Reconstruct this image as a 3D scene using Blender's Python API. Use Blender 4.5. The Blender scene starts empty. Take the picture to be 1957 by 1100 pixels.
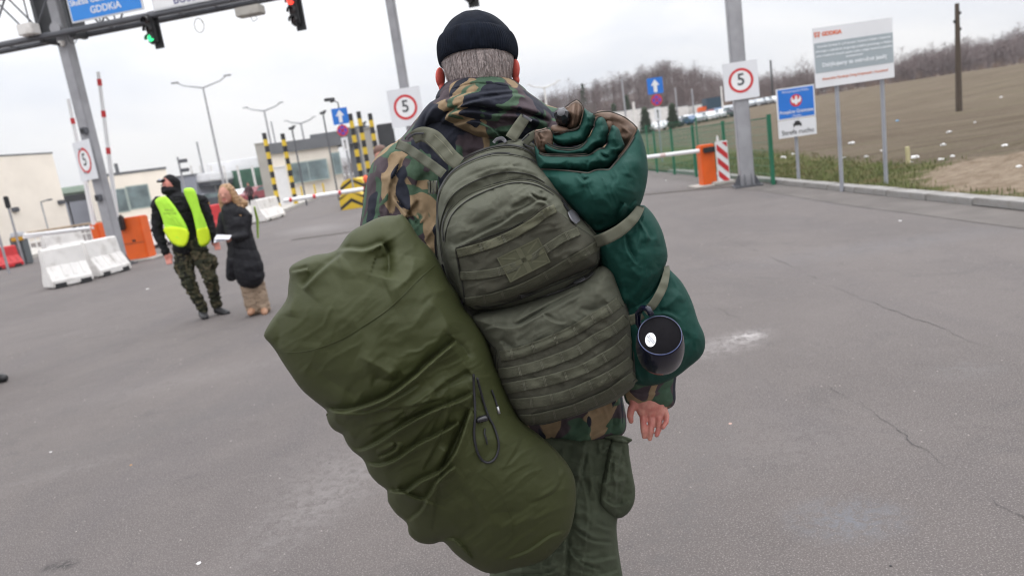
import bpy, bmesh, math, random
import numpy as np
from mathutils import Vector, Matrix
random.seed(7)
S = bpy.context.scene
COL = S.collection
# ---------------------------------------------------------------- camera
FPX, PITCH, ROLL, CH = 1350.0, math.radians(10.86), math.radians(8.2), 1.5
_f = np.array([0, math.cos(PITCH), -math.sin(PITCH)]); _r = np.array([1.0, 0, 0]); _u = np.array([0, math.sin(PITCH), math.cos(PITCH)])
_X = math.cos(ROLL)*_r - math.sin(ROLL)*_u
_Y = math.sin(ROLL)*_r + math.cos(ROLL)*_u
CAMP = np.array([0, 0, CH])
cam = bpy.data.objects.new('camera', bpy.data.cameras.new('camera')); COL.objects.link(cam)
M = Matrix(((_X[0], _Y[0], -_f[0], 0), (_X[1], _Y[1], -_f[1], 0), (_X[2], _Y[2], -_f[2], CH), (0, 0, 0, 1)))
cam.matrix_world = M
cam.data.sensor_width = 36; cam.data.lens = 36*FPX/1957
cam.data.clip_start = 0.05; cam.data.clip_end = 5000
cam.data.dof.use_dof = True; cam.data.dof.focus_distance = 1.42; cam.data.dof.aperture_fstop = 4.5
S.camera = cam
# ---------------------------------------------------------------- light: overcast day
SUN_EL, SUN_ROT = math.radians(48), math.radians(200)
w = bpy.data.worlds.new('World'); S.world = w; w.use_nodes = True
nt = w.node_tree; nt.nodes.clear(); N = nt.nodes.new; L = nt.links.new
out = N('ShaderNodeOutputWorld'); bg = N('ShaderNodeBackground'); sky = N('ShaderNodeTexSky')
sky.sky_type = 'NISHITA'; sky.sun_disc = False; sky.sun_elevation = SUN_EL; sky.sun_rotation = SUN_ROT
sky.air_density = 1; sky.dust_density = 4
tc = N('ShaderNodeTexCoord'); sep = N('ShaderNodeSeparateXYZ'); L(tc.outputs['Generated'], sep.inputs[0])
# overcast cloud layer: brighter towards the zenith (CIE overcast), soft bluish-grey cloud banks
ramp = N('ShaderNodeMapRange'); ramp.inputs[1].default_value = 0; ramp.inputs[2].default_value = 1
ramp.inputs[3].default_value = 7.8; ramp.inputs[4].default_value = 32.0
pw_ = N('ShaderNodeMath'); pw_.operation = 'POWER'; pw_.use_clamp = True; pw_.inputs[1].default_value = 1.5; mx0 = N('ShaderNodeMath'); mx0.operation = 'MAXIMUM'; mx0.inputs[1].default_value = 0; L(sep.outputs[2], mx0.inputs[0]); L(mx0.outputs[0], pw_.inputs[0]); L(pw_.outputs[0], ramp.inputs[0])
mp = N('ShaderNodeMapping'); mp.inputs['Scale'].default_value = (1.6, 1.6, 5.0); L(tc.outputs['Generated'], mp.inputs[0])
nz = N('ShaderNodeTexNoise'); nz.inputs['Scale'].default_value = 1.7; nz.inputs['Detail'].default_value = 5; nz.inputs['Distortion'].default_value = .4; L(mp.outputs[0], nz.inputs[0])
cr = N('ShaderNodeValToRGB'); cr.color_ramp.elements[0].position = .36; cr.color_ramp.elements[0].color = (.88, .905, .965, 1)
cr.color_ramp.elements[1].position = .62; cr.color_ramp.elements[1].color = (1.05, 1.045, 1.05, 1); L(nz.outputs[0], cr.inputs[0])
mul = N('ShaderNodeVectorMath'); mul.operation = 'SCALE'; L(cr.outputs[0], mul.inputs[0]); L(ramp.outputs[0], mul.inputs['Scale'])
mix = N('ShaderNodeMix'); mix.data_type = 'RGBA'; mix.inputs[0].default_value = .94
L(sky.outputs[0], mix.inputs[6]); L(mul.outputs[0], mix.inputs[7])
L(mix.outputs[2], bg.inputs[0]); bg.inputs[1].default_value = 0.115; L(bg.outputs[0], out.inputs[0])
sd = bpy.data.lights.new('sun', 'SUN'); sd.energy = .5; sd.angle = math.radians(25); sd.color = (1, .97, .93)
sun = bpy.data.objects.new('sun', sd); COL.objects.link(sun)
# light comes from high, slightly behind the subject's left
sun.rotation_euler = (math.radians(42), 0, math.radians(160)) 
S.view_settings.view_transform = 'Standard'; S.view_settings.look = 'None'; S.view_settings.gamma = 1
S.view_settings.use_curve_mapping = False; S.view_settings.exposure = 0.0
S.render.engine = 'CYCLES'; S.cycles.filter_width = 1.1

# ---------------------------------------------------------------- geometry of the view: pixel of the photo -> place
def ray(px, py):
    px = np.asarray(px, float)[..., None]; py = np.asarray(py, float)[..., None]
    return _f + (px-978.5)/FPX*_X - (py-550)/FPX*_Y
def PY(px, py, y):                                     # point on that ray standing y metres in front
    d = ray(px, py); return CAMP + d*(np.asarray(y, float)[..., None]/d[..., 1:2])
def G(px, py, z=0):                                    # point on level ground
    d = ray(px, py); return CAMP + d*((z-CH)/d[..., 2:3])
def V(p): return Vector([float(c) for c in p])
def zat(px, py, y): return float(PY(px, py, y)[2])
def xat(px, py, y): return float(PY(px, py, y)[0])
def xcol(px, py, y, z=None):                           # x of a vertical pole
    return float(PY(px, py, y)[0])

# ---------------------------------------------------------------- materials
MATS = {}
def newmat(name):
    m = bpy.data.materials.new(name); m.use_nodes = True; MATS[name] = m
    t = m.node_tree; b = t.nodes['Principled BSDF']; return m, t, b
def mat(name, col, rough=.6, var=.12, vscale=3.0, bump=0.0, bscale=60.0, metal=0.0, spec=.5, emit=None, dirt=None, coat=0, sheen=0, aniso=(1, 1, 1), stretch=(1, 1, 1), detail=4, crinkle=None):
    if name in MATS: return MATS[name]
    m, t, b = newmat(name); N = t.nodes.new; L = t.links.new
    b.inputs['Roughness'].default_value = rough; b.inputs['Metallic'].default_value = metal
    b.inputs['Specular IOR Level'].default_value = spec
    if coat: b.inputs['Coat Weight'].default_value = coat
    if sheen: b.inputs['Sheen Weight'].default_value = sheen; b.inputs['Sheen Roughness'].default_value = .5
    tc = N('ShaderNodeTexCoord'); mp = N('ShaderNodeMapping'); L(tc.outputs['Object'], mp.inputs[0]); mp.inputs['Scale'].default_value = stretch
    n = N('ShaderNodeTexNoise'); n.inputs['Scale'].default_value = vscale; n.inputs['Detail'].default_value = detail; L(mp.outputs[0], n.inputs[0])
    r = N('ShaderNodeMapRange'); r.inputs[1].default_value = .3; r.inputs[2].default_value = .7; r.inputs[3].default_value = 1-var; r.inputs[4].default_value = 1+var; L(n.outputs[0], r.inputs[0])
    s = N('ShaderNodeVectorMath'); s.operation = 'SCALE'; s.inputs[0].default_value = col[:3]; L(r.outputs[0], s.inputs['Scale'])
    src = s.outputs[0]
    if dirt:
        dcol, lo, hi, dsc = dirt
        n2 = N('ShaderNodeTexNoise'); n2.inputs['Scale'].default_value = dsc; n2.inputs['Detail'].default_value = 6; n2.inputs['Roughness'].default_value = .65; L(tc.outputs['Object'], n2.inputs[0])
        r2 = N('ShaderNodeMapRange'); r2.inputs[1].default_value = lo; r2.inputs[2].default_value = hi; L(n2.outputs[0], r2.inputs[0])
        mx = N('ShaderNodeMix'); mx.data_type = 'RGBA'; L(r2.outputs[0], mx.inputs[0]); L(src, mx.inputs[6]); mx.inputs[7].default_value = (*dcol, 1); src = mx.outputs[2]
    L(src, b.inputs['Base Color'])
    if bump:
        n3 = N('ShaderNodeTexNoise'); n3.inputs['Scale'].default_value = bscale; n3.inputs['Detail'].default_value = 3; L(mp.outputs[0], n3.inputs[0])
        bp = N('ShaderNodeBump'); bp.inputs['Strength'].default_value = 1; bp.inputs['Distance'].default_value = bump; L(n3.outputs[0], bp.inputs['Height']); L(bp.outputs[0], b.inputs['Normal'])
        if crinkle:
            n4 = N('ShaderNodeTexNoise'); n4.noise_type = 'RIDGED_MULTIFRACTAL'; n4.inputs['Scale'].default_value = crinkle[1]; n4.inputs['Detail'].default_value = 3; n4.inputs['Distortion'].default_value = .6; L(tc.outputs['Object'], n4.inputs[0])
            b4 = N('ShaderNodeBump'); b4.inputs['Distance'].default_value = crinkle[0]; L(n4.outputs[0], b4.inputs['Height']); L(b4.outputs[0], bp.inputs['Normal'])
    if emit: b.inputs['Emission Color'].default_value = (*emit[:3], 1); b.inputs['Emission Strength'].default_value = emit[3]
    return m
def camo(name, base, layers, scale=9, distort=.9, stretch=(1, 1, 1), bump=.0004, rough=.85):
    m, t, b = newmat(name); N = t.nodes.new; L = t.links.new
    b.inputs['Roughness'].default_value = rough; b.inputs['Specular IOR Level'].default_value = .25
    tc = N('ShaderNodeTexCoord'); mp = N('ShaderNodeMapping'); mp.inputs['Scale'].default_value = stretch; L(tc.outputs['Object'], mp.inputs[0])
    src = None
    for i, (col, th, sc, off, rot) in enumerate(layers):
        mm = N('ShaderNodeMapping'); mm.inputs['Location'].default_value = off; mm.inputs['Rotation'].default_value = (0, rot, 0); mm.inputs['Scale'].default_value = (1, 1, .55) if i % 2 else (.6, 1, 1)
        L(mp.outputs[0], mm.inputs[0])
        n = N('ShaderNodeTexNoise'); n.inputs['Scale'].default_value = scale*sc; n.inputs['Detail'].default_value = 1.2; n.inputs['Roughness'].default_value = .45; n.inputs['Distortion'].default_value = distort; L(mm.outputs[0], n.inputs[0])
        r = N('ShaderNodeMapRange'); r.inputs[1].default_value = th-.006; r.inputs[2].default_value = th+.006; L(n.outputs[0], r.inputs[0])
        mx = N('ShaderNodeMix'); mx.data_type = 'RGBA'; L(r.outputs[0], mx.inputs[0])
        if src is None: mx.inputs[6].default_value = (*base, 1)
        else: L(src, mx.inputs[6])
        mx.inputs[7].default_value = (*col, 1); src = mx.outputs[2]
    n = N('ShaderNodeTexNoise'); n.inputs['Scale'].default_value = 45; n.inputs['Detail'].default_value = 5; L(tc.outputs['Object'], n.inputs[0])
    r = N('ShaderNodeMapRange'); r.inputs[1].default_value = .3; r.inputs[2].default_value = .7; r.inputs[3].default_value = .85; r.inputs[4].default_value = 1.15; L(n.outputs[0], r.inputs[0])
    s = N('ShaderNodeVectorMath'); s.operation = 'SCALE'; L(src, s.inputs[0]); L(r.outputs[0], s.inputs['Scale']); L(s.outputs[0], b.inputs['Base Color'])
    n3 = N('ShaderNodeTexNoise'); n3.inputs['Scale'].default_value = 900; L(tc.outputs['Object'], n3.inputs[0])
    bp = N('ShaderNodeBump'); bp.inputs['Distance'].default_value = bump; L(n3.outputs[0], bp.inputs['Height']); L(bp.outputs[0], b.inputs['Normal'])
    n4 = N('ShaderNodeTexNoise'); n4.noise_type = 'RIDGED_MULTIFRACTAL'; n4.inputs['Scale'].default_value = 14; n4.inputs['Detail'].default_value = 3; n4.inputs['Distortion'].default_value = .6; L(tc.outputs['Object'], n4.inputs[0])
    b4 = N('ShaderNodeBump'); b4.inputs['Distance'].default_value = .0022; L(n4.outputs[0], b4.inputs['Height']); L(b4.outputs[0], bp.inputs['Normal'])
    return m
# ---------------------------------------------------------------- objects
def tag(o, label=None, cat=None, group=None, kind=None):
    if label: o['label'] = label
    if cat: o['category'] = cat
    if group: o['group'] = group
    if kind: o['kind'] = kind
    return o
def empty(name, loc, label=None, cat=None, group=None, rz=0):
    o = bpy.data.objects.new(name, None); COL.objects.link(o); o.location = V(loc); o.rotation_euler = (0, 0, rz); o.empty_display_size = .1
    return tag(o, label, cat, group)
def link(name, me, m, parent=None, world=True):
    o = bpy.data.objects.new(name, me); COL.objects.link(o)
    if m is not None and len(me.materials) == 0: me.materials.append(m)
    if parent is not None:
        o.parent = parent
        if world:                                       # mesh was written in world coordinates
            pm = Matrix.LocRotScale(parent.location, parent.rotation_euler, None) if parent.parent is None else None
            if pm is None:
                g = parent; ms = []
                pm = Matrix.Identity(4)
                while g is not None: pm = Matrix.LocRotScale(g.location, g.rotation_euler, g.scale) @ pm; g = g.parent
            me.transform(pm.inverted())
    return o
class MB:
    def __init__(s): s.v = []; s.f = []
    def add(s, vs, fs):
        n = len(s.v); s.v += [tuple(float(c) for c in p) for p in vs]; s.f += [tuple(i+n for i in f) for f in fs]; return s
    def box(s, c, d, rz=0, ax=None):
        x, y, z = d[0]/2, d[1]/2, d[2]/2
        P = [(-x,-y,-z),(x,-y,-z),(x,y,-z),(-x,y,-z),(-x,-y,z),(x,-y,z),(x,y,z),(-x,y,z)]
        R = Matrix.Rotation(rz, 3, 'Z') if ax is None else ax
        c = V(c); return s.add([c+R@Vector(p) for p in P], [(0,3,2,1),(4,5,6,7),(0,1,5,4),(1,2,6,5),(2,3,7,6),(3,0,4,7)])
    def bbox(s, c, d, rz=0, b=.01):                      # box with chamfered edges
        bm = bmesh.new(); bmesh.ops.create_cube(bm, size=1)
        for v in bm.verts: v.co = Vector((v.co.x*d[0], v.co.y*d[1], v.co.z*d[2]))
        bmesh.ops.bevel(bm, geom=list(bm.edges), offset=b, segments=2, affect='EDGES')
        R = Matrix.Rotation(rz, 3, 'Z'); c = V(c)
        bm.verts.index_update(); s.add([c+R@v.co for v in bm.verts], [[v.index for v in f.verts] for f in bm.faces]); bm.free(); return s
    def tube(s, pts, r, n=8, cap=True):
        pts = [V(p) for p in pts]; rs = r if hasattr(r, '__len__') else [r]*len(pts)
        rings = []; prev = None
        for i, p in enumerate(pts):
            d = (pts[min(i+1, len(pts)-1)]-pts[max(i-1, 0)]).normalized()
            a = Vector((0, 0, 1)) if abs(d.z) < .9 else Vector((1, 0, 0))
            if prev is None: u = d.cross(a).normalized()
            else: u = (prev-d*prev.dot(d)).normalized()
            prev = u; v = d.cross(u)
            rings.append([p+(u*math.cos(2*math.pi*k/n+math.pi/n)+v*math.sin(2*math.pi*k/n+math.pi/n))*rs[i] for k in range(n)])
        vs = [q for R in rings for q in R]; fs = []
        for i in range(len(pts)-1):
            for k in range(n):
                k2 = (k+1) % n; fs.append((i*n+k, i*n+k2, (i+1)*n+k2, (i+1)*n+k))
        if cap: fs.append(tuple(range(n))[::-1]); fs.append(tuple(range((len(pts)-1)*n, len(pts)*n)))
        return s.add(vs, fs)
    def prism(s, poly, o, U, W, th):                     # polygon in plane o,U,W extruded along normal by th
        o, U, W = V(o), V(U).normalized(), V(W).normalized(); n = U.cross(W); k = len(poly)
        a = [o+U*p[0]+W*p[1] for p in poly]; b = [q-n*th for q in a]
        return s.add(a+b, [tuple(range(k)), tuple(range(2*k-1, k-1, -1))]+[(i, i+k, (i+1) % k+k, (i+1) % k) for i in range(k)])
    def lathe(s, prof, c, ax=(0, 0, 1), n=32):           # prof: (r, h)
        q = Vector((0, 0, 1)).rotation_difference(V(ax).normalized()); c = V(c); vs = []; fs = []; m = len(prof)
        for k in range(n):
            t = 2*math.pi*k/n
            for r, h in prof: vs.append(c+q@Vector((r*math.cos(t), r*math.sin(t), h)))
        for k in range(n):
            k2 = (k+1) % n
            for j in range(m-1): fs.append((k*m+j, k2*m+j, k2*m+j+1, k*m+j+1))
        return s.add(vs, fs)
    def build(s, name, m, parent=None, smooth=False, world=True, kind=None, label=None):
        me = bpy.data.meshes.new(name); me.from_pydata(s.v, [], s.f); me.validate()
        if smooth: me.shade_smooth()
        o = link(name, me, m, parent, world)
        if smooth == 'auto':
            me.set_sharp_from_angle(angle=math.radians(35))
        return tag(o, label=label, kind=kind)
def dup(o, parent=None, label=None):
    c = o.copy(); COL.objects.link(c)
    if parent is not None: c.parent = parent
    for ch in [x for x in bpy.data.objects if x.parent == o]: dup(ch, c)
    if label: c['label'] = label
    return c
FONT = None
def text(s, size, o, U, W, m, parent, name='lettering', align='CENTER', th=.004, bold=0):
    cu = bpy.data.curves.new('t', 'FONT'); cu.body = s; cu.size = size; cu.align_x = align; cu.align_y = 'CENTER'; cu.extrude = 0; cu.offset = bold; cu.resolution_u = 3
    t = bpy.data.objects.new('t', cu); me = bpy.data.meshes.new_from_object(t)
    U, W = V(U).normalized(), V(W).normalized(); n = U.cross(W)
    mt = Matrix((( *U, 0), (*W, 0), (*n, 0), (0, 0, 0, 1))).transposed(); mt.translation = V(o)+n*th
    me.transform(mt); bpy.data.objects.remove(t); bpy.data.curves.remove(cu)
    me.name = name
    return link(name, me, m, parent)
# ---------------------------------------------------------------- noise and cloth relief
_rng = np.random.RandomState(3); _T = _rng.rand(512, 512)
def vn(x, y, seed=0):
    x = x+seed*17.31; y = y+seed*9.77
    xi = np.floor(x).astype(int); yi = np.floor(y).astype(int); fx = x-xi; fy = y-yi
    fx = fx*fx*fx*(fx*(fx*6-15)+10); fy = fy*fy*fy*(fy*(fy*6-15)+10)
    g = lambda a, b: _T[a % 512, b % 512]
    return (g(xi, yi)*(1-fx)+g(xi+1, yi)*fx)*(1-fy)+(g(xi, yi+1)*(1-fx)+g(xi+1, yi+1)*fx)*fy-.5
def fbm(x, y, seed=0, o=4, lac=2.03, gain=.5):
    a = 1; s = 0
    for i in range(o): s = s+a*vn(x, y, seed+i*3); x = x*lac; y = y*lac; a *= gain
    return s
def catmull(P, closed=True, seg=6.0):
    P = np.asarray(P, float); n = len(P); out = []
    for i in range(n if closed else n-1):
        p0 = P[(i-1) % n] if closed or i > 0 else P[0]; p1 = P[i]; p2 = P[(i+1) % n]; p3 = P[(i+2) % n] if closed or i+2 < n else P[-1]
        k = max(2, int(np.hypot(*(p2-p1))/seg))
        for j in range(k):
            t = j/k; out.append(.5*((2*p1)+(-p0+p2)*t+(2*p0-5*p1+4*p2-p3)*t*t+(-p0+3*p1-3*p2+p3)*t**3))
    if not closed: out.append(P[-1])
    return np.array(out)
def segdist(X, Y, P, closed):
    """distance, signed side, arc fraction to a polyline"""
    best = np.full(X.shape, 1e9); side = np.zeros(X.shape); frac = np.zeros(X.shape); nx = np.zeros(X.shape); ny = np.zeros(X.shape)
    Q = np.vstack([P, P[:1]]) if closed else P
    Ls = np.hypot(*(Q[1:]-Q[:-1]).T); tot = Ls.sum()+1e-9; acc = 0
    for (a, b, l) in zip(Q[:-1], Q[1:], Ls):
        d = b-a; t = np.clip(((X-a[0])*d[0]+(Y-a[1])*d[1])/(l*l+1e-9), 0, 1)
        cx = a[0]+t*d[0]; cy = a[1]+t*d[1]; ds = np.hypot(X-cx, Y-cy); m = ds < best
        best = np.where(m, ds, best); side = np.where(m, np.sign(d[0]*(Y-a[1])-d[1]*(X-a[0])), side); frac = np.where(m, (acc+t*l)/tot, frac)
        nx = np.where(m, cx, nx); ny = np.where(m, cy, ny); acc += l
    return best, side, frac, nx, ny
def inside(X, Y, P):
    r = np.zeros(X.shape, bool); Q = np.vstack([P, P[:1]])
    for a, b in zip(Q[:-1], Q[1:]):
        c = ((a[1] > Y) != (b[1] > Y)); 
        with np.errstate(divide='ignore', invalid='ignore'):
            xi = (b[0]-a[0])*(Y-a[1])/(b[1]-a[1]+1e-12)+a[0]
        r ^= c & (X < xi)
    return r
def blur(H, k):
    if k <= 0: return H
    w = np.exp(-np.arange(-3*k, 3*k+1)**2/(2*k*k)); w /= w.sum(); n = 3*k
    A = np.pad(H, n, mode='edge'); A = sum(w[i]*A[i:i+H.shape[0], :] for i in range(2*n+1)); return sum(w[i]*A[:, i:i+H.shape[1]] for i in range(2*n+1))
def poisson(mask, it=500):
    u = np.zeros(mask.shape)
    def solve(mask, u, it, h):
        for _ in range(it):
            n = np.zeros_like(u); n[1:-1, 1:-1] = (u[:-2, 1:-1]+u[2:, 1:-1]+u[1:-1, :-2]+u[1:-1, 2:]+h*h)/4; u = np.where(mask, n, 0)
        return u
    ms = [mask]
    while min(ms[-1].shape) > 24: ms.append(ms[-1][::2, ::2])
    u = np.zeros(ms[-1].shape)
    for lv in range(len(ms)-1, -1, -1):
        m = ms[lv]
        if u.shape != m.shape:
            u = np.repeat(np.repeat(u, 2, 0), 2, 1)[:m.shape[0], :m.shape[1]]
            if u.shape != m.shape: u = np.pad(u, ((0, m.shape[0]-u.shape[0]), (0, m.shape[1]-u.shape[1])), mode='edge')
        u = solve(m, u, it if lv == len(ms)-1 else 120, 2.0**lv)
    return u
class Surf:                                             # samples the front of a relief
    def __init__(s, x0, y0, st, Yf): s.x0, s.y0, s.st, s.Y = x0, y0, st, Yf
    def __call__(s, px, py):
        fx = np.clip((np.asarray(px, float)-s.x0)/s.st, 0, s.Y.shape[1]-1.001); fy = np.clip((np.asarray(py, float)-s.y0)/s.st, 0, s.Y.shape[0]-1.001)
        i = fx.astype(int); j = fy.astype(int); a = fx-i; b = fy-j; Y = s.Y
        return (Y[j, i]*(1-a)+Y[j, i+1]*a)*(1-b)+(Y[j+1, i]*(1-a)+Y[j+1, i+1]*a)*b
def relief(name, outline, y0, F, B, m, parent=None, R=None, power=.5, folds=(), noise=None, step=3.0, corner=False, soft=0, extra=None, label=None, wr=None, jit=0):
    """A stuffed cloth body: its outline at distance y0, swelling F metres to the front and B to the back, with folds."""
    O = np.asarray(outline, float) if corner else catmull(outline, True, 7)
    if jit: O = O+jit*np.stack([fbm(O[:, 0]/9, O[:, 1]/9, 31), fbm(O[:, 0]/9, O[:, 1]/9, 37)], 1)*2
    x0, y1 = O.min(0)-2*step; x1, y2 = O.max(0)+2*step
    xs = np.arange(x0, x1+step, step); ys = np.arange(y1, y2+step, step); X, Y = np.meshgrid(xs, ys)
    D, _, _, nx, ny = segdist(X, Y, O, True); I = inside(X, Y, O)
    if R is None:
        u = poisson(I); h = (u/u.max())**power
    else:
        q = np.clip(D/R, 0, 1)*I; h = np.sqrt(1-(1-q)**2)
    hb = h.copy(); edge = np.clip(D/14.0, 0, 1)*I
    d = np.zeros(X.shape)
    for fo in folds:
        pts, amp, wd, kind = fo[:4]; Pp = catmull(pts, False, 8)
        ds, sg, fr, _, _ = segdist(X, Y, Pp, False)
        ta = fo[4] if len(fo) > 4 else .18
        tp = np.sqrt(np.clip(np.minimum(fr, 1-fr)/ta, 0, 1)) if ta > 0 else 1
        e_ = 1.6; g_ = lambda q, w_: np.exp(-(np.sqrt(q*q+e_*e_)-e_)/(w_*.85))
        if kind == 'r': d += amp*g_(ds, wd)*tp
        elif kind == 'v': d -= amp*g_(ds, wd)*tp
        elif kind == 's':
            t = np.tanh(ds/1.8); d += np.where(sg > 0, amp*g_(ds, wd), -amp*.8*g_(ds, wd*.6))*t*tp
        elif kind == 'c':                                # crisp pinch line with puffed sides
            d += amp*((ds/wd)*np.exp(-(ds/wd)**2)*2.2-g_(ds, wd*.3+1)*.8)*tp
    if noise:
        for na, ns, sd_ in noise:
            q1 = X/ns+fbm(X/ns*.6, Y/ns*.6, sd_+5)*.8; d += na*(1.1*fbm(q1, Y/ns, sd_, 3)+1.6*(.2-np.abs(fbm(q1*1.1+3, Y/ns*1.2, sd_+11, 2)))-1.2*(.2-np.abs(fbm(q1*.9+7, Y/ns*1.0, sd_+17, 2))))
    if wr:                                               # directional wrinkles: (amp, length px, width px, angle deg, seed)
        for wa, wl, ww, an, sd_ in wr:
            c, s_ = math.cos(math.radians(an)), math.sin(math.radians(an)); wx = fbm(X/90, Y/90, sd_+2)*1.2
            a = (X*c+Y*s_)/wl; b = (-X*s_+Y*c)/ww+wx
            q = vn(a, b, sd_); q = 1-np.abs(q*3.2); d += wa*np.clip(q, 0, 1)**1.6*np.clip(fbm(X/70, Y/70, sd_+9)*2+.6, 0, 1)
    H = F*h+d*edge
    if extra is not None: H = H+extra(X, Y, D, I)*np.clip(D/4.0, 0, 1)*I
    if soft: H = np.where(I, blur(H, soft), 0)
    H = np.where(I, H, 0)
    base = y0(X, Y) if callable(y0) else np.full(X.shape, float(y0))
    Yf = base-H; Yb = base+B*hb
    # cells
    cx = (X[:-1, :-1]+step/2); cy = (Y[:-1, :-1]+step/2); Ic = I[:-1, :-1] & I[1:, 1:] & I[:-1, 1:] & I[1:, :-1]
    Ic |= inside(cx, cy, O)
    used = np.zeros(X.shape, bool)
    used[:-1, :-1] |= Ic; used[1:, 1:] |= Ic; used[:-1, 1:] |= Ic; used[1:, :-1] |= Ic
    # rim: a node touching an unused cell
    pad = np.pad(Ic, 1); allc = pad[:-1, :-1] & pad[1:, 1:] & pad[:-1, 1:] & pad[1:, :-1]
    rim = used & ~allc; snap = rim | (used & ~I)
    PX = np.where(snap, nx, X); PYy = np.where(snap, ny, Y)
    Yf2 = np.where(snap, base, Yf); Yb2 = np.where(snap, base, Yb)
    idx = -np.ones(X.shape, int); k = used.sum(); idx[used] = np.arange(k)
    vf = PY(PX[used], PYy[used], Yf2[used])
    bk = used & ~snap; idb = idx.copy(); idb[bk] = k+np.arange(bk.sum())
    vb = PY(PX[bk], PYy[bk], Yb2[bk])
    V_ = np.vstack([vf, vb]); j, i = np.nonzero(Ic)
    fr = np.stack([idx[j, i], idx[j+1, i], idx[j+1, i+1], idx[j, i+1]], 1); bb = np.stack([idb[j, i], idb[j, i+1], idb[j+1, i+1], idb[j+1, i]], 1)
    Fc = np.vstack([fr, bb])
    me = bpy.data.meshes.new(name); me.vertices.add(len(V_)); me.vertices.foreach_set('co', V_.ravel())
    me.loops.add(Fc.size); me.loops.foreach_set('vertex_index', Fc.ravel().astype('i4'))
    me.polygons.add(len(Fc)); me.polygons.foreach_set('loop_start', np.arange(0, Fc.size, 4, dtype='i4')); me.polygons.foreach_set('loop_total', np.full(len(Fc), 4, 'i4'))
    me.update(calc_edges=True); me.validate(); me.shade_smooth()
    o = link(name, me, m, parent)
    if label: o['label'] = label
    fill = np.where(I, Yf, base)
    return o, Surf(x0, y1, step, fill)
def ribbon(mb, pts, width, surf, lift=.002, th=.002, nw=5, smooth=2, taper=None, seg=4, gap=False):
    """webbing lying on a surface; width in photo pixels"""
    P = catmull(pts, False, seg); T = np.gradient(P, axis=0); T /= np.hypot(*T.T)[:, None]+1e-9; Nn = np.stack([-T[:, 1], T[:, 0]], 1)
    w_ = np.asarray(width, float); w_ = np.interp(np.linspace(0, 1, len(P)), np.linspace(0, 1, w_.size), w_) if w_.size > 1 else np.full(len(P), float(width))
    us = np.linspace(-.5, .5, nw); A = P[:, None, :]+Nn[:, None, :]*(us[None, :, None]*w_[:, None, None])
    Y = surf(A[..., 0], A[..., 1]) if callable(surf) else np.full(A.shape[:2], surf)
    for _ in range(smooth): Y = np.minimum(Y, (np.roll(Y, 1, 0)+np.roll(Y, -1, 0)+Y)/3) if False else np.vstack([Y[:1], (Y[:-2]+Y[1:-1]+Y[2:])/3, Y[-1:]])
    if callable(lift): fr_ = np.concatenate([[0], np.cumsum(np.hypot(*(P[1:]-P[:-1]).T))]); lift = lift(fr_/fr_[-1])[:, None]
    top = PY(A[..., 0], A[..., 1], Y-lift-th); bot = PY(A[..., 0], A[..., 1], Y-lift+(0 if gap else .003))
    n, k = len(P), nw; vs = list(top.reshape(-1, 3))+list(bot.reshape(-1, 3)); fs = []; o = n*k
    for i in range(n-1):
        for j in range(k-1):
            a = i*k+j; fs.append((a, a+1, a+k+1, a+k)); fs.append((o+a, o+a+k, o+a+k+1, o+a+1))
        a = i*k; fs.append((a, a+k, o+a+k, o+a)); a = i*k+k-1; fs.append((a, o+a, o+a+k, a+k))
    fs.append(tuple(range(k))+tuple(range(o+k-1, o-1, -1))); e = (n-1)*k; fs.append(tuple(range(o+e, o+e+k))+tuple(range(e+k-1, e-1, -1)))
    mb.add(vs, fs); return mb
# ---------------------------------------------------------------- organic bodies
def ell(c, r, R=None):
    bm = bmesh.new(); bmesh.ops.create_icosphere(bm, subdivisions=4, radius=1)
    mt = (R.to_4x4() if R is not None else Matrix.Identity(4)) @ Matrix.Diagonal((*r, 1)); mt = Matrix.Translation(V(c)) @ mt
    bm.transform(mt); vs = [v.co.copy() for v in bm.verts]; fs = [[v.index for v in f.verts] for f in bm.faces]; bm.free(); return vs, fs
def cap(pts, rs, flat=None, n=14):
    """tapered limb through points with round ends; flat=(axis, factor) squashes cross-section"""
    mb = MB(); pts = [V(p) for p in pts]; out = []; rr = []
    def arc(p, d, r, rev):
        q = [(p-d*r*math.cos(t), r*math.sin(t)) for t in (0.15, .5, .9, 1.3)]
        return q if not rev else [(p+d*r*math.cos(t), r*math.sin(t)) for t in (1.3, .9, .5, 0.15)]
    d0 = (pts[1]-pts[0]).normalized(); d1 = (pts[-1]-pts[-2]).normalized()
    for p, r in arc(pts[0], d0, rs[0], False): out.append(p); rr.append(r)
    for p, r in zip(pts, rs): out.append(p); rr.append(r)
    for p, r in arc(pts[-1], d1, rs[-1], True): out.append(p); rr.append(r)
    mb.tube(out, rr, n); vs = [Vector(v) for v in mb.v]
    if flat: 
        ax, fc, c = V(flat[0]).normalized(), flat[1], sum((Vector(p) for p in pts), Vector())/len(pts)
        vs = [v-ax*((v-c).dot(ax)*(1-fc)) for v in vs]
    return vs, mb.f
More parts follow.
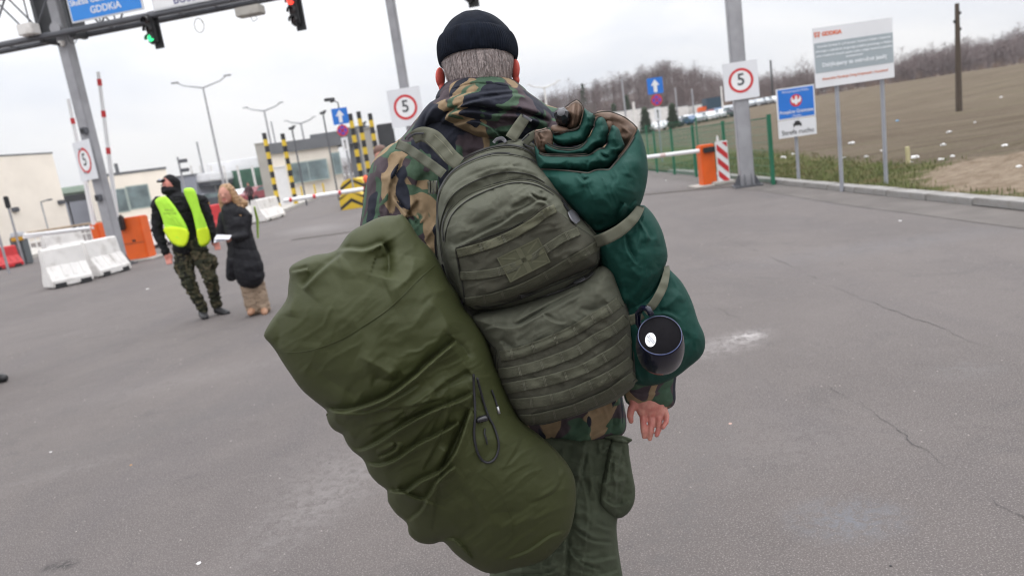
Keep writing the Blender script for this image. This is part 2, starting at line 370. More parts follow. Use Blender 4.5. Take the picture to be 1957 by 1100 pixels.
def blob(name, prims, vox, m, parent=None, smooth=6, disp=None, label=None, dec=None):
    mb = MB()
    for vs, fs in prims: mb.add(vs, fs)
    me = bpy.data.meshes.new(name); me.from_pydata(mb.v, [], mb.f); me.update()
    bm = bmesh.new(); bm.from_mesh(me); bmesh.ops.recalc_face_normals(bm, faces=bm.faces); bm.to_mesh(me); bm.free()
    t = bpy.data.objects.new('t', me); COL.objects.link(t)
    md = t.modifiers.new('r', 'REMESH'); md.mode = 'VOXEL'; md.voxel_size = vox; md.adaptivity = 0
    if smooth: s = t.modifiers.new('s', 'SMOOTH'); s.iterations = smooth; s.factor = .5
    dg = bpy.context.evaluated_depsgraph_get(); r = bpy.data.meshes.new_from_object(t.evaluated_get(dg)); bpy.data.objects.remove(t); bpy.data.meshes.remove(me)
    r.materials.clear()
    if disp:
        n = len(r.vertices); co = np.empty(n*3); r.vertices.foreach_get('co', co); co = co.reshape(-1, 3); no = np.empty(n*3); r.vertices.foreach_get('normal', no); no = no.reshape(-1, 3)
        co += no*disp(co, no)[:, None]; r.vertices.foreach_set('co', co.ravel()); r.update()
    r.shade_smooth(); r.name = name
    o = link(name, r, m, parent)
    if label: o['label'] = label
    return o
# ================================================================ SETTING
def sst(x, a, b): t = np.clip((np.asarray(x, float)-a)/(b-a), 0, 1); return t*t*(3-2*t)
KX = 6.25                                               # kerb line of the road
def T(x, y):
    x = np.asarray(x, float); y = np.asarray(y, float); r = np.hypot(x, y)
    a = sst(x, KX+.1, KX+6)
    z = a*(.12+3.3*sst(r, 18, 135)*(.10+.90*sst(x, 14, 60)))
    z = z+a*(.06*fbm(x/3.1, y/3.1, 4)+.10*fbm(x/9, y/9, 8))
    m = np.exp(-(((x-8.6)/1.3)**2+((y-10.8)/2.6)**2))    # spoil heap by the kerb
    m2 = np.exp(-(((x-12.5)/2.2)**2+((y-14.0)/2.0)**2))
    z = z+np.maximum(a, .55*(x > KX+.35))*(m*.42+m2*.3)*(1+.5*fbm(x/.7, y/.7, 2))+a*m*.1*fbm(x/.3, y/.3, 9)
    return z
def GT(px, py, ymax=400):                               # point where the ray meets the terrain
    d = ray(px, py); t = 3.0
    while t < ymax:
        p = CAMP+d*t
        if p[2] < float(T(p[0], p[1])): return p
        t += .15 if t < 60 else .6
    return CAMP+d*ymax
def gridmesh(xs, ys, zf, name, m, kind='structure', masks=None):
    X, Y = np.meshgrid(xs, ys); Z = zf(X, Y); n, k = X.shape
    co = np.stack([X, Y, Z], -1).reshape(-1, 3); idx = np.arange(n*k).reshape(n, k)
    F_ = np.stack([idx[:-1, :-1], idx[:-1, 1:], idx[1:, 1:], idx[1:, :-1]], -1).reshape(-1, 4)
    me = bpy.data.meshes.new(name); me.from_pydata(co.tolist(), [], F_.tolist()); me.shade_smooth()
    for nm, fn in (masks or {}).items():
        at = me.attributes.new(nm, 'FLOAT', 'POINT'); at.data.foreach_set('value', fn(X, Y).ravel().astype('f4'))
    o = link(name, me, m); return tag(o, kind=kind)
# ---- asphalt: worn, dusty, patched, with scuffs and tar seams that belong to the place
m, t, b = newmat('asphalt'); N = t.nodes.new; L = t.links.new
b.inputs['Roughness'].default_value = .82; b.inputs['Specular IOR Level'].default_value = .35
tc = N('ShaderNodeTexCoord')
def noise(sc, det=4, rough=.5, dist=0, mp=None, vec=None):
    n = N('ShaderNodeTexNoise'); n.inputs['Scale'].default_value = sc; n.inputs['Detail'].default_value = det; n.inputs['Roughness'].default_value = rough; n.inputs['Distortion'].default_value = dist
    if mp: q = N('ShaderNodeMapping'); q.inputs['Scale'].default_value = mp; L(vec or tc.outputs['Object'], q.inputs[0]); L(q.outputs[0], n.inputs[0])
    else: L(vec or tc.outputs['Object'], n.inputs[0])
    return n.outputs[0]
def mr(v, a, b_, c=0, d=1):
    r = N('ShaderNodeMapRange'); r.inputs[1].default_value = a; r.inputs[2].default_value = b_; r.inputs[3].default_value = c; r.inputs[4].default_value = d; L(v, r.inputs[0]); return r.outputs[0]
def mxc(fac, a, b_, blend='MIX'):
    x = N('ShaderNodeMix'); x.data_type = 'RGBA'; x.blend_type = blend
    if isinstance(fac, float): x.inputs[0].default_value = fac
    else: L(fac, x.inputs[0])
    for v, k in ((a, 6), (b_, 7)):
        if isinstance(v, tuple): x.inputs[k].default_value = (*v, 1)
        else: L(v, x.inputs[k])
    return x.outputs[2]
def mm(op, a, b_):
    x = N('ShaderNodeMath'); x.operation = op
    for v, k in ((a, 0), (b_, 1)):
        if isinstance(v, (int, float)): x.inputs[k].default_value = v
        else: L(v, x.inputs[k])
    return x.outputs[0]
c = mxc(mr(noise(.45, 5, .6, .5), .35, .65), (0.090, 0.078, 0.074), (0.114, 0.099, 0.094))
c = mxc(mr(noise(.9, 4, .6, .8, (1, .25, 1)), .48, .68, 0, .8), c, (0.084, 0.074, 0.074))
c = mxc(mr(noise(3.2, 6, .7, .6), .50, .80, 0, .55), c, (0.129, 0.113, 0.107))
c = mxc(mr(noise(1.7, 5, .7, 1.2), .55, .75, 0, .75), c, (0.064, 0.058, 0.058))
c = mxc(mr(noise(55, 3, .7), .50, .72, 0, .5), c, (0.144, 0.128, 0.124))
c = mxc(mr(noise(38, 3, .75), .54, .74, 0, .55), c, (.07, .064, .062))
c = mxc(mr(noise(150, 2, .7), .54, .68, 0, .75), c, (.27, .245, .235))
c = mxc(mr(noise(230, 2, .7), .58, .72, 0, .6), c, (.07, .063, .062))
def spot(px, py, rx, ry, col, k=1.0, rz=0, thr=.5):
    global c
    p = G(px, py); mp = N('ShaderNodeMapping'); mp.vector_type = 'TEXTURE'; mp.inputs['Location'].default_value = tuple(p); mp.inputs['Rotation'].default_value = (0, 0, rz); mp.inputs['Scale'].default_value = (rx, ry, 1)
    L(tc.outputs['Object'], mp.inputs[0]); ln = N('ShaderNodeVectorMath'); ln.operation = 'LENGTH'; L(mp.outputs[0], ln.inputs[0])
    f_ = mr(ln.outputs['Value'], 0, 1, 1, 0); f_ = mm('MULTIPLY', f_, mr(noise(16, 8, .8, .8), .42, .60)); f_ = mm('MULTIPLY', f_, k)
    c = mxc(f_, c, col)
spot(1428, 643, .17, .13, (.50, .48, .47), 1.2, .5); spot(1395, 655, .5, .25, (.26, .24, .235), .9, .6)
spot(1850, 708, .25, .18, (.16, .155, .155), .5); spot(1620, 990, .28, .2, (.13, .135, .15), 1)
spot(620, 950, .30, .8, (.19, .175, .17), .8, -.4); spot(115, 1080, .10, .06, (.03, .028, .028), 2)
spot(600, 437, 1.3, 2.8, (.24, .225, .22), .9, .5); spot(1690, 470, 2.2, .5, (.125, .12, .125), .7); spot(380, 720, 1.6, .4, (.15, .135, .13), .8, .3); spot(120, 900, .5, .16, (.18, .165, .16), .5, .4)
spot(1500, 850, .8, .5, (.15, .135, .13), .6); spot(640, 900, .5, .6, (.155, .14, .135), .8); spot(300, 820, 2.2, .35, (.085, .08, .08), .6, .5); spot(1300, 980, 1.6, .2, (.09, .084, .083), .6, 1.1)
L(c, b.inputs['Base Color'])
bp = N('ShaderNodeBump'); bp.inputs['Distance'].default_value = .0032; L(noise(190, 3, .7), bp.inputs['Height'])
bp2 = N('ShaderNodeBump'); bp2.inputs['Distance'].default_value = .03; L(noise(1.1, 4), bp2.inputs['Height']); L(bp2.outputs[0], bp.inputs['Normal']); L(bp.outputs[0], b.inputs['Normal'])
asph = MATS['asphalt']
mb = MB(); mb.add([(-900, -30, 0), (KX-.3, -30, 0), (KX-.3, 900, 0), (-900, 900, 0)], [(0, 1, 2, 3)]); mb.build('road', asph, kind='structure')
# base land under everything
soil_far = mat('far_land', (.16, .14, .09), .95, .25, .02)
mb = MB(); mb.add([(-3000, -60, -.4), (3000, -60, -.4), (3000, 3500, -.4), (-3000, 3500, -.4)], [(0, 1, 2, 3)]); mb.build('ground', soil_far, kind='structure')
# ---- field
m, t, b = newmat('field'); N = t.nodes.new; L = t.links.new; tc = N('ShaderNodeTexCoord')
b.inputs['Roughness'].default_value = 1; b.inputs['Specular IOR Level'].default_value = .1
at = N('ShaderNodeAttribute'); at.attribute_name = 'grass'; at2 = N('ShaderNodeAttribute'); at2.attribute_name = 'sand'
c = mxc(mr(noise(.35, 6, .65, .5), .35, .68), (.108, .083, .060), (.155, .124, .093))
c = mxc(mr(noise(.55, 5, .6, 1.5, (.15, 2.2, 1)), .48, .62, 0, .75), c, (.145, .126, .083))
c = mxc(mr(noise(9, 5, .7), .52, .75, 0, .7), c, (.26, .215, .16))
c = mxc(mr(noise(.8, 3, .5, .6, (.10, 3.2, 1)), .50, .62, 0, .75), c, (.095, .072, .050))
c = mxc(mr(noise(5, 6, .7), .55, .8, 0, .7), c, (.07, .055, .036))
g = mxc(mr(noise(1.3, 5, .6), .35, .65), (.075, .090, .030), (.125, .115, .050))
g = mxc(mr(noise(3, 5, .7), .5, .7, 0, .7), g, (.16, .125, .07))
s_ = mxc(mr(noise(4, 6, .7), .35, .65), (.20, .15, .105), (.33, .265, .20))
gm = mr(mm('ADD', at.outputs['Fac'], mm('MULTIPLY', mm('SUBTRACT', noise(1.6, 5, .7), .5), 1.1)), .42, .58)
sm = mr(mm('ADD', at2.outputs['Fac'], mm('MULTIPLY', mm('SUBTRACT', noise(2.2, 6, .75), .5), 1.0)), .38, .56)
c = mxc(gm, c, g); c = mxc(sm, c, s_); L(c, b.inputs['Base Color'])
bp = N('ShaderNodeBump'); bp.inputs['Distance'].default_value = .12; L(noise(7, 6, .75), bp.inputs['Height']); L(bp.outputs[0], b.inputs['Normal'])
def grassf(x, y): return np.clip(1.15-np.abs(x-7.3-.10*np.clip(y-14, -8, 30))/(1.7+.05*np.clip(y-12, 0, 40)), 0, 1)*sst(y, 6.5, 9)
def sandf(x, y): return np.clip(1.35*np.exp(-(((x-8.6)/1.9)**2+((y-10.2)/2.6)**2)), 0, 1)
xs = np.concatenate([np.arange(KX-.02, 16, .11), np.geomspace(16.1, 520, 150)]); ys = np.concatenate([np.arange(3, 24, .11), np.geomspace(24.2, 240, 150)])
gridmesh(xs, ys, T, 'field', MATS['field'], masks={'grass': grassf, 'sand': sandf})
# ---- kerb stones along the right edge: each stone its own piece of the kerb
mkerb = mat('kerb_concrete', (.27, .26, .25), .9, .15, 6, .003, 90, dirt=((.12, .105, .09), .45, .75, 3))
kerb = empty('kerb', (KX-.15, 8, 0), None); kerb['kind'] = 'structure'
st = MB(); st.bbox((0, 0, .045), (.26, .992, .10), 0, .010); ks = st.build('kerb_stone', mkerb, kerb, 'auto', world=False)
ks.location = (0, -4.6, 0)
for i in range(1, 22):
    k = ks.copy(); COL.objects.link(k); k.location = (random.uniform(-.006, .006), -4.6+i, random.uniform(-.006, .006)); k.rotation_euler = (random.uniform(-.006, .006), 0, random.uniform(-.01, .01))
# ---- gutter band, drain slots, tar cracks
gut = mat('road_edge', (.105, .093, .086), .95, .2, 2, .004, 60)
mb = MB(); pts = [(KX-.30-.75-.14*vn(np.array([y*.7]), np.array([3.])).item(), y) for y in np.arange(3, 30, .35)]
mb.add([(x, y, .004) for x, y in pts]+[(KX-.302, y, .004) for x, y in pts], [(i, i+len(pts), i+1+len(pts), i+1) for i in range(len(pts)-1)]); mb.build('gutter', gut, kind='structure')
tar = mat('tar_crack', (.055, .05, .05), .9, .2, 20)
def crackline(pts, wd, seed, m_, name, gap=.45, z=.004):
    rnd = random.Random(seed); P = catmull([tuple(G(*p)[:2]) for p in pts], False, .02); mb = MB(); n = len(P)
    run = []; 
    def flush(run):
        if len(run) > 2:
            vs = []; 
            for k, (q, nn, ww) in enumerate(run): e = math.sin(math.pi*(k+.3)/(len(run)-.4)); vs += [(q[0]+nn[0]*ww*e, q[1]+nn[1]*ww*e, z), (q[0]-nn[0]*ww*e, q[1]-nn[1]*ww*e, z)]
            mb.add(vs, [(2*i, 2*i+1, 2*i+3, 2*i+2) for i in range(len(run)-1)])
    i = 0; off = 0
    acc = np.concatenate([[0], np.cumsum(np.hypot(*(P[1:]-P[:-1]).T))])
    Q = np.array([np.interp(np.arange(0, acc[-1], .03), acc, P[:, 0]), np.interp(np.arange(0, acc[-1], .03), acc, P[:, 1])]).T
    for i in range(1, len(Q)-1):
        d = Q[i+1]-Q[i-1]; d /= np.hypot(*d)+1e-9; nn = np.array([-d[1], d[0]]); s = acc[-1]*0+i*.03
        if vn(np.array([s*5.1]), np.array([seed*3.3])).item() > gap-.5: run.append((Q[i]+nn*(.030*vn(np.array([s*9.]), np.array([7.])).item()+rnd.uniform(-.007, .007)), nn, wd*rnd.uniform(.3, 1.6)))
        else: flush(run); run = []
    flush(run); mb.build(name, m_, kind='structure')
crackline([(1340, 575), (1440, 625), (1520, 685), (1590, 740), (1640, 770)], .0014, 3, tar, 'road_crack', .42)
crackline([(1640, 762), (1700, 812), (1760, 855), (1830, 905), (1900, 955), (1957, 985), (2060, 1040)], .0017, 5, tar, 'road_crack', .27)
pale = mat('worn_seam', (.12, .11, .105), .9, .2, 12)
crackline([(1330, 430), (1450, 480), (1590, 545), (1700, 590), (1830, 640), (1960, 700)], .004, 11, pale, 'road_seam', .35)
iron = mat('drain_iron', (.10, .085, .075), .7, .3, 30)
def drain(a, b_, n):                                     # slotted drain let into the road
    A, B_ = G(*a), G(*b_); d = B_-A; ln = np.linalg.norm(d); d /= ln; nn = np.array([-d[1], d[0], 0]); ang = math.atan2(d[1], d[0])
    e = empty('drain', (A+B_)/2); e['kind'] = 'structure'
    mb = MB(); mb.box((A+B_)/2+np.array([0, 0, .001]), (ln, .26, .012), ang); mb.build('drain_channel', gut, e)
    mb = MB()
    for i in range(n): p = A+d*ln*(i+.5)/n; mb.box(p+np.array([0, 0, .009]), (ln/n*.45, .18, .008), ang)
    mb.build('drain_bars', iron, e, kind='stuff')
drain((1232, 372), (1420, 355), 60); drain((560, 458), (690, 441), 60)
# ---- litter and grit on the asphalt (pebbles: nobody could count them)
mb = MB(); rnd = random.Random(5)
for i in range(1500):
    y = rnd.uniform(1.2, 9) if i < 900 else rnd.uniform(2, 16); x = rnd.uniform(-.9*y-1, .9*y+.6)
    if x > KX-.4: continue
    r = rnd.uniform(.0015, .0045)*(1+y*.12); a = rnd.uniform(0, 6)
    vs = [(x+r*math.cos(a+k*1.57)*rnd.uniform(.6, 1.2), y+r*math.sin(a+k*1.57)*rnd.uniform(.6, 1.2), .001) for k in range(4)]+[(x, y, r*.9)]
    mb.add(vs, [(0, 1, 4), (1, 2, 4), (2, 3, 4), (3, 0, 4)])
mb.build('grit', mat('grit', (.26, .235, .22), .9, .5, 30), kind='stuff')
# ---- hills and woods far behind
mhill = mat('hill_soil', (.155, .125, .118), 1, .3, .05, dirt=((.20, .15, .09), .45, .65, .03))
def hillz(px, top):                                     # silhouette control points of the wood's top, as seen
    return np.interp(px, [p[0] for p in top], [p[1] for p in top])
TOP = [(940, 262), (1000, 215), (1040, 192), (1100, 175), (1180, 158), (1230, 140), (1275, 128), (1320, 134), (1380, 156), (1440, 160), (1500, 157), (1560, 148), (1640, 142), (1720, 132), (1780, 112), (1830, 98), (1900, 82), (1970, 66), (2100, 50), (2400, 20)]
HY = 300.0
_cp = np.arange(900, 2500, 10.); _ct = PY(_cp, hillz(_cp, TOP), HY)
def crest(x): return np.maximum(np.interp(x, _ct[:, 0], _ct[:, 2])-6.5, .2)   # height of the hill minus the trees on it
def HZ(X, Y):
    c_ = crest(X*HY/Y)*np.clip(Y/HY, .5, 1.4); t = sst(Y, 190, 300)*(1-sst(Y, 330, 520)*.5)
    base = np.where(X > KX+5, T(X, np.minimum(Y, 190)), 0)-.2
    return base+(c_-base)*t+.8*fbm(X/30, Y/30, 3)*t
gridmesh(np.linspace(-40, 470, 160), np.linspace(178, 560, 90), HZ, 'hill', mhill)
def tree_proto(seed, H_, spread, nb, twig, conifer=False):
    r = random.Random(seed); mb = MB()
    def limb(p, d, ln, rad, dep):
        q = p; pts = [p]; 
        for k in range(2): d = (d+Vector((r.uniform(-.25, .25), r.uniform(-.25, .25), r.uniform(-.05, .22)))).normalized(); q = q+d*ln/2; pts.append(q)
        mb.tube(pts, [rad, rad*.8, rad*.5], 3, False)
        if dep > 0:
            for _ in range(nb):
                a = r.uniform(0, 6.28); dd = (d*r.uniform(.5, 1)+Vector((math.cos(a), math.sin(a), r.uniform(-.1, .5)))*spread).normalized()
                limb(pts[1].lerp(pts[2], r.random()), dd, ln*r.uniform(.5, .75), rad*.5, dep-1)
    if conifer:
        mb.tube([(0, 0, 0), (0, 0, H_)], [.18, .03], 5)
        for i in range(420):
            z = H_*(.12+.88*r.random()**.9); R_ = (H_-z)*.24+.15; a = r.uniform(0, 6.28); q = R_*r.uniform(.35, 1); s_ = r.uniform(.35, .7)
            c0 = Vector((q*math.cos(a), q*math.sin(a), z-q*.35)); t_ = Vector((-math.sin(a), math.cos(a), 0))*s_*.5; o_ = Vector((math.cos(a), math.sin(a), -.5))*s_
            mb.add([c0-t_, c0+t_, c0+o_, c0+Vector((0, 0, s_*.35))], [(0, 1, 2), (0, 2, 3), (1, 3, 2)])
    else:
        tz = H_*.35; mb.tube([(0, 0, 0), (.1, 0, tz), (0, .1, H_*.6)], [.16, .13, .09], 4, False)
        for i in range(twig):
            a = r.uniform(0, 6.28); z0 = r.uniform(tz*.7, H_*.72); limb(Vector((0, 0, z0)), Vector((math.cos(a)*spread, math.sin(a)*spread, 1.1)).normalized(), (H_-z0)*r.uniform(.4, .75), .055, 2)
    return mb
mbare = mat('bare_bark', (.150, .116, .112), 1, .25, .08); mcon = mat('spruce_needles', (.030, .042, .024), 1, .3, .5); mrust = mat('rust_scrub', (.215, .150, .110), 1, .25, .08)
def tuft_proto(seed, H_, n):
    r = random.Random(seed); mb = MB(); mb.tube([(0, 0, 0), (.1, 0, H_*.5), (0, .1, H_*.9)], [.16, .10, .03], 3, False)
    for i in range(n):
        z0 = H_*r.uniform(.25, .86); a = r.uniform(0, 6.28); l = H_*r.uniform(.10, .24)*(1.15-abs(z0/H_-.5)*1.5); d = Vector((math.cos(a)*.9, math.sin(a)*.9, r.uniform(-.15, 1.1))).normalized()
        o_ = Vector((math.cos(a), math.sin(a), 0))*r.uniform(0, 2.6)*(1-(z0/H_-.5)**2*3.2); b0 = Vector((0, 0, z0))+o_; t_ = Vector((-math.sin(a), math.cos(a), r.uniform(-.5, .5)))*r.uniform(.02, .06); mb.add([b0-t_, b0+t_, b0+d*l], [(0, 1, 2)])
    return mb
P_tuft = [tuft_proto(60+i, 10.5+i*.7, 230) for i in range(6)]; P_bare = [tree_proto(i, 11+i, .75, 3, 9) for i in range(5)]; P_con = [tree_proto(20+i, 13, .5, 2, 3, True) for i in range(2)]
def scatter(name, protos, pts, m, label, cat, rnd):
    vs = []; fs = []; n = 0
    for (x, y, z, s) in pts:
        p = rnd.choice(protos); v = np.array(p.v); a = rnd.uniform(0, 6.28); c_, s_ = math.cos(a), math.sin(a)
        v2 = np.stack([v[:, 0]*c_-v[:, 1]*s_, v[:, 0]*s_+v[:, 1]*c_, v[:, 2]*rnd.uniform(.85, 1.1)], 1)*s+np.array([x, y, z]); vs.append(v2); fs += [tuple(i+n for i in f) for f in p.f]; n += len(v)
    me = bpy.data.meshes.new(name); me.from_pydata(np.vstack(vs).tolist(), [], fs); o = link(name, me, m); return tag(o, label, cat, kind='stuff')
rnd = random.Random(11); pts = []; ptc = []
for i in range(3000):
    y = rnd.uniform(205, 325); x = rnd.uniform(-15, 330)*y/300
    if y < 225 and rnd.random() < .4: continue
    pts.append((x, y, float(HZ(np.array(x), np.array(y)))-.4, rnd.uniform(.55, .95)))
scatter('bare_wood', P_tuft, pts, mbare, 'purple brown mass of leafless trees covering the distant hill', 'wood', rnd)
ptc = [(x, y, float(HZ(np.array(x), np.array(y)))-.4, rnd.uniform(.35, .6)) for x, y in [(rnd.uniform(0, 110), rnd.uniform(220, 300)) for _ in range(15)]]
scatter('spruce_belt', P_con, ptc, mcon, 'dark scattered spruces poking out of the leafless wood on the hill', 'wood', rnd)
# scrub strip in front of the right-hand wood
pts = [(x*y/200, y, float(HZ(np.array(x*y/200.), np.array(y*1.)))-.3, rnd.uniform(.18, .34)) for x, y in [(rnd.uniform(60, 320), rnd.uniform(182, 222)) for _ in range(700)]]
scatter('rusty_scrub', P_tuft, pts, mrust, 'low rust coloured scrub along the top edge of the field', 'scrub', rnd)
# lone taller trees that stand out on the skyline
def lone(px, py_top, y, s, label):
    d = ray(px, py_top); x = float(PY(px, py_top, y)[0]); zt = float(PY(px, py_top, y)[2]); zb = float(HZ(np.array(x), np.array(y)))-.3; h = zt-zb
    e = empty('bare_tree', (x, y, zb), label, 'tree', 'leafless trees on the skyline')
    rr = random.Random(int(px)); tr = MB(); tr.tube([(0, 0, 0), (.15, 0, h*.4), (0, .1, h*.7)], [.32, .24, .12], 6, False); tr.build('trunk', mbare, e, world=False)
    p = tree_proto(int(px), h, .85, 4, 11); cr_ = MB(); cr_.v = p.v; cr_.f = p.f; cr_.build('crown', mbare, e, world=False)
lone(1275, 114, 262, 1, 'tall bare rounded tree highest on the hill above the blue one-way sign'); lone(1240, 126, 265, 1, 'bare tree just left of the highest tree on the hill'); lone(1325, 130, 258, 1, 'bare tree on the right shoulder of the hilltop')
lone(1540, 105, 226, 1, 'spreading bare tree half hidden behind the left edge of the grey billboard'); lone(1748, 97, 226, 1, 'small bare tree on the skyline between billboard and telegraph pole'); lone(1838, 96, 226, 1, 'bare tree on the skyline right behind the telegraph pole')
# low far treeline on the left
pts = [(x, y, -.3, rnd.uniform(.5, .8)) for x, y in [(rnd.uniform(-150, -5), rnd.uniform(230, 300)) for _ in range(420)]]
scatter('bare_wood', P_tuft, pts, mbare, 'low leafless treeline behind the checkpoint canopy', 'wood', rnd)
# grass tufts on the verge
rnd = random.Random(2); vs = []; fs = []; n = 0
for i in range(26000):
    y = rnd.uniform(8.6, 30)**1; x = KX+.05+rnd.random()**1.3*(2.6+.12*y)
    if grassf(np.array(x), np.array(y)) < rnd.uniform(.2, .8) or sandf(np.array(x), np.array(y)) > rnd.uniform(.15, .6): continue
    z = 0
    a = rnd.uniform(0, 6.28); h = rnd.uniform(.03, .11); w_ = rnd.uniform(.004, .010)*(1+y*.03)
    vs.append((x, y, a, h, w_, rnd.uniform(-.05, .05)))
A = np.array(vs); z = T(A[:, 0], A[:, 1])-.005; ca, sa = np.cos(A[:, 2])*A[:, 4], np.sin(A[:, 2])*A[:, 4]
co = np.stack([np.stack([A[:, 0]-ca, A[:, 1]-sa, z], 1), np.stack([A[:, 0]+ca, A[:, 1]+sa, z], 1), np.stack([A[:, 0]+A[:, 5], A[:, 1]+A[:, 5], z+A[:, 3]], 1)], 1).reshape(-1, 3)
me = bpy.data.meshes.new('grass'); me.from_pydata(co.tolist(), [], [(3*i, 3*i+1, 3*i+2) for i in range(len(A))])
tag(link('grass', me, mat('grass_blades', (.105, .125, .040), .9, .4, 2.5, dirt=((.20, .155, .08), .5, .65, 1.5))), 'short patchy winter grass on the verge behind the kerb', 'grass', kind='stuff')
# ================================================================ CHECKPOINT, SIGNS, FENCES
def GP(px, py): p = G(px, py); return float(p[0]), float(p[1])
galv = mat('galvanised_grey', (.30, .30, .32), .5, .12, 3, 0, metal=.0, dirt=((.22, .22, .23), .5, .8, 2))
galvd = mat('dark_truss_steel', (.085, .088, .10), .55, .15, 3)
white = mat('white_sheet', (.76, .76, .77), .5, .04, 3); whited = mat('dusty_white_plastic', (.70, .68, .66), .65, .08, 3, dirt=((.33, .30, .27), .5, .8, 2.5))
signgrey = mat('sign_face', (.68, .69, .72), .45, .04, 2); red = mat('sign_red', (.55, .03, .035), .45, .06, 3); blackm = mat('black_paint', (.02, .02, .022), .5, .15, 5); blue = mat('sign_blue', (.015, .16, .58), .4, .05, 3); bluel = mat('gantry_blue', (.02, .22, .66), .4, .04, 3)
yellow = mat('safety_yellow', (.62, .43, .03), .55, .1, 4, dirt=((.30, .22, .06), .58, .8, 5)); orange = mat('orange_cabinet', (.72, .115, .012), .45, .08, 3, dirt=((.40, .09, .02), .6, .85, 4)); cream = mat('cream_render', (.80, .735, .65), .9, .04, .7, dirt=((.72, .655, .575), .5, .8, .6))
roofg = mat('roof_grey', (.13, .135, .145), .6, .1, 1); glass = mat('window_glass', (.15, .20, .21), .12, .5, .7, spec=.8); frame = mat('window_frame', (.30, .36, .34), .5, .05, 2); conc = mat('light_concrete', (.40, .38, .35), .9, .12, 2, dirt=((.22, .20, .18), .55, .8, 1.5))
green = mat('fence_green', (.015, .14, .075), .5, .1, 3); orange_t = mat('logo_orange', (.66, .14, .06), .5, .03, 2); pinkt = mat('faded_orange_print', (.58, .22, .15), .5, .03, 2); greyp = mat('billboard_grey', (.31, .355, .385), .5, .05, 1); whitet = mat('white_print', (.72, .73, .76), .5, .02, 1); palet = mat('pale_print', (.72, .76, .80), .5, .02, 1); dark = mat('dark_housing', (.035, .037, .042), .5, .15, 4)
cab = mat('grey_cabinet', (.10, .115, .125), .5, .1, 3); redpl = mat('red_plastic', (.55, .025, .03), .45, .12, 3, dirt=((.25, .05, .05), .55, .8, 5)); post_galv = mat('post_galvanised', (.27, .28, .31), .5, .1, 3)
# ---- gantry over the road
gl = np.array([*GP(232, 508), 0]); gr_ = np.array([*GP(1428, 356), 0]); gd = gr_-gl; gw = np.linalg.norm(gd); gd /= gw; gn = np.array([gd[1], -gd[0], 0]); gang = math.atan2(gd[1], gd[0])
def along(s, z=0, f=0): return gl+gd*s+gn*f+np.array([0, 0, z])
def s_at(px, py, f=0):                                       # where the ray crosses the gantry's vertical plane
    d = ray(px, py); t = np.dot(gl+gn*f-CAMP, gn)/np.dot(d, gn); p = CAMP+d*t; return float(np.dot(p-gl, gd)), float(p[2])
zb = s_at(200, 47, .3)[1]; zt = zb+1.25
g = empty('gantry', gl, 'grey steel sign gantry spanning the whole road on three square posts', 'gantry')
smid = s_at(762, 100)[0]
for s, wd in ((0, .28), (smid, .19), (gw, .30), (-9.5, .3)):
    mb = MB(); mb.bbox(along(s, (zt+.15)/2, 0), (wd, wd, zt+.15), gang, .02); mb.build('post', galv, g, 'auto')
    mb = MB(); mb.bbox(along(s, .02, 0), (wd+.3, wd+.3, .04), gang, .01)
    for k in range(4):
        a = gang+k*math.pi/2; c_ = along(s, 0, 0); u = np.array([math.cos(a), math.sin(a), 0]); n_ = np.array([-math.sin(a), math.cos(a), 0])
        for q in (-.6, .6): mb.prism([(wd/2-.004, .04), (wd/2+.13, .04), (wd/2-.004, .30)], c_+n_*wd*.4*q, u, (0, 0, 1), .014)
        for q in (-1, 1): mb.lathe([(0, .08), (.02, .08), (.02, .04)], c_+(u+n_*q*.75)*(wd/2+.09), n=6)
    mb.build('base_plate', galvd, g)
for zz, ff in ((zb, .30), (zb, -.25), (zt, .30), (zt, -.25)):
    mb = MB(); mb.tube([along(-12, zz, ff), along(gw+2.5, zz, ff)], .075, 8); mb.build('chord', galvd, g, 'auto')
k = 0; s = -12.0; mb = MB()
while s < gw+2:
    for ff in (.30, -.25):
        a, b_ = (zb, zt) if k % 2 == 0 else (zt, zb); mb.tube([along(s, a, ff), along(s+.95, b_, ff)], .024, 6)
        if k % 2 == 0: mb.tube([along(s, zb, ff), along(s, zt, ff)], .02, 6)
    mb.tube([along(s, zb, .25), along(s, zb, -.2)], .02, 6); mb.tube([along(s, zt, .25), along(s, zt, -.2)], .02, 6); s += .95; k += 1
mb.build('lattice', galvd, g)
for q in (-.42, .42): mb = MB(); mb.bbox(along(q, (zb+zt)/2, .02), (.14, .5, 1.5), gang, .02); mb.build('bracket', dark, g)
# grey boxes, camera on it
for (px, py, wd, h) in ((55, 57, .42, .26), (478, 22, .62, .20)):
    s, z = s_at(px, py, .45); b_ = empty('equipment_box', along(s, z-h/2, .45), {55: 'pale grey equipment box on the truss at the far left of the gantry', 478: 'flat pale grey sensor box under the truss right of the BUSES panel'}[px], 'equipment box')
    mb = MB(); mb.bbox(along(s, z, .45), (wd, .28, h), gang, .02); mb.build('housing', whited if px == 55 else conc, b_, 'auto')
    mb = MB(); mb.tube([along(s+.1, z-h/2, .45), along(s+.14, z-h/2-.10, .45), along(s+.02, z-h/2-.13, .45), along(s-.02, z-h/2, .45)], .008, 5); mb.build('cable', dark, b_)
s, z = s_at(118, 84, .2); cm = empty('security_camera', along(s, z, .1), 'small white dome camera with black lens on the left gantry post', 'camera')
mb = MB(); mb.lathe([(0, -.07), (.05, -.06), (.075, 0), (.075, .06), (0, .075)], along(s, z, .20), n=16); mb.build('dome', whited, cm, 'auto'); mb = MB(); mb.lathe([(.045, 0), (.045, .02), (0, .025)], along(s-.03, z-.02, .27), tuple(gn), 14); mb.build('lens', blackm, cm)
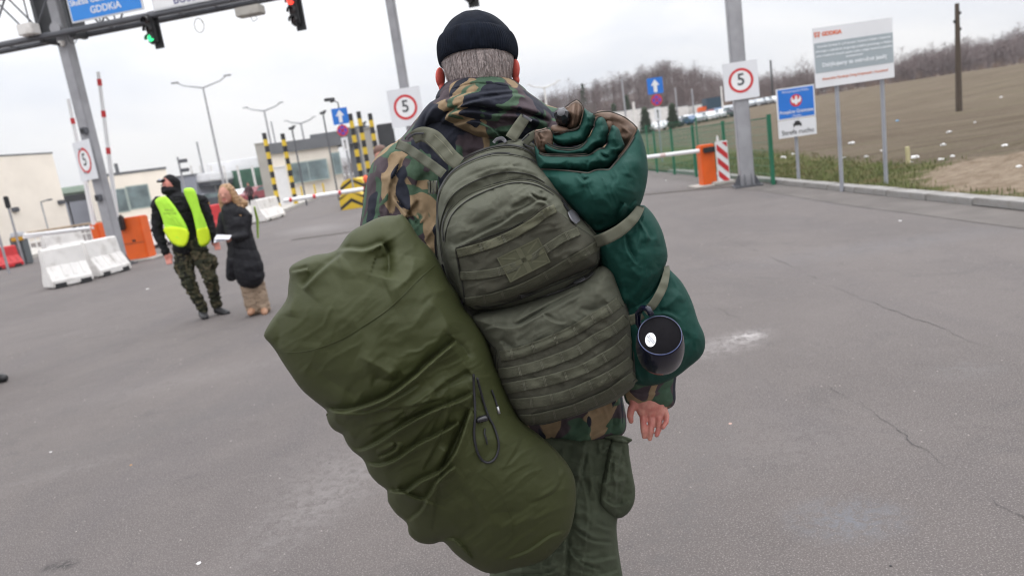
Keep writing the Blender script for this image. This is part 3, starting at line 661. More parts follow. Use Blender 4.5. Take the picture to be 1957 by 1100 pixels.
s, z = s_at(106, 55, .3); fl = empty('floodlight', along(s, z, 0), 'round grey floodlight where the truss meets the left gantry post', 'floodlight')
mb = MB(); mb.lathe([(0, -.1), (.1, -.08), (.14, .02), (.14, .05), (0, .05)], along(s+.02, z, .3), tuple(gn), 16); mb.build('reflector', galv, fl, 'auto'); mb = MB(); mb.tube([along(s, z, .25), along(s+.02, z, .32)], .03); mb.build('stem', galvd, fl)
for px, py in ((160, 250), (188, 378)):
    s, z = s_at(px, py, .2); b_ = empty('detector', along(0, z, .14), 'dark detector clamped to the left gantry post %s the speed sign' % ('above' if py == 250 else 'below'), 'detector')
    mb = MB(); mb.bbox(along(s, z, .16), (.14, .2, .16), gang, .015); mb.build('housing', galvd, b_, 'auto'); mb = MB(); mb.box(along(s, z, .265), (.08, .02, .08), gang); mb.build('lens', blackm, b_)
# hanging cable loops
for px, py in ((135, 60), (378, 38)):
    s, z = s_at(px, py, .3); mb = MB(); mb.tube([along(s+.13*math.sin(a)*(1-.02*a), z-.13+.16*math.cos(a), .3) for a in np.linspace(0, 7.6, 24)], .009, 5)
    tag(mb.build('cable_loop', conc if px == 378 else dark, None), 'loose coil of %s cable hanging %s' % (('pale', 'from the gantry under the BUSES panel') if px == 378 else ('dark', 'beside the left gantry post')), 'cable')
def panel(name, label, px0, px1, pyb, h, face, cat='sign'):
    s0, z0 = s_at(*px0, .385); s1, _ = s_at(*px1, .385); o = empty(name, along(s0, z0, .4), label, cat); wd = s1-s0
    mb = MB(); mb.box(along((s0+s1)/2, z0+h/2, .36), (wd, .04, h), gang); mb.build('panel', signgrey, o)
    mb = MB(); mb.box(along((s0+s1)/2, z0+h/2, .384), (wd-.07, .006, h-.07), gang); mb.build('face', face, o)
    return o, s0, s1, z0, wd
o, s0, s1, z0, wd = panel('direction_sign', 'large blue sign with white agency names on the gantry, left of the green light', (138, 45), (277, 28), 0, 1.25, bluel)
# sides in gantry plane: text upright
gU, gW = gd, (0, 0, 1)
for tx, zz, sz in (('Straż Graniczna', .66, .25), ('Służba Celno-Skarbowa', .43, .188), ('GDDKiA', .20, .22)):
    text(tx, sz, along((s0+s1)/2, z0+zz, .388), gU, gW, whitet, o, bold=.004)
o, s0, s1, z0, wd = panel('lane_sign', 'white gantry panel lettered BUSES in grey capitals', (294, 22), (432, 5), 0, 1.0, white)
text('BUSES', .27, along((s0+s1)/2-.02, z0+.15, .388), gU, gW, mat('lilac_grey_print', (.12, .12, .24), .5), o, bold=.006)
lampoff = mat('lens_off', (.03, .02, .02), .2); 
def tl(px, py, on, label):
    s, z = s_at(px, py, .32); o = empty('traffic_light', along(s, z, .3), label, 'traffic light', 'traffic lights hung under the gantry')
    zc = z; c_ = along(s, zc, .32)
    mb = MB(); mb.bbox(c_, (.20, .18, .66), gang, .04); mb.build('housing', blackm, o, 'auto')
    mb = MB(); mb.box(c_+gd*.06-gn*.10, (.24, .012, .86), gang); mb.build('backboard', blackm, o)
    mb = MB(); mb.tube([along(s, zc+.4, .3), along(s, zb, .25)], .03, 6); mb.build('hanger', dark, o)
    for i, (cn, col) in enumerate((('red', (1, .05, .03)), ('amber', (1, .5, .05)), ('green', (.05, 1, .35)))):
        p = c_+gn*.095+np.array([0, 0, .2-.2*i]); lit = cn == on
        lm = mat('lens_'+cn+'_lit', col, .3, emit=(*col, 2.2 if cn == 'red' else 1.3)) if lit else lampoff
        mb = MB(); mb.lathe([(0, .02), (.05, .015), (.082, 0)], p, tuple(gn), 20); mb.build('lamp', lm, o, True, label='lit %s lamp' % cn if lit else None)
        mb = MB(); n_ = 14; vs = []; 
        for kk in range(n_+1):
            a = math.pi*(-.1+1.2*kk/n_); q = p+gd*math.cos(a)*.09+np.array([0, 0, math.sin(a)*.09]); vs += [q, q+gn*(.12)-np.array([0, 0, .02])]
        mb.add(vs, [(2*i2, 2*i2+1, 2*i2+3, 2*i2+2) for i2 in range(n_)]); mb.build('visor', blackm, o)
    return o
tl(289, 57, 'green', 'black hanging traffic light showing green left of the BUSES panel')
tl(562, 21, 'red', 'black hanging traffic light showing red')
s5, z5 = s_at(893, 8); tl(894, -26, 'none', 'black hanging traffic light of which only the foot shows above the beanie')
# ---- speed signs on the gantry posts
def plate(name, o, c, w_, h_, U, face, th=.02, rim=None):
    U = V(U).normalized(); W = Vector((0, 0, 1)); mb = MB(); mb.prism([(-w_/2, -h_/2), (w_/2, -h_/2), (w_/2, h_/2), (-w_/2, h_/2)], c, U, W, th); mb.build(name, face, o)
def ring(o, c, r0, r1, U, m_, name, W=(0, 0, 1), th=.003, lift=.004, n=48):
    U, W = V(U).normalized(), V(W).normalized(); nn = U.cross(W); c = V(c)+nn*lift; vs = []; 
    for k in range(n):
        a = 2*math.pi*k/n; d = U*math.cos(a)+W*math.sin(a); vs += [c+d*r1, c+d*r0]
    mb = MB(); mb.add(vs, [(2*k, 2*((k+1) % n), 2*((k+1) % n)+1, 2*k+1) for k in range(n)]); return mb.build(name, m_, o)
def disc(o, c, r, U, m_, name, lift=.003, n=48, W=(0, 0, 1)):
    U, W = V(U).normalized(), V(W).normalized(); nn = U.cross(W); c = V(c)+nn*lift
    mb = MB(); mb.add([c+(U*math.cos(2*math.pi*k/n)+W*math.sin(2*math.pi*k/n))*r for k in range(n)], [tuple(range(n))]); return mb.build(name, m_, o)
def speed5(c, U, h, label):
    o = empty('speed_limit_sign', c, label, 'sign', 'square 5 km/h speed limit signs on the gantry posts')
    plate('plate', o, c, h*.92, h, U, signgrey)
    ring(o, c, h*.26, h*.33, U, red, 'red_ring'); disc(o, c, h*.26, U, white, 'disc', .0035)
    text('5', h*.44, V(c)+Vector((0, 0, .01)), U, (0, 0, 1), mat('sign_black', (.06, .065, .07), .5), o, 'numeral', th=.007, bold=.006)
    mb = MB(); [mb.box(V(c)+V(gn)*-.035+Vector((0, 0, q)), (.24, .05, .04), gang) for q in (-h*.3, h*.3)]; mb.build('clamp', galv, o)
def plane_pt(px, py, o_, n_):
    d = ray(px, py); t = np.dot(np.array(o_)-CAMP, n_)/np.dot(d, n_); return CAMP+d*t
f5 = .0
c = plane_pt(1416, 154, along(0, 0, .19), gn); speed5(c, gd, .78, 'white square sign with a red ringed 5 on the right gantry post')
c = plane_pt(775, 205, along(0, 0, .14), gn); speed5(c, gd, .86, 'square sign with red ringed 5 on the thin middle post left of the beanie')
c = plane_pt(162, 307, along(0, 0, .22), gn); a_ = gang-math.radians(26); speed5(c, (math.cos(a_), math.sin(a_), 0), .98, 'white sign with red ringed 5 seen at a slant on the left gantry post')
# ---- right: barrier with orange cabinet and hazard board
def gate_cabinet(c, rz, h, label, w_=.36, d_=.34):
    o = empty('barrier_cabinet', c, label, 'barrier')
    return o
bx, by = GP(1372, 352)
o = empty('barrier', (bx, by, 0), 'lowered white barrier arm with orange cabinet in front of the green fence on the right', 'barrier')
mb = MB(); mb.bbox((bx-.2, by+.12, .5), (.34, .34, .98), .05, .02); mb.build('cabinet', orange, o, 'auto')
mb = MB(); mb.bbox((bx-.15, by-.10, .86), (.32, .14, .13), .05, .02); mb.build('arm_clamp', blackm, o, 'auto')
z1 = .86; a0 = Vector((bx-.12, by-.10, z1)); p1 = PY(1180, 296.5, by+.05); a1 = Vector((float(p1[0])-1.2, by+2.4, .86))
mb = MB(); mb.tube([a0, a1], .05, 12); mb.build('arm', white, o, 'auto')
for q in (.27, .62):
    mb = MB(); mb.tube([a0.lerp(a1, q), a0.lerp(a1, q+.035)], .0515, 12, False); mb.build('red_band', mat('faded_red', (.58, .45, .43), .6), o)
mb = MB(); mb.bbox((bx-.1, by+.05, .012), (1.05, .8, .03), 0, .01); mb.build('footing', conc, o)
def stripes(o, c, w_, h_, U, W, n, ma, mb_m, lift=.004, slope=1, name='red_stripe'):
    """diagonal bars clipped to a board"""
    U, W = V(U).normalized(), V(W).normalized(); nn = U.cross(W); c = V(c)+nn*lift
    sp = h_/n
    def clip(poly, f):
        out = []
        for i in range(len(poly)):
            a, b_ = poly[i], poly[(i+1) % len(poly)]; fa, fb = f(a), f(b_)
            if fa >= 0: out.append(a)
            if fa*fb < 0: t = fa/(fa-fb); out.append((a[0]+(b_[0]-a[0])*t, a[1]+(b_[1]-a[1])*t))
        return out
    for k in range(-2, n+2):
        y = -h_/2+k*sp*1.0; poly = [(-w_/2, y+slope*w_/2), (w_/2, y-slope*w_/2), (w_/2, y-slope*w_/2+sp*.5), (-w_/2, y+slope*w_/2+sp*.5)]
        poly = clip(poly, lambda p: p[1]+h_/2); poly = clip(poly, lambda p: h_/2-p[1]) if len(poly) > 2 else poly
        if len(poly) > 2: mm_ = MB(); mm_.add([c+U*p[0]+W*p[1] for p in poly], [tuple(range(len(poly)))]); mm_.build(name, ma, o)
hb = PY(1381, 309, by-.25); hx, hz_ = float(hb[0]), float(hb[2])
o = empty('hazard_board', (hx, by-.25, 0), 'upright board with red and white diagonal stripes beside the orange cabinet', 'hazard board')
mb = MB(); mb.bbox((hx, by-.25, hz_), (.29, .05, .98), 0, .01); mb.build('board', white, o); stripes(o, (hx, by-.277, hz_), .25, .92, (1, 0, 0), (0, 0, 1), 3, red, None, slope=1.0)
mb = MB(); mb.box((hx, by-.21, hz_*.5), (.05, .04, hz_)); mb.build('leg', galv, o); mb = MB(); mb.lathe([(0, .14), (.02, .12), (.035, 0)], (hx-.08, by-.25, hz_+.49), n=10); mb.build('spike', whited, o)
mb = MB(); mb.bbox((hx, by-.2, .04), (.5, .4, .08), 0, .02); mb.build('foot', conc, o)
# ---- green mesh fence
def fence(pts, h, label, n0, wire=True):
    o = empty('mesh_fence', (*pts[0], 0), label, 'fence')
    for i, (x, y) in enumerate(pts):
        z = float(T(x, y)); mb = MB(); mb.box((x, y, z+h/2), (.07, .07, h+.1)); mb.box((x, y, z+h+.06), (.075, .075, .02)); mb.build('post', green, o)
        if i+1 < len(pts):
            x2, y2 = pts[i+1]; mb = MB(); n = 44; 
            for k in range(1, n): t = k/n; xx, yy = x+(x2-x)*t, y+(y2-y)*t; mb.tube([(xx, yy, z+.05), (xx, yy, z+h)], .0032, 3, False)
            for k in range(9): zz = z+.06+(h-.07)*k/8; mb.tube([(x, y, zz), (x2, y2, zz)], .0045, 3, False)
            mb.tube([(x, y, z+h), (x2, y2, z+h)], .016, 4); mb.build('mesh_panel', green, o)
    return o
fx, fy = GP(1478, 353)
cp = GP(1392, 335)
fence([(fx, fy), (fx-.02, fy+3.0)]+[(fx-.1, fy+3.0+q) for q in (2.5, 5., 7.5, 10, 12.5, 15, 17.5)], 1.42, 'green welded mesh fence running back from the right gantry post', 0)
fence([(1.6+q*2.5, 47-q*1.6) for q in range(0, 4)]+[(11.6+2.6*k, 40.6) for k in range(2)], 1.7, 'second green mesh fence farther back in front of the parked cars', 0)
# ---- blue border-crossing sign
sx, sy = GP(1526, 350)
def on(y, px, py): p = PY(px, py, y); return V(p)
yb = sy-.1
bl, br_, tl_, tr_ = on(yb, 1489, 264), on(yb, 1560, 258), on(yb, 1483, 168), on(yb, 1557, 163)
cx_ = (bl.x+br_.x+tl_.x+tr_.x)/4; wd = (br_.x-bl.x+tr_.x-tl_.x)/2; ztop = (tl_.z+tr_.z)/2; zbot = (bl.z+br_.z)/2; zm = zbot+(ztop-zbot)*.36
o = empty('border_crossing_sign', (cx_, sy, 0), 'blue sign with white eagle emblem above a white traffic zone plate', 'sign'); U = (1, .02, 0)
mb = MB(); mb.tube([(cx_, sy, 0), (cx_, sy, ztop-.1)], .035, 10); mb.build('post', post_galv, o, 'auto')
plate('blue_plate', o, (cx_, yb, (zm+ztop)/2), wd, ztop-zm-.01, (1, 0, 0), whitet); plate('blue_face', o, (cx_, yb-.004, (zm+ztop)/2), wd-.05, ztop-zm-.06, (1, 0, 0), blue, .003)
plate('white_plate', o, (cx_, yb, (zm+zbot)/2), wd, zm-zbot-.01, (1, 0, 0), signgrey)
hh = ztop-zm; X1 = (1, 0, 0); Z1 = (0, 0, 1)
text('Rzeczpospolita Polska', .062, (cx_, yb-.005, ztop-hh*.13), X1, Z1, whitet, o); text('Przejście Graniczne', .086, (cx_, yb-.005, zm+hh*.235), X1, Z1, whitet, o, bold=.0015); text('Medyka', .062, (cx_, yb-.005, zm+hh*.10), X1, Z1, whitet, o)
er = hh*.19; ec = (cx_, yb-.004, zm+hh*.57); disc(o, ec, er, X1, red, 'emblem_disc', .003)
mb = MB(); E_ = [(0, -.85), (.18, -.6), (.30, -.68), (.28, -.35), (.62, -.45), (.85, -.05), (.88, .5), (.62, .72), (.60, .3), (.40, .15), (.22, .3), (.2, .55), (.28, .72), (.05, .85), (-.15, .75), (-.1, .55), (-.22, .3), (-.40, .15), (-.60, .3), (-.62, .72), (-.88, .5), (-.85, -.05), (-.62, -.45), (-.28, -.35), (-.30, -.68), (-.18, -.6)]
mb.add([Vector((ec[0]+a*er*.95, ec[1]-.006, ec[2]+b_*er*.9)) for a, b_ in E_], [tuple(range(len(E_)))]); mb.build('eagle', whitet, o)
text('Strefa ruchu', .135, (cx_, yb-.001, zbot+(zm-zbot)*.28), X1, Z1, blackm, o, bold=.001)
mb = MB(); cz = zbot+(zm-zbot)*.72; mb.add([Vector((cx_+a*.085, yb-.005, cz+b_*.06)) for a, b_ in ((-1, -1), (-.7, -1), (-.7, -.6), (.7, -.6), (.7, -1), (1, -1), (1, .1), (.7, .3), (.5, 1), (-.5, 1), (-.7, .3), (-1, .1))], [tuple(range(12))]); mb.build('car_pictogram', blackm, o)
# ---- billboard
b1 = GP(1609, 357); b2 = GP(1694, 362); BA = np.array([*b1, 0]); BB = np.array([*b2, 0]); bd = BB-BA; bl_ = np.linalg.norm(bd); bd /= bl_
yq = 12.2                                               # the board itself faces the road traffic
c0 = on(yq, 1556, 165); 
P00, P10, P01, P11 = on(yq, 1563, 165), on(yq, 1713, 151), on(yq, 1550, 52), on(yq, 1702, 37)
cx_ = (P00.x+P10.x+P01.x+P11.x)/4; cz = (P00.z+P10.z+P01.z+P11.z)/4; W_ = (P10.x-P00.x+P11.x-P01.x)/2; H_ = (P01.z-P00.z+P11.z-P10.z)/2
o = empty('billboard', (cx_, yq, 0), 'white and grey road authority billboard on two slim posts in the field edge', 'billboard'); UU = Vector((1, .0, 0))
for px, py in ((1609, 357), (1694, 362)):
    x_ = float(PY(px, py, 12.28)[0]); x_t = x_; mb = MB(); mb.tube([(x_, 12.28, -.1), (x_, 12.28, cz+H_*.45)], .034, 10); mb.build('post', post_galv, o, 'auto')
plate('board', o, (cx_, yq, cz), W_, H_, UU, signgrey, .03); plate('grey_field', o, (cx_, yq-.004, cz+H_*.0), W_-.01, H_*.50, UU, greyp, .003)
text('GDDKiA', .088, (cx_-W_*.27, yq-.001, cz+H_*.385), UU, Z1, orange_t, o, bold=.004, align='CENTER')
mb = MB(); lx, lz = cx_-W_*.455, cz+H_*.385; [mb.box((lx+q*.035, yq-.005, lz), (.018, .003, .085), ax=Matrix.Rotation(q*.25, 3, 'Y')) for q in (-1, 1)]; mb.box((lx, yq-.005, lz+.035), (.07, .003, .016)); mb.box((lx, yq-.005, lz-.01), (.05, .003, .014)); mb.build('logo', orange_t, o)
for tx, zz, sz in (('Generalna Dyrekcja Dróg Krajowych i Autostrad Oddział w Rzeszowie', .185, .043), ('informuje o rozbudowie drogowego przejścia granicznego w Medyce', .105, .046), ('oraz o budowie nowych pasów ruchu i miejsc kontroli pojazdów', .03, .049), ('samochodowych', -.035, .042)): text(tx, sz, (cx_, yq-.005, cz+H_*zz*1.0), UU, Z1, palet, o, bold=.0018)
text('Dziękujemy za ostrożną jazdę', .088, (cx_, yq-.005, cz-H_*.13), UU, Z1, palet, o, bold=.003)
text('Generalna Dyrekcja Dróg Krajowych i Autostrad', .056, (cx_, yq-.001, cz-H_*.36), UU, Z1, pinkt, o, bold=.002)
# ---- telegraph pole and survey stake
wood = mat('old_timber', (.075, .058, .045), .95, .3, 8, stretch=(4, 4, .4))
p = GT(1833, 213); ht = zat(1823, 8, float(p[1]))-p[2]
o = empty('telegraph_pole', p, 'tall dark wooden telegraph pole standing alone in the field', 'pole'); mb = MB(); mb.tube([(0, 0, -.3), (0, 0, ht)], [.17, .105], 8); mb.build('shaft', wood, o, 'auto', world=False)
for zz in (.5, .9, 1.3): mb = MB(); mb.lathe([(0, .1), (.05, .08), (.05, -.05), (0, -.06)], (.16 if zz != .9 else -.16, 0, ht-zz), n=8); mb.tube([(0, 0, ht-zz-.08), (.16 if zz != .9 else -.16, 0, ht-zz-.05)], .02, 5); mb.build('insulator', dark, o, world=False)
p = GT(1736, 314); mb = MB(); mb.box((0, 0, .17), (.07, .05, .40)); k = mb.build('marker_stake', mat('pale_timber', (.50, .45, .26), .8), None, world=False); k.location = V(p); k.rotation_euler = (.05, -.08, .2); tag(k, 'short pale wooden stake at the field edge right of the billboard', 'stake')
p = GT(1476, 190); 
for (px, py, top, y, lab) in ((1478, 195, 115, 170., 'distant mast on the skyline between the speed sign and the blue sign'),):
    z_t = zat(px-3, top, y); x_ = xat(px, py, y); mb = MB(); mb.tube([(x_, y, 0), (x_, y, z_t)], .22, 6); tag(mb.build('mast', dark, None), lab, 'mast')
# ---- litter in the field and on the road: crumpled bags and paper
mlit = mat('white_plastic_litter', (.70, .69, .68), .6, .1, 8); mbl = mat('blue_litter', (.12, .3, .5), .6)
def crumple(px, py, wpx, label, m_=mlit, flat=False, far=True):
    p = GT(px, py) if px > 1480 and py < 372 else G(px, py); dist = float(np.linalg.norm(p-CAMP)); r = wpx*dist/FPX/2*(.72 if px > 1480 and py < 372 else .65); rr = random.Random(int(px*7+py)); bm = bmesh.new(); bmesh.ops.create_icosphere(bm, subdivisions=2, radius=1)
    for v in bm.verts: k_ = rr.uniform(.55, 1.2); v.co = Vector((v.co.x*k_*r, v.co.y*k_*r, (v.co.z*k_*r*(.12 if flat else .5))+(r*.1 if flat else r*.35)))
    me = bpy.data.meshes.new('litter'); bm.to_mesh(me); bm.free(); o = link('litter', me, m_); o.location = V(p); return tag(o, label, 'litter', 'scraps of litter')
for a in [(1628, 276, 16, 'white plastic bag in the field between the billboard posts'), (1748, 303, 18, 'largest white crumpled bag beside the pale stake in the field'), (1741, 311, 9, 'small white scrap touching the foot of the pale stake'), (1497, 303, 14, 'white bag in the field just right of the last green fence post'), (1516, 296, 10, 'white scrap left of the blue sign post'), (1613, 303, 9, 'white scrap by the left billboard post, low in the field'), (1655, 301, 11, 'white bag between the billboard posts close to the grass'), (1686, 289, 8, 'white scrap just left of the right billboard post'), (1814, 254, 11, 'white flat scrap left of the foot of the telegraph pole'), (1803, 279, 14, 'long white strip lying in the field beneath the telegraph pole'), (1798, 306, 12, 'pale strip at the field edge above the grass, second from the right'), (1820, 300, 10, 'pale scrap above the grass next to the pale strip'), (1913, 187, 7, 'tiny white scrap high up in the field at the right'), (1863, 235, 6, 'tiny white scrap right of the telegraph pole'), (1947, 320, 12, 'white bag in the grass at the right edge of the picture'), (1921, 281, 15, 'translucent bag in the field near the right edge'), (1463, 295, 11, 'pale bag behind the last panel of the green fence')]: crumple(*a)
crumple(1715, 232, 8, 'small blue scrap in the middle of the field', mbl)
for a in [(1627, 368, 10, 'white scrap against the kerb under the billboard'), (1640, 371, 7, 'second smaller scrap against the kerb under the billboard'), (1850, 383, 16, 'white bag lying against the kerb towards the right edge'), (1930, 388, 10, 'pinkish paper against the kerb at the right edge'), (282, 552, 10, 'white scrap on the road left of the guard'), (1720, 422, 9, 'white flake on the open asphalt at the right'), (1273, 345, 7, 'white scrap on the road behind the bedroll'), (380, 1075, 14, 'pale crumpled leaf on the asphalt near the bottom left'), (97, 863, 6, 'small ochre leaf on the asphalt at the left')]: crumple(*a, flat=True)
crumple(1396, 809, 9, 'small pinkish chip on the asphalt right of the hand', mat('pink_chip', (.5, .33, .27), .8), True); crumple(1702, 1081, 7, 'dark pebble on the asphalt near the bottom right', blackm, False); crumple(250, 888, 6, 'small orange fleck on the asphalt at the left', mat('ochre_leaf', (.45, .22, .05), .8), True)
# ---- one-way signs
def oneway(px, py, w_px, y, ground_py, label, cat='sign'):
    c = V(PY(px, py, y)); w_ = w_px*y/FPX*1.0; o = empty('one_way_sign', (c.x, y, 0), label, cat, 'blue one-way signs with no-parking discs'); gx = c.x
    mb = MB(); mb.tube([(gx, y+.05, 0), (gx, y+.05, c.z+w_*.5)], w_*.06, 8); mb.build('post', post_galv, o)
    plate('blue_plate', o, (c.x, y, c.z), w_, w_, X1, blue); s_ = w_*.42
    mb = MB(); mb.add([Vector((c.x+a*s_, y-.01, c.z+b_*s_)) for a, b_ in ((-.27, -.95), (.27, -.95), (.27, .05), (.66, .05), (0, .95), (-.66, .05), (-.27, .05))], [tuple(range(7))]); mb.build('arrow', whitet, o)
    c2 = (c.x, y, c.z-w_*.90); r = w_*.36; disc(o, c2, r, X1, red, 'disc', .02); disc(o, c2, r*.76, X1, mat('disc_blue', (.08, .06, .42), .5), 'disc_face', .03)
    for q in (-1, 1): mb = MB(); mb.prism([(-r*.8, -r*.1), (r*.8, -r*.1), (r*.8, r*.1), (-r*.8, r*.1)], (c2[0], y-.04, c2[2]), Vector((1, 0, q)), Vector((-q, 0, 1)), .004); mb.build('cross_bar', red, o)
    c3 = (c.x, y-.0, c.z-w_*1.75); plate('arrow_plate', o, c3, w_*.42, w_*.82, X1, signgrey); mb = MB(); mb.add([Vector((c3[0]+a*w_*.1, y-.006, c3[2]+b_*w_*.3)) for a, b_ in ((-.3, -1), (.3, -1), (.3, .4), (.8, .4), (0, 1), (-.8, .4), (-.3, .4))], [tuple(range(7))]); mb.build('small_arrow', blackm, o)
    return o, c
oneway(1252, 164, 29, 33., 330, 'blue one-way sign with red-blue disc behind the bedroll, against the wooded hill')
ow, c = oneway(650, 222, 29, 34., 345, 'blue one-way sign beside the yellow and black posts at the checkpoint')
ow['label'] = 'blue one-way sign with no-parking disc among the yellow and black posts'
mb = MB(); mb.lathe([(0, -.1), (.1, -.09), (.1, .1), (0, .12)], (c.x-.25, 34, c.z+.75), (1, .2, .25), 10); mb.tube([(c.x, 34.05, c.z+.3), (c.x, 34.05, c.z+.62), (c.x-.2, 34.02, c.z+.75)], .03, 6); mb.bbox((c.x-.35, 34, c.z+.8), (.5, .16, .14), .2, .03)
tag(mb.build('surveillance_camera', dark, None), 'dark camera perched on top of the blue one-way sign at the checkpoint', 'camera')
# ---- checkpoint: islands, posts, booth, canopies on the left
def island(pts, h, name, m_, label=None):
    mb = MB(); k = len(pts); mb.add([(x, y, h) for x, y in pts]+[(x, y, -.05) for x, y in pts], [tuple(range(k))]+[(i, i+k, (i+1) % k+k, (i+1) % k) for i in range(k)]); o = mb.build(name, m_, kind='structure'); return o
kl = [GP(445, 437), GP(513, 417), GP(575, 392), GP(655, 358)]
island([kl[0], kl[1], kl[2], kl[3], (kl[3][0]-9, kl[3][1]+2), (-34, 62), (-24.5, 46), (-17, 34)], .14, 'pavement', conc)
lk = [G(-60, 522), G(0, 512), G(85, 488), G(200, 470)]
island([tuple(p[:2]) for p in lk]+[(-26, 38), (-45, 36), (-45, 18)], .15, 'pavement', conc)
def striped_post(px, py, toppy, y=None, label='', n=13, r=.0):
    x, y_ = GP(px, py); y = y or y_
    x = float(PY(px, py, y)[0]); tp = PY(px, toppy, y); zt_ = float(tp[2]); R_ = .135*y/44
    o = empty('striped_post', (x, y, .1), label, 'post', 'yellow and black banded height posts'); n = 12; h = zt_/n
    for k in range(n): mb = MB(); mb.tube([(x, y, k*h+.001), (x, y, (k+1)*h)], R_*(.8 if k % 2 == n % 2+0 and False else 1), 10); mb.build('band', blackm if k % 2 == (n-1) % 2 else yellow, o, 'auto')
    mb = MB(); mb.lathe([(0, .12), (R_*1.7, .12), (R_*1.8, 0)], (x, y, .02), n=10); mb.build('foot', blackm, o)
    return x, y, zt_
sp = [striped_post(534, 400, 250, None, 'yellow and black banded post nearest the kerb, leftmost of the checkpoint posts'), striped_post(564, 379, 252, 46., 'yellow and black banded post, second from the left in front of the booth'), striped_post(693, 352, 214, 42., 'yellow and black banded post just right of the blue one-way sign'), striped_post(708, 345, 210, 44., 'yellow and black banded post, second right of the blue one-way sign'), striped_post(728, 340, 214, 47., 'yellow and black banded post closest to the soldier shoulder')]
def pillar(px, py, top, y, w_px, m_, name, label, cat='pillar', grp=None):
    w_ = w_px*y/FPX; x = float(PY(px, py, y)[0]); z_ = float(PY(px, top, y)[2]); o = empty(name, (x, y, 0), label, cat, grp); mb = MB(); mb.bbox((x, y, z_/2), (w_, w_*.9, z_), .3, w_*.04); mb.build('shaft', m_, o, 'auto'); mb = MB(); mb.bbox((x, y, z_+w_*.04), (w_*1.15, w_*1.05, w_*.12), .3, w_*.03); mb.build('cap', m_, o, 'auto')
    return x, y, z_
pconc = mat('pillar_concrete', (.36, .345, .32), .9, .1, 1)
pillar(521, 398, 272, 46.5, 17, pconc, 'concrete_pillar', 'pale concrete pillar right behind the leftmost banded post'); pillar(548, 388, 318, 49, 20, white, 'white_pillar', 'white boxy pillar between the first and second banded posts')
pillar(712, 345, 245, 49, 20, pconc, 'concrete_pillar', 'concrete pillar behind the two banded posts right of the blue sign'); pillar(735, 340, 248, 52, 11, whited, 'white_pillar', 'slim white pillar by the soldier shoulder')
mb = MB(); p = PY(742, 282, 50.); mb.bbox(p, (1.1, .8, 3.2), .2, .05); tag(mb.build('dark_kiosk', dark, None), 'dark box kiosk behind the soldier shoulder below the middle speed sign', 'kiosk')
# chevron bumpers
def chevron(px, base, top, wpx, y, label):
    x = float(PY(px, base, y)[0]); h = float(PY(px, top, y)[2]); w_ = wpx*y/FPX; o = empty('chevron_bumper', (x, y, 0), label, 'bumper', 'yellow and black chevron bumpers on the lane island')
    n = 14; prof = [(-w_/2, 0), (-w_/2, h*.72), (-w_*.36, h*.93), (-w_*.12, h), (w_*.12, h), (w_*.36, h*.93), (w_/2, h*.72), (w_/2, 0)]
    mb = MB(); mb.prism(prof, (x, y, 0), X1, Z1, 2.2); mb.build('block', yellow, o)
    def chev(z0, th, m_, nm):
        mb = MB(); ww = w_*.5; pts = [(-ww, z0), (0, z0+ww*.62), (ww, z0), (ww, z0+th), (0, z0+ww*.62+th), (-ww, z0+th)]
        pts = [(a, min(max(b_, .0), h*.99 if abs(a) < ww*.4 else h*.72)) for a, b_ in pts]; mb.prism(pts, (x, y-.004, 0), X1, Z1, .003); mb.build(nm, m_, o)
    chev(-.02, h*.22, blackm, 'chevron_band'); chev(h*.58, h*.13, blackm, 'chevron_band'); return o
chevron(675, 399, 366, 46, 31.5, 'nearer yellow block with black chevrons under the white arm'); chevron(680, 388, 340, 48, 35.5, 'farther taller yellow block with black chevrons behind the white arm')
# long low arm across the lane
o = empty('barrier', (0, 30, 0), 'long white arm with red bands crossing the lane in front of the chevron blocks', 'barrier')
a0, a1 = V(PY(543, 383, 29.)), V(PY(735, 346, 29.6)); a0.z = a1.z = .83
mb = MB(); mb.tube([a0, a1], .085, 10); mb.build('arm', white, o, 'auto')
for q in (.05, .28, .53, .78): mb = MB(); mb.tube([a0.lerp(a1, q), a0.lerp(a1, q+.028)], .087, 10, False); mb.build('red_band', red, o)
mb = MB(); mb.bbox((a1.x+.3, a1.y+.1, .55), (.5, .5, 1.1), 0, .04); mb.build('cabinet', orange, o)
# ---- booth
def win(o, c, U, w_, h_, mull=1, name='window'):
    U = V(U).normalized(); mb = MB(); mb.prism([(-w_/2, -h_/2), (w_/2, -h_/2), (w_/2, h_/2), (-w_/2, h_/2)], V(c)+U.cross(Vector((0, 0, 1)))*.03, U, Z1, .06); f_ = mb.build(name, frame, o)
    k = (w_-.12)/mull
    for i in range(mull):
        mb = MB(); x0 = -w_/2+.06+k*i+.03; mb.prism([(x0, -h_/2+.09), (x0+k-.06, -h_/2+.09), (x0+k-.06, h_/2-.09), (x0, h_/2-.09)], V(c)+U.cross(Vector((0, 0, 1)))*.034, U, Z1, .002); mb.build('pane', glass, f_)
    return f_
def building(name, label, A, Bp, zt_, depth, m_, cat='building', roofh=.35, over=.1):
    A, Bp = Vector((*A, 0)), Vector((*Bp, 0)); U = (Bp-A); w_ = U.length; U.normalize(); n_ = U.cross(Vector((0, 0, 1))); o = empty(name, A, label, cat)
    mb = MB(); mb.prism([(0, 0), (w_, 0), (w_, zt_), (0, zt_)], A, U, Z1, depth); mb.build('wall', m_, o)
    mb = MB(); mb.prism([(-over, zt_+.002), (w_+over, zt_+.002), (w_+over, zt_+roofh), (-over, zt_+roofh)], A+n_*over, U, Z1, depth+2*over); mb.build('roof', roofg, o)
    return o, A, U, n_, w_
yb_ = 62.
def at(px, py, y): p = PY(px, py, y); return float(p[0]), float(p[1]), float(p[2])
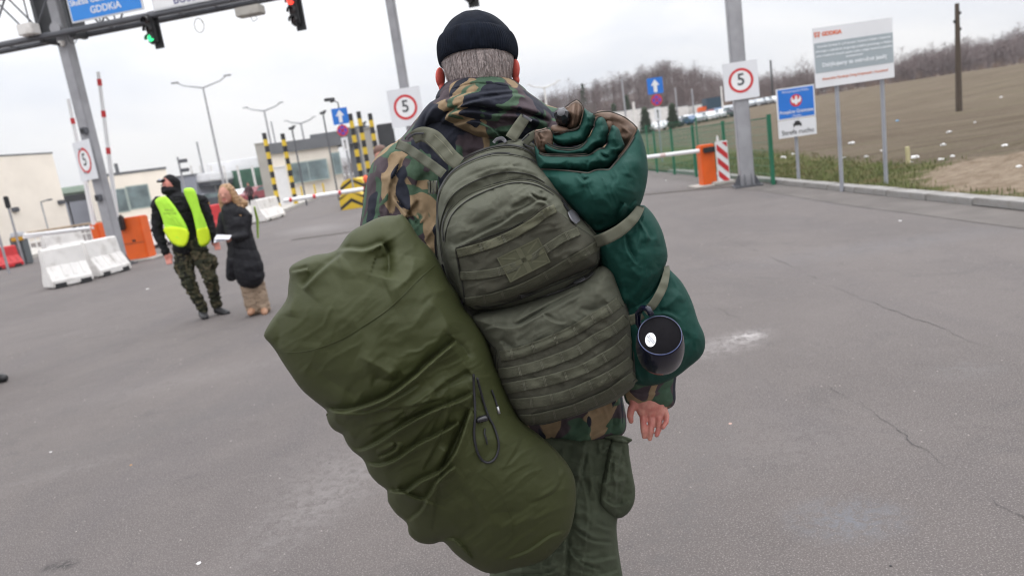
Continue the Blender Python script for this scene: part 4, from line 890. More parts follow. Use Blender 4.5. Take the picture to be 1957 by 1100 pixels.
A = at(528, 380, yb_); Bx = at(660, 360, yb_+1.5); zt_ = at(590, 285, yb_)[2]
o, A, U, n_, w_ = building('control_booth', 'cream control booth with grey roof and wide window behind the banded posts', A[:2], Bx[:2], zt_, 7, cream, roofh=.9, over=.35)
c = on(yb_+.5, 592, 327); win(o, (c.x, c.y-.3, c.z), U, 3.3, 1.75, 2); c = on(yb_+1.2, 645, 312); win(o, (c.x, c.y-.2, c.z), U, .75, 1.9, 1)
mb = MB(); c = on(yb_+4, 648, 266); mb.box((c.x, c.y, c.z), (4.4, 3, 1.3)); mb.build('roof_block', roofg, o); mb = MB(); c = on(yb_+3, 686, 300); mb.box((c.x+.1, c.y+2, c.z-.6), (1.7, 4, 6.6)); mb.build('grey_wing', mat('grey_cladding', (.17, .18, .20), .6, .06, 1), o)
for px in (575, 601, 618): c = on(yb_-2.5, px, 358); mb = MB(); mb.tube([(c.x, c.y, 0), (c.x, c.y, 1.1)], .07, 6); tag(mb.build('small_bollard', yellow, None), 'short yellow bollard in front of the booth, %s of three' % {575: 'left', 601: 'middle', 618: 'right'}[px], 'bollard', 'short yellow bollards')
# thin camera masts
def mast(px, base, top, y, label, head=True, r=.05, lean=0):
    x, _, z0 = at(px, base, y); z1 = at(px, top, y)[2]; o = empty('camera_mast', (x, y, 0), label, 'mast'); mb = MB(); mb.tube([(x, y, 0), (x, y, z1)], r, 6); mb.build('pole', galvd, o)
    if head: mb = MB(); mb.bbox((x-.02, y, z1+.1), (.34, .2, .15), .3, .03); mb.bbox((x+.14, y, z1+.2), (.2, .14, .1), -.3, .02); mb.build('camera_head', dark, o)
mast(583, 375, 245, 44, 'thin dark mast with a camera in front of the booth window'); mast(640, 340, 216, 46, 'thin dark mast with bracket left of the blue one-way sign')
mast(712, 330, 236, 60, 'dark post with L-shaped arms right of the last banded post', True, .09)
# ---- double-arm street lamps
def lamp(pxb, pyb, pxt, pyt, y, armw, label, m_=galv):
    x, _, z1 = at(pxt, pyt, y); o = empty('street_lamp', (x, y, 0), label, 'street lamp', 'double-armed street lamps'); r = .11*y/70
    mb = MB(); mb.tube([(x, y, 0), (x, y, z1*.5), (x, y, z1)], [r*1.3, r, r*.7], 8); mb.build('pole', m_, o)
    for q in (-1, 1):
        mb = MB(); a = armw*y/FPX; mb.tube([(x, y, z1), (x+q*a*.75, y, z1+a*.18), (x+q*a, y, z1+a*.32)], [r*.7, r*.5, r*.5], 6); mb.build('arm', m_, o); mb = MB(); mb.bbox((x+q*a*1.1, y, z1+a*.35), (a*.3, .25, .12), 0, .03); mb.build('lamp_head', m_, o)
lamp(425, 345, 388, 168, 62, 44, 'tall double-armed street lamp above the guard and the woman'); lamp(515, 260, 505, 212, 92, 30, 'double-armed street lamp behind the leftmost banded post'); lamp(580, 260, 575, 236, 125, 24, 'faint distant double-armed street lamp above the booth roof'); lamp(1045, 230, 1040, 168, 120, 26, 'faint distant street lamp to the right of the beanie', whited)
for (px, base, top, y, lab) in ((382, 340, 271, 95, 'plain pale pole left of the tall street lamp'), (345, 360, 300, 80, 'dark floodlight pole above the guard'), (524, 300, 232, 110, 'thin pale pole between two street lamps')):
    x, _, z1 = at(px-6, top, y); o = empty('utility_pole', (x, y, 0), lab, 'pole'); mb = MB(); mb.tube([(x, y, 0), (x, y, z1)], .12, 6); mb.build('shaft', galv, o)
    if px == 345: [MB().bbox((x+.5, y, z1-.5-k*1.0), (.9, .3, .4), 0, .04).build('floodlight', galvd, o) for k in range(2)]
# poles in front of the hill at right
for (px, base, top, y, lab) in ((1188, 225, 150, 120, 'grey lamp pole before the hill left of the blue sign'), (1210, 240, 195, 90, 'short white pole left of the blue one-way sign'), (1378, 215, 165, 125, 'white concrete pole left of the right speed sign'), (1322, 220, 170, 130, 'dark pole before the white hall on the right'), (1290, 215, 168, 135, 'thin grey pole right of the blue one-way sign')):
    x, _, z1 = at(px, top, y); mb = MB(); mb.tube([(x, y, 0), (x, y, z1)], .16, 6); tag(mb.build('utility_pole', whited if 'white' in lab.split('pole')[0] else galv, None), lab, 'pole')
# ---- left buildings
A = at(-70, 500, 43.); Bx = at(141, 452, 50.); zt_ = at(104, 293, 50)[2]
o, A, U, n_, w_ = building('service_hall', 'large blank cream building at the left edge', A[:2], Bx[:2], zt_, 14, cream, roofh=.10, over=.03)
for px, py in ((33, 400), (120, 386)):
    c = plane_pt(px, py, A, n_); mb = MB(); mb.bbox((c[0], c[1]-.2, c[2]), (.45, .3, .3), .3, .05); mb.tube([(c[0]-.1, c[1]-.2, c[2]), (c[0]-1.3, c[1]-.5, c[2]-.15)], .03, 5); tag(mb.build('wall_lamp', galvd, o), 'small dark wall lamp')
A = at(196, 430, 60.); Bx = at(338, 415, 63.); zt_ = at(320, 322, 62)[2]
o, A, U, n_, w_ = building('office_block', 'low cream building with green framed windows behind the guard', A[:2], Bx[:2], zt_, 9, cream, roofh=.22, over=.05)
for px, py, ww in ((218, 385, 2.1), (266, 376, 1.75)): c = plane_pt(px, py, A, n_); win(o, (c[0], c[1]-.02, c[2]), U, ww, 2.0, 1)
mb = MB(); c = plane_pt(200, 325, A, n_); mb.tube([(c[0]+.5, c[1]+1, zt_), (c[0]+.5, c[1]+1, zt_+1)], .15, 8); mb.build('chimney', roofg, o)
grey_w = mat('blue_grey_cladding', (.27, .28, .32), .7, .05, 1)
A = at(120, 440, 75.); Bx = at(200, 430, 75.); zt_ = at(160, 380, 75)[2]; building('grey_shed', 'grey shed with green canopy between the two cream buildings', A[:2], Bx[:2], zt_, 8, grey_w, roofh=.3)
A = at(330, 410, 90.); Bx = at(385, 400, 90.); zt_ = at(350, 338, 90)[2]; building('grey_hall', 'plain blue-grey hall wall seen between the guard and the canopy', A[:2], Bx[:2], zt_, 8, grey_w, roofh=.2)
o = empty('green_canopy', at(158, 385, 72.), 'low dark canopy with green rounded edge between the cream buildings', 'canopy'); mb = MB(); c = on(72., 158, 366); mb.bbox((c.x, c.y, c.z+.15), (4.0, 3, .9), 0, .3); mb.build('roof', mat('sage_edge', (.30, .37, .31), .6), o, 'auto'); mb = MB(); mb.box((c.x, c.y, c.z-.5), (3.9, 2.9, .6)); mb.build('soffit', dark, o); [MB().tube([(c.x+q, c.y, 0), (c.x+q, c.y, c.z-.6)], .1, 6).build('leg', galvd, o) for q in (-1.7, 1.7)]
# canopy over the lanes
o = empty('lane_canopy', at(440, 390, 100.), 'long white lane canopy on posts behind the guard and the woman', 'canopy')
for (x0p, x1p, pyc, y, th) in ((368, 425, 340, 95., 1.1), (420, 512, 318, 105., 1.9)):
    a, b_ = at(x0p, pyc+5, y), at(x1p, pyc-4, y); zc = at((x0p+x1p)/2, pyc, y)[2]
    mb = MB(); mb.bbox(((a[0]+b_[0])/2, y, zc), (b_[0]-a[0], 9, th), 0, .15); mb.build('roof_slab', white, o); mb = MB(); mb.box(((a[0]+b_[0])/2, y+.1, zc-th*.75), (b_[0]-a[0]-.4, 8.4, th*.5)); mb.build('soffit', galvd, o)
for px in (374, 392, 412, 436, 462, 490): x, y, z_ = at(px, 360, 96.); mb = MB(); mb.tube([(x, y, 0), (x, y, z_+3.0)], .16, 6); mb.build('post', whited, o)
hedge = mat('net_green', (.06, .13, .09), .9, .3, .5)
mb = MB(); a, b_ = at(440, 400, 98.), at(520, 392, 98.); mb.bbox(((a[0]+b_[0])/2, 99, 2.1), (b_[0]-a[0], .3, 4.2), 0, .05); tag(mb.build('green_screen', hedge, None), 'green netting screen beneath the lane canopy right of the woman', 'screen')
def car(loc, rz, paint, sc, label, grp):
    o = empty('parked_car', loc, label, 'car', grp, rz); mb = MB(); L_, W_ = 4.2*sc, 1.75*sc
    prof = [(-2.1, .32), (-2.1, .75), (-1.95, .88), (-1.2, .98), (-.72, 1.42), (.7, 1.46), (1.45, 1.02), (2.05, .95), (2.12, .6), (2.1, .32)]
    mb.prism([(a*sc, b_*sc) for a, b_ in prof], (0, -W_/2, 0), X1, Z1, W_); mb.build('body', paint, o, world=False)
    mb = MB(); mb.prism([(a*sc, b_*sc) for a, b_ in ((-1.1, 1.0), (-.68, 1.36), (.66, 1.40), (1.3, 1.02))], (0, -W_/2-.01, 0), X1, Z1, W_+.02); mb.build('glazing', glass, o, world=False)
    for wx in (-1.3, 1.3):
        for wy in (-1, 1): mb = MB(); mb.lathe([(0, -.1*sc), (.31*sc, -.1*sc), (.31*sc, .1*sc), (0, .1*sc)], (wx*sc, wy*W_*.46, .31*sc), (0, 1, 0), 10); mb.build('wheel', blackm, o, world=False)
    return o
paints = [mat('car_white', (.66, .67, .69), .3, coat=.5), mat('car_silver', (.36, .38, .40), .3, metal=.4), mat('car_dark', (.05, .055, .07), .3, coat=.5), mat('car_maroon', (.22, .05, .06), .35), mat('car_blue', (.07, .13, .24), .35)]
rnd = random.Random(4); pn = ['white', 'silver', 'dark', 'maroon', 'blue']
protos = [car((0, 0, -50), 0, p_, 1, '', 'cars') for p_ in paints]
k = 0; ORD = 'first second third fourth fifth sixth seventh eighth ninth tenth eleventh twelfth thirteenth fourteenth fifteenth'.split()
for row, (xa, ya, xb, yb2, y0_, y1_, n) in enumerate(((1236, 248, 1392, 221, 150, 128, 11), (1246, 240, 1378, 216, 172, 152, 9), (1424, 216, 1482, 208, 150, 145, 5), (1428, 208, 1478, 202, 166, 162, 4), (1262, 252, 1400, 233, 128, 112, 8))):
    for i in range(n):
        t_ = (i+rnd.uniform(-.15, .15))/(n-1); y = y0_+(y1_-y0_)*t_; x = at(xa+(xb-xa)*t_, ya+(yb2-ya)*t_, y)[0]; z = float(T(x, y)); ci = rnd.choice([0, 0, 0, 1, 1, 2, 3, 4])
        zt2 = at(xa+(xb-xa)*t_, ya+(yb2-ya)*t_, y)[2]
        c_ = dup(protos[ci]); c_.location = (x, y, z+.02); c_.rotation_euler = (0, 0, 1.5+rnd.uniform(-.25, .25)); c_['label'] = '%s car, %s from the left in the %s of the distant car park' % (pn[ci], ORD[i], ('front row', 'back row', 'right hand row', 'back right row', 'nearest row')[row]); c_['group'] = 'cars in the distant car park'; k += 1
for p_ in protos:
    for ch in [x for x in bpy.data.objects if x.parent == p_]: bpy.data.objects.remove(ch)
    bpy.data.objects.remove(p_)
# white halls in front of the hill
for px0, px1, pyb, pyt, y, lab in ((1150, 1236, 240, 212, 150., 'long white hall left and right of the blue one-way sign'), (1236, 1284, 232, 206, 148., 'white hall right of the arrow plate'), (1288, 1316, 222, 204, 150., 'short white hall with dark door beside the parked cars'), (1336, 1364, 218, 198, 146., 'white gatehouse next to the dark truck box')):
    a, b_ = at(px0, pyb, y), at(px1, pyb-(px1-px0)*.144, y); zt_ = at((px0+px1)/2, pyt-(0), y)[2]; o, A, U, n_, w_ = building('white_hall', lab, a[:2], b_[:2], max(zt_, 3), 8, whited, roofh=.15, over=.02)
    for q in (.3, .7): mb = MB(); mb.prism([(-.6, .3), (.6, .3), (.6, 2.0), (-.6, 2.0)], A+U*w_*q+n_*.03, U, Z1, .02); mb.build('window', glass, o)
a = at(1362, 218, 140.); mb = MB(); mb.bbox((a[0], a[1], float(T(a[0], a[1]))+2.0), (3.0, 2.4, 3.0), .1, .1); o = empty('truck', (a[0], a[1], float(T(a[0], a[1]))), 'dark box truck with orange cab by the white gatehouse', 'truck'); mb.build('box', mat('truck_navy', (.02, .05, .08), .5), o)
mb = MB(); mb.bbox((a[0]-1.9, a[1], float(T(a[0], a[1]))+1.2), (1.4, 2.2, 1.7), .1, .15); mb.build('cab', orange, o)
for q in (-2, 0, 1): mb = MB(); mb.lathe([(0, -.15), (.5, -.15), (.5, .15), (0, .15)], (a[0]+q, a[1]-1.15, float(T(a[0], a[1]))+.5), (0, 1, 0), 10); mb.build('wheel', blackm, o)
def spruce(px, top, y, lab):
    x, _, z1 = at(px, top, y); z0 = float(T(x, y)) if x > KX else 0; h = z1-z0; e = empty('spruce_tree', (x, y, z0), lab, 'tree', 'dark spruces in front of the white halls'); p_ = tree_proto(int(px), h, .5, 2, 3, True)
    t2 = MB(); t2.tube([(0, 0, 0), (0, 0, h*.3)], [.2, .15], 5); t2.build('trunk', mbare, e, world=False); c2 = MB(); c2.v, c2.f = p_.v, p_.f; c2.build('crown', mcon, e, world=False)
spruce(1231, 205, 120, 'dark spruce just left of the arrow plate below the blue sign'); spruce(1283, 198, 122, 'dark spruce between the white halls right of the arrow plate'); spruce(1196, 182, 170, 'tall narrow spruce against the hill left of the blue sign'); spruce(1172, 198, 165, 'small spruce rising above the bedroll'); spruce(1112, 160, 255, 'spruce sticking out of the skyline above the soldier shoulder')
# ---- left foreground: water-filled barriers, cabinets, arms
def jersey(A, B_, w0, h, m_, label, grp, slots=4):
    A, B_ = Vector((*A, 0)), Vector((*B_, 0)); U = B_-A; ln = U.length; U.normalize(); n_ = U.cross(Vector((0, 0, 1))); o = empty('road_barrier', A, label, 'barrier', grp)
    prof = [(-w0/2, .04), (-w0/2, .16), (-w0*.22, h*.55), (-w0*.16, h-.03), (-w0*.12, h), (w0*.12, h), (w0*.16, h-.03), (w0*.22, h*.55), (w0/2, .16), (w0/2, .04)]
    mb = MB(); mb.prism(prof, A+U*.02, n_, Z1, ln-.04); mb.prism([(a*.7, b_) for a, b_ in ((-w0/2, 0), (w0/2, 0), (w0/2, .045), (-w0/2, .045))], A+U*.1, n_, Z1, ln-.2); b_ = mb.build('shell', m_, o); bm = bmesh.new(); bm.from_mesh(b_.data); bmesh.ops.recalc_face_normals(bm, faces=bm.faces); bmesh.ops.bevel(bm, geom=[e for e in bm.edges if e.calc_face_angle(0) > .6], offset=.012, segments=2, affect='EDGES'); bm.to_mesh(b_.data); bm.free()
    for i in range(slots):
        q = ln*(i+.75)/(slots+.5); mb = MB(); s0_ = w0/2-.015; s1_ = w0*.22+.012
        Pq = [A+U*(q-.035)+n_*(s0_-.02)+Vector((0, 0, .24)), A+U*(q+.035)+n_*(s0_-.02)+Vector((0, 0, .24)), A+U*(q+.035)+n_*s1_+Vector((0, 0, h*.56)), A+U*(q-.035)+n_*s1_+Vector((0, 0, h*.56))]
        mb.add(Pq+[p_-n_*.05+Vector((0, 0, -.02)) for p_ in Pq], [(0, 1, 2, 3), (0, 4, 5, 1), (1, 5, 6, 2), (2, 6, 7, 3), (3, 7, 4, 0)]); mb.build('rib', m_, o)
    for q in (.2, .8): mb = MB(); mb.box(A+U*ln*q+n_*(w0/2-.03)+Vector((0, 0, .06)), (.22, .08, .10), math.atan2(U.y, U.x)); mb.build('fork_slot', blackm, o)
    return o
jersey(GP(92, 553), GP(172, 536), .62, .86, whited, 'white plastic road barrier nearest the left edge, left one of the linked pair', 'white plastic road barriers'); jersey(GP(170, 534), GP(232, 517), .62, .86, whited, 'white plastic road barrier touching the foot of the left gantry post', 'white plastic road barriers')
jersey(GP(276, 478), GP(318, 468), .6, .95, whited, 'white road barrier between the orange cabinet and the guard', 'white plastic road barriers'); jersey(at(492, 424, 31)[:2], at(530, 409, 34)[:2], .8, 1.0, whited, 'white road barrier behind the woman', 'white plastic road barriers')
jersey(at(85, 480, 27.)[:2], at(160, 470, 28.5)[:2], .6, .85, whited, 'low white barrier behind the linked pair, under the white arm', 'white plastic road barriers')
jersey(at(-30, 503, 24.)[:2], at(34, 492, 25)[:2], .6, .75, redpl, 'red plastic road barrier at the left edge', 'red plastic road barriers', 5); jersey(at(398, 440, 24.)[:2], at(440, 432, 25)[:2], .6, 1.15, redpl, 'red plastic road barrier between the guard and the woman', 'red plastic road barriers')
def cabinet(px0, px1, base, top, rz, y, label, m_=orange, doors=True):
    a, b_ = at(px0, base, y), at(px1, base, y); z_ = at((px0+px1)/2, top, y)[2]; w_ = b_[0]-a[0]; cx_ = (a[0]+b_[0])/2; o = empty('barrier_cabinet', (cx_, y, 0), label, 'barrier')
    mb = MB(); mb.bbox((cx_, y+.25, z_/2+.03), (w_, .5, z_), rz, .03); mb.build('housing', m_, o, 'auto')
    if doors:
        for q in (-.25, .18): mb = MB(); mb.box((cx_+q*w_, y-.015, z_*.48), (.07, .03, .05), rz); mb.build('latch', blackm, o)
        mb = MB(); mb.box((cx_-.0, y-.003, z_*.42), (w_*.96, .006, .012), rz); mb.build('seam', blackm, o)
    return o, cx_, z_
def raised(o, x, y, z0, pxt, pyt, bands):
    zt_ = at(pxt, pyt, y)[2]; xt = at(pxt, pyt, y)[0]; A, B_ = Vector((x, y-.06, z0)), Vector((xt, y-.06, zt_)); mb = MB(); mb.tube([A, B_], [.06, .045], 8); mb.build('arm', white, o, 'auto')
    for q in bands: mb = MB(); mb.tube([A.lerp(B_, q-.022), A.lerp(B_, q+.022)], .055, 8, False); mb.build('red_band', red, o)
yo = GP(252, 500)[1]
o, cx_, z_ = cabinet(224, 286, 500, 416, .0, yo, 'orange barrier cabinet with raised red and white arm, right of the left gantry post')
mb = MB(); mb.bbox((cx_-.05, yo-.1, z_-.08), (.2, .22, .42), 0, .04); mb.build('arm_clamp', blackm, o, 'auto'); raised(o, cx_-.06, yo-.12, z_+.05, 190, 138, (.22, .47, .72, .93))
mb = MB(); mb.bbox((cx_, yo+.2, .02), (1.3, .9, .06), 0, .02); mb.build('footing', conc, o)
o, cx_, z_ = cabinet(188, 204, 500, 427, .0, yo+.8, 'second orange barrier cabinet half hidden behind the left gantry post', doors=False)
raised(o, cx_+.0, yo+.9, z_, 133, 190, (.45, .83)); a = V(PY(190, 433, yo+.9)); mb = MB(); mb.tube([Vector((cx_, yo+.8, a.z)), Vector((at(48, 452, yo+4)[0], yo+4, a.z))], .05, 8); mb.build('lowered_arm', white, o, 'auto')
x, y, _ = at(45, 492, 25.5); o = empty('turnstile_cabinet', (x, y, 0), 'dark grey cabinet with yellow collar behind the red barrier', 'cabinet'); mb = MB(); mb.bbox((x, y, .5), (.42, .42, 1.0), 0, .04); mb.build('housing', cab, o, 'auto'); mb = MB(); mb.lathe([(0, .18), (.2, .14), (.23, 0)], (x, y, 1.0), n=14); mb.build('dome', galv, o, True); mb = MB(); mb.bbox((x+.12, y-.22, .92), (.4, .14, .13), 0, .02); mb.build('collar', mat('amber_collar', (.6, .33, .02), .5), o)
x1, _, _ = at(198, 430, 25.5); mb = MB(); mb.tube([(x+.2, y-.2, .93), (x1, y-.1, .93)], .05, 8); mb.build('arm', white, o)
# railings behind
o = empty('railing', at(60, 480, 33.), 'low pale railing with timber rail in front of the large cream building', 'railing')
a, b_ = at(58, 470, 33.), at(200, 452, 35.); A, B_ = Vector((a[0], a[1], .95)), Vector((b_[0], b_[1], .95)); mb = MB(); mb.tube([A, B_], .05, 6); mb.build('rail', mat('timber_rail', (.30, .22, .15), .8), o)
mb = MB(); mb.tube([A-Vector((0, 0, .45)), B_-Vector((0, 0, .45))], .03, 6); mb.build('lower_rail', whited, o)
for i in range(13): p_ = A.lerp(B_, i/12); mb = MB(); mb.tube([(p_.x, p_.y, 0), p_], .03, 5); mb.build('baluster', whited, o)
for px, base, top, y, lab, hd in ((25, 490, 392, 25., 'thin post with black signal head beside the turnstile cabinet', 1), (2, 490, 430, 22., 'bent grey pole at the left edge', 0), (88, 470, 386, 36., 'pale lamp post with short arm in front of the large cream building', 2)):
    x, _, z1 = at(px-10, top, y); o = empty('slim_post', (x, y, 0), lab, 'post'); mb = MB(); mb.tube([(x, y, 0), (x, y, z1)], .04, 6); mb.build('shaft', galv, o)
    if hd == 1: mb = MB(); mb.bbox((x, y, z1+.1), (.14, .14, .42), 0, .03); mb.build('signal_head', blackm, o)
    if hd == 2: mb = MB(); mb.tube([(x, y, z1), (x+.45, y, z1+.06)], .03, 6); mb.bbox((x+.45, y, z1+.05), (.25, .12, .08), 0, .02); mb.build('lamp_head', galvd, o)
# dim clutter in the far lanes: cars and a warning lamp
for px, base, y, pi, lab in ((402, 398, 78., 2, 'dark car under the lane canopy left of the woman'), (470, 385, 86., 0, 'white car under the lane canopy right of the woman'), (380, 392, 84., 4, 'blue car behind the guard shoulder'), (500, 388, 80., 3, 'maroon car beside the far person')):
    x = at(px, base, y)[0]; car((x, y, 0), rnd.uniform(.8, 1.4), paints[pi], 1.15, lab, None)
x, _, z_ = at(394, 388, 20.); o = empty('warning_lamp', (x, 20, 0), 'round amber warning lamp on a stand behind the guard', 'warning lamp'); mb = MB(); mb.tube([(x, 20, 0), (x, 20, z_-.1)], .02, 6); mb.build('stand', dark, o); mb = MB(); mb.lathe([(0, -.03), (.08, -.03), (.09, 0), (.08, .03), (0, .03)], (x, 20, z_), (0, -1, 0), 16); mb.build('lens', mat('amber_lens', (.62, .28, .03), .3), o, True)
# ================================================================ PEOPLE IN THE BACKGROUND
skin = mat('skin', (.42, .20, .15), .55, .10, 12, spec=.35); skin_red = mat('skin_cold_red', (.52, .20, .16), .5, .12, 25, .0006, 300, spec=.35)
blackc = mat('black_cloth', (.012, .012, .014), .85, .25, 14, .0006, 300, spec=.2); hivis = mat('hi_vis_yellow', (.42, .78, .06), .7, .06, 6, spec=.2); hivis2 = mat('hi_vis_lower', (.62, .80, .03), .6, .06, 6, spec=.2)
pant = camo('field_camo_trousers', (.055, .052, .030), [((.022, .024, .014), .50, 1.3, (1, 2, 3), .4), ((.09, .075, .045), .60, 1.5, (5, 2, 7), 1.0), ((.012, .012, .010), .63, 1.8, (8, 1, 3), .2)], 9)
def Q(px, py, y): return V(PY(px, py, y))
def wr(a, sc, seed=1):                                  # cloth wrinkles as displacement
    def f(co, no): return a*2*fbm(co[:, 0]/sc+co[:, 1]/sc*.7+fbm(co[:, 0]/sc, co[:, 2]/sc, seed+3), co[:, 2]/(sc*.45), seed)
    return f
def chain(px, y): return [Q(a, b, y+(c if len(t) else 0)) for (a, b, *t) in px for c in (t or [0])]
# ---- border guard
YG = 8.8; e = empty('person', (float(Q(400, 600, YG).x), YG, 0), 'guard in black balaclava and yellow hi-vis vest looking down to the left', 'person')
armL = [Q(303, 388, YG), Q(301, 440, YG), Q(318, 484, YG-.05)]; armR = [Q(384, 384, YG), Q(399, 425, YG), Q(411, 458, YG-.05)]
legL = [Q(349, 478, YG), Q(361, 540, YG-.06), Q(388, 590, YG-.02)]; legR = [Q(378, 475, YG), Q(402, 530, YG-.04), Q(414, 582, YG+.1)]
def hand(c, d, r, side=1):
    c, d = Vector(c), Vector(d).normalized(); s_ = Vector((1, 0, 0)); out = [ell(c+d*r*.6, (r*.75, r*.5, r))]
    for k in range(4): b = c+d*r*1.2+s_*r*.38*(k-1.5); out.append(cap([b, b+d*r*.7+Vector((0, -r*.15, 0)), b+d*r*1.25+Vector((0, -r*.45, 0))], [r*.21, r*.2, r*.16], n=8))
    out.append(cap([c+s_*side*r*.5, c+d*r*.7+s_*side*r*.95, c+d*r*1.2+s_*side*r*.9], [r*.26, r*.23, r*.18], n=8)); return out
hd = Q(324, 354, YG)
body = [ell(hd, (.078, .095, .115)), ell(hd+Vector((-.03, -.085, -.012)), (.013, .022, .02)), cap([hd+Vector((.01, .02, -.05)), Q(336, 388, YG)], [.055, .06]), cap([Q(343, 400, YG), Q(358, 470, YG)], [.14, .12]), cap(armL, [.05, .042, .03]), cap(armR, [.05, .042, .03]), cap(legL, [.08, .06, .045]), cap(legR, [.08, .06, .045])]
body += [cap([Q(343, 390, YG), Q(304, 388, YG)], [.06, .05]), cap([Q(343, 388, YG), Q(384, 384, YG)], [.06, .05]), cap([Q(358, 470, YG), legL[0]], [.1, .08]), cap([Q(358, 470, YG), legR[0]], [.1, .08])]
body += hand(armL[-1], armL[-1]-armL[-2], .055, 1)+hand(armR[-1], armR[-1]-armR[-2], .052, -1)
blob('body', body, .007, skin_red, e)
jk = [cap([Q(340, 392, YG), Q(350, 430, YG), Q(356, 468, YG)], [.165, .165, .155]), cap([Q(336, 376, YG), Q(343, 394, YG)], [.08, .12]), cap([Q(338, 392, YG)]+armL[:1], [.12, .085]), cap([Q(348, 390, YG)]+armR[:1], [.12, .085]), cap(armL, [.085, .07, .048]), cap(armR, [.085, .068, .048])]
blob('jacket', jk, .009, blackc, e, disp=wr(.010, .07))
blob('balaclava', [ell(hd+Vector((.012, .02, .03)), (.092, .10, .10)), ell(hd+Vector((-.005, -.030, -.062)), (.088, .105, .060)), ell(hd+Vector((-.03, -.06, -.03)), (.05, .06, .035)), cap([hd+Vector((.02, .01, -.08)), Q(338, 388, YG)], [.085, .10]), cap([hd+Vector((.05, .03, .02)), hd+Vector((.03, .03, -.1))], [.07, .075]), ell(hd+Vector((-.055, -.06, .062)), (.062, .06, .018))], .006, blackc, e, disp=wr(.003, .03))
mb = MB(); mb.lathe([(0, .012), (.016, .01), (.018, 0)], hd+Vector((-.05, -.105, .075)), (-.3, -1, .1), 10); mb.build('cap_badge', mat('badge_silver', (.4, .42, .5), .4), e)
for q in (-.055, -.008): mb = MB(); v_, f_ = ell(hd+Vector((q, -.088, .012)), (.011, .008, .007)); mb.add(v_, f_); mb.build('eye', blackm, e, True)
tr = [cap([Q(354, 462, YG), legL[0]], [.15, .11]), cap([Q(362, 462, YG), legR[0]], [.14, .11]), cap(legL, [.115, .09, .062]), cap(legR, [.115, .088, .062]), ell(Q(341, 512, YG-.03), (.05, .07, .10)), ell(Q(407, 500, YG-.02), (.05, .07, .10))]
blob('trousers', tr, .009, pant, e, disp=wr(.013, .06, 4))
for nm, pts, rs in (('boot', [Q(388, 588, YG), Q(388, 600, YG-.02), Q(392, 606, YG-.12)], [.055, .055, .045]), ('boot', [Q(414, 580, YG+.1), Q(415, 592, YG+.1), Q(434, 598, YG+.02)], [.055, .055, .042])): blob(nm, [cap(pts, rs)], .008, blackm, e)
z = lambda a: [(x/3.4357+280, y/3.4357+310) for x, y in a]
yv = lambda X, Y: YG-.200+4.0e-5*(X-349-(Y-380)*.12)**2
vo, vs_ = relief('vest', z([(55, 250), (110, 222), (140, 235), (200, 310), (268, 430), (272, 520), (240, 557), (180, 540), (128, 480), (112, 400), (85, 320)]), yv, .025, .08, hivis, e, R=7, folds=[(z([(110, 400), (190, 420), (270, 430)]), .012, 3, 'v')], step=1.5, wr=[(.010, 30, 6, 60, 3)], label='left half of the open yellow vest')
relief('vest', z([(243, 178), (290, 168), (322, 190), (352, 300), (392, 400), (422, 510), (385, 550), (345, 542), (325, 440), (300, 330), (262, 240)]), yv, .025, .08, hivis, e, R=7, step=1.5, wr=[(.010, 30, 6, 100, 5)], label='right half of the open yellow vest')
for pts in ([(117, 425), (268, 440), (270, 525), (238, 553), (178, 536), (130, 480)], [(330, 440), (398, 425), (418, 508), (385, 545), (347, 538)]): relief('lower_panel', z(pts), (lambda X, Y: yv(X, Y)-.018), .014, .01, hivis2, e, R=5, step=1.5)
for px, py, tx in ((323, 402, 'STRAŻ'), (325, 408, 'GRANICZNA')):
    c_ = Q(px, py, YG-.235); text(tx, .034 if tx[0] == 'S' else .026, c_, (1, 0, -.14), (.14, 0, 1), blackm, e)
# ---- woman
YW = 8.5; e = empty('person', (float(Q(480, 595, YW).x), YW, 0), 'blonde woman in long black quilted coat holding out papers', 'person')
hd = Q(431.5, 373, YW-.03); coat = mat('black_quilted_nylon', (.009, .009, .012), .6, .2, 10, spec=.25); beige = mat('beige_trousers', (.235, .172, .122), .9, .12, 10, .001, 200); blond = mat('blonde_hair', (.30, .175, .085), .5, .5, 30, .003, 60, stretch=(3, 3, .3)); shoe_m = mat('tan_shoes', (.28, .15, .09), .6)
wl = [Q(468, 530, YW), Q(478, 565, YW), Q(484, 590, YW)]; wl2 = [Q(488, 525, YW+.05), Q(497, 560, YW+.05), Q(504, 588, YW+.03)]
handW = Q(440, 455, YW-.22); elbW = Q(462, 455, YW-.08)
body = [ell(hd, (.073, .088, .11)), ell(hd+Vector((.0, -.088, -.012)), (.012, .02, .024)), ell(hd+Vector((.0, -.055, -.07)), (.035, .035, .03)), cap([hd+Vector((.01, .02, -.06)), Q(444, 402, YW)], [.045, .05]), cap([Q(448, 412, YW), Q(462, 480, YW), Q(474, 520, YW)], [.12, .12, .13]), cap(wl, [.07, .055, .04]), cap(wl2, [.07, .055, .04]), cap([Q(448, 408, YW), Q(466, 412, YW), Q(466, 450, YW-.06), handW], [.05, .045, .04, .028])]
body += hand(handW, Vector((-1, -.1, -.05)), .045, 1)
blob('body', body, .0065, skin, e)
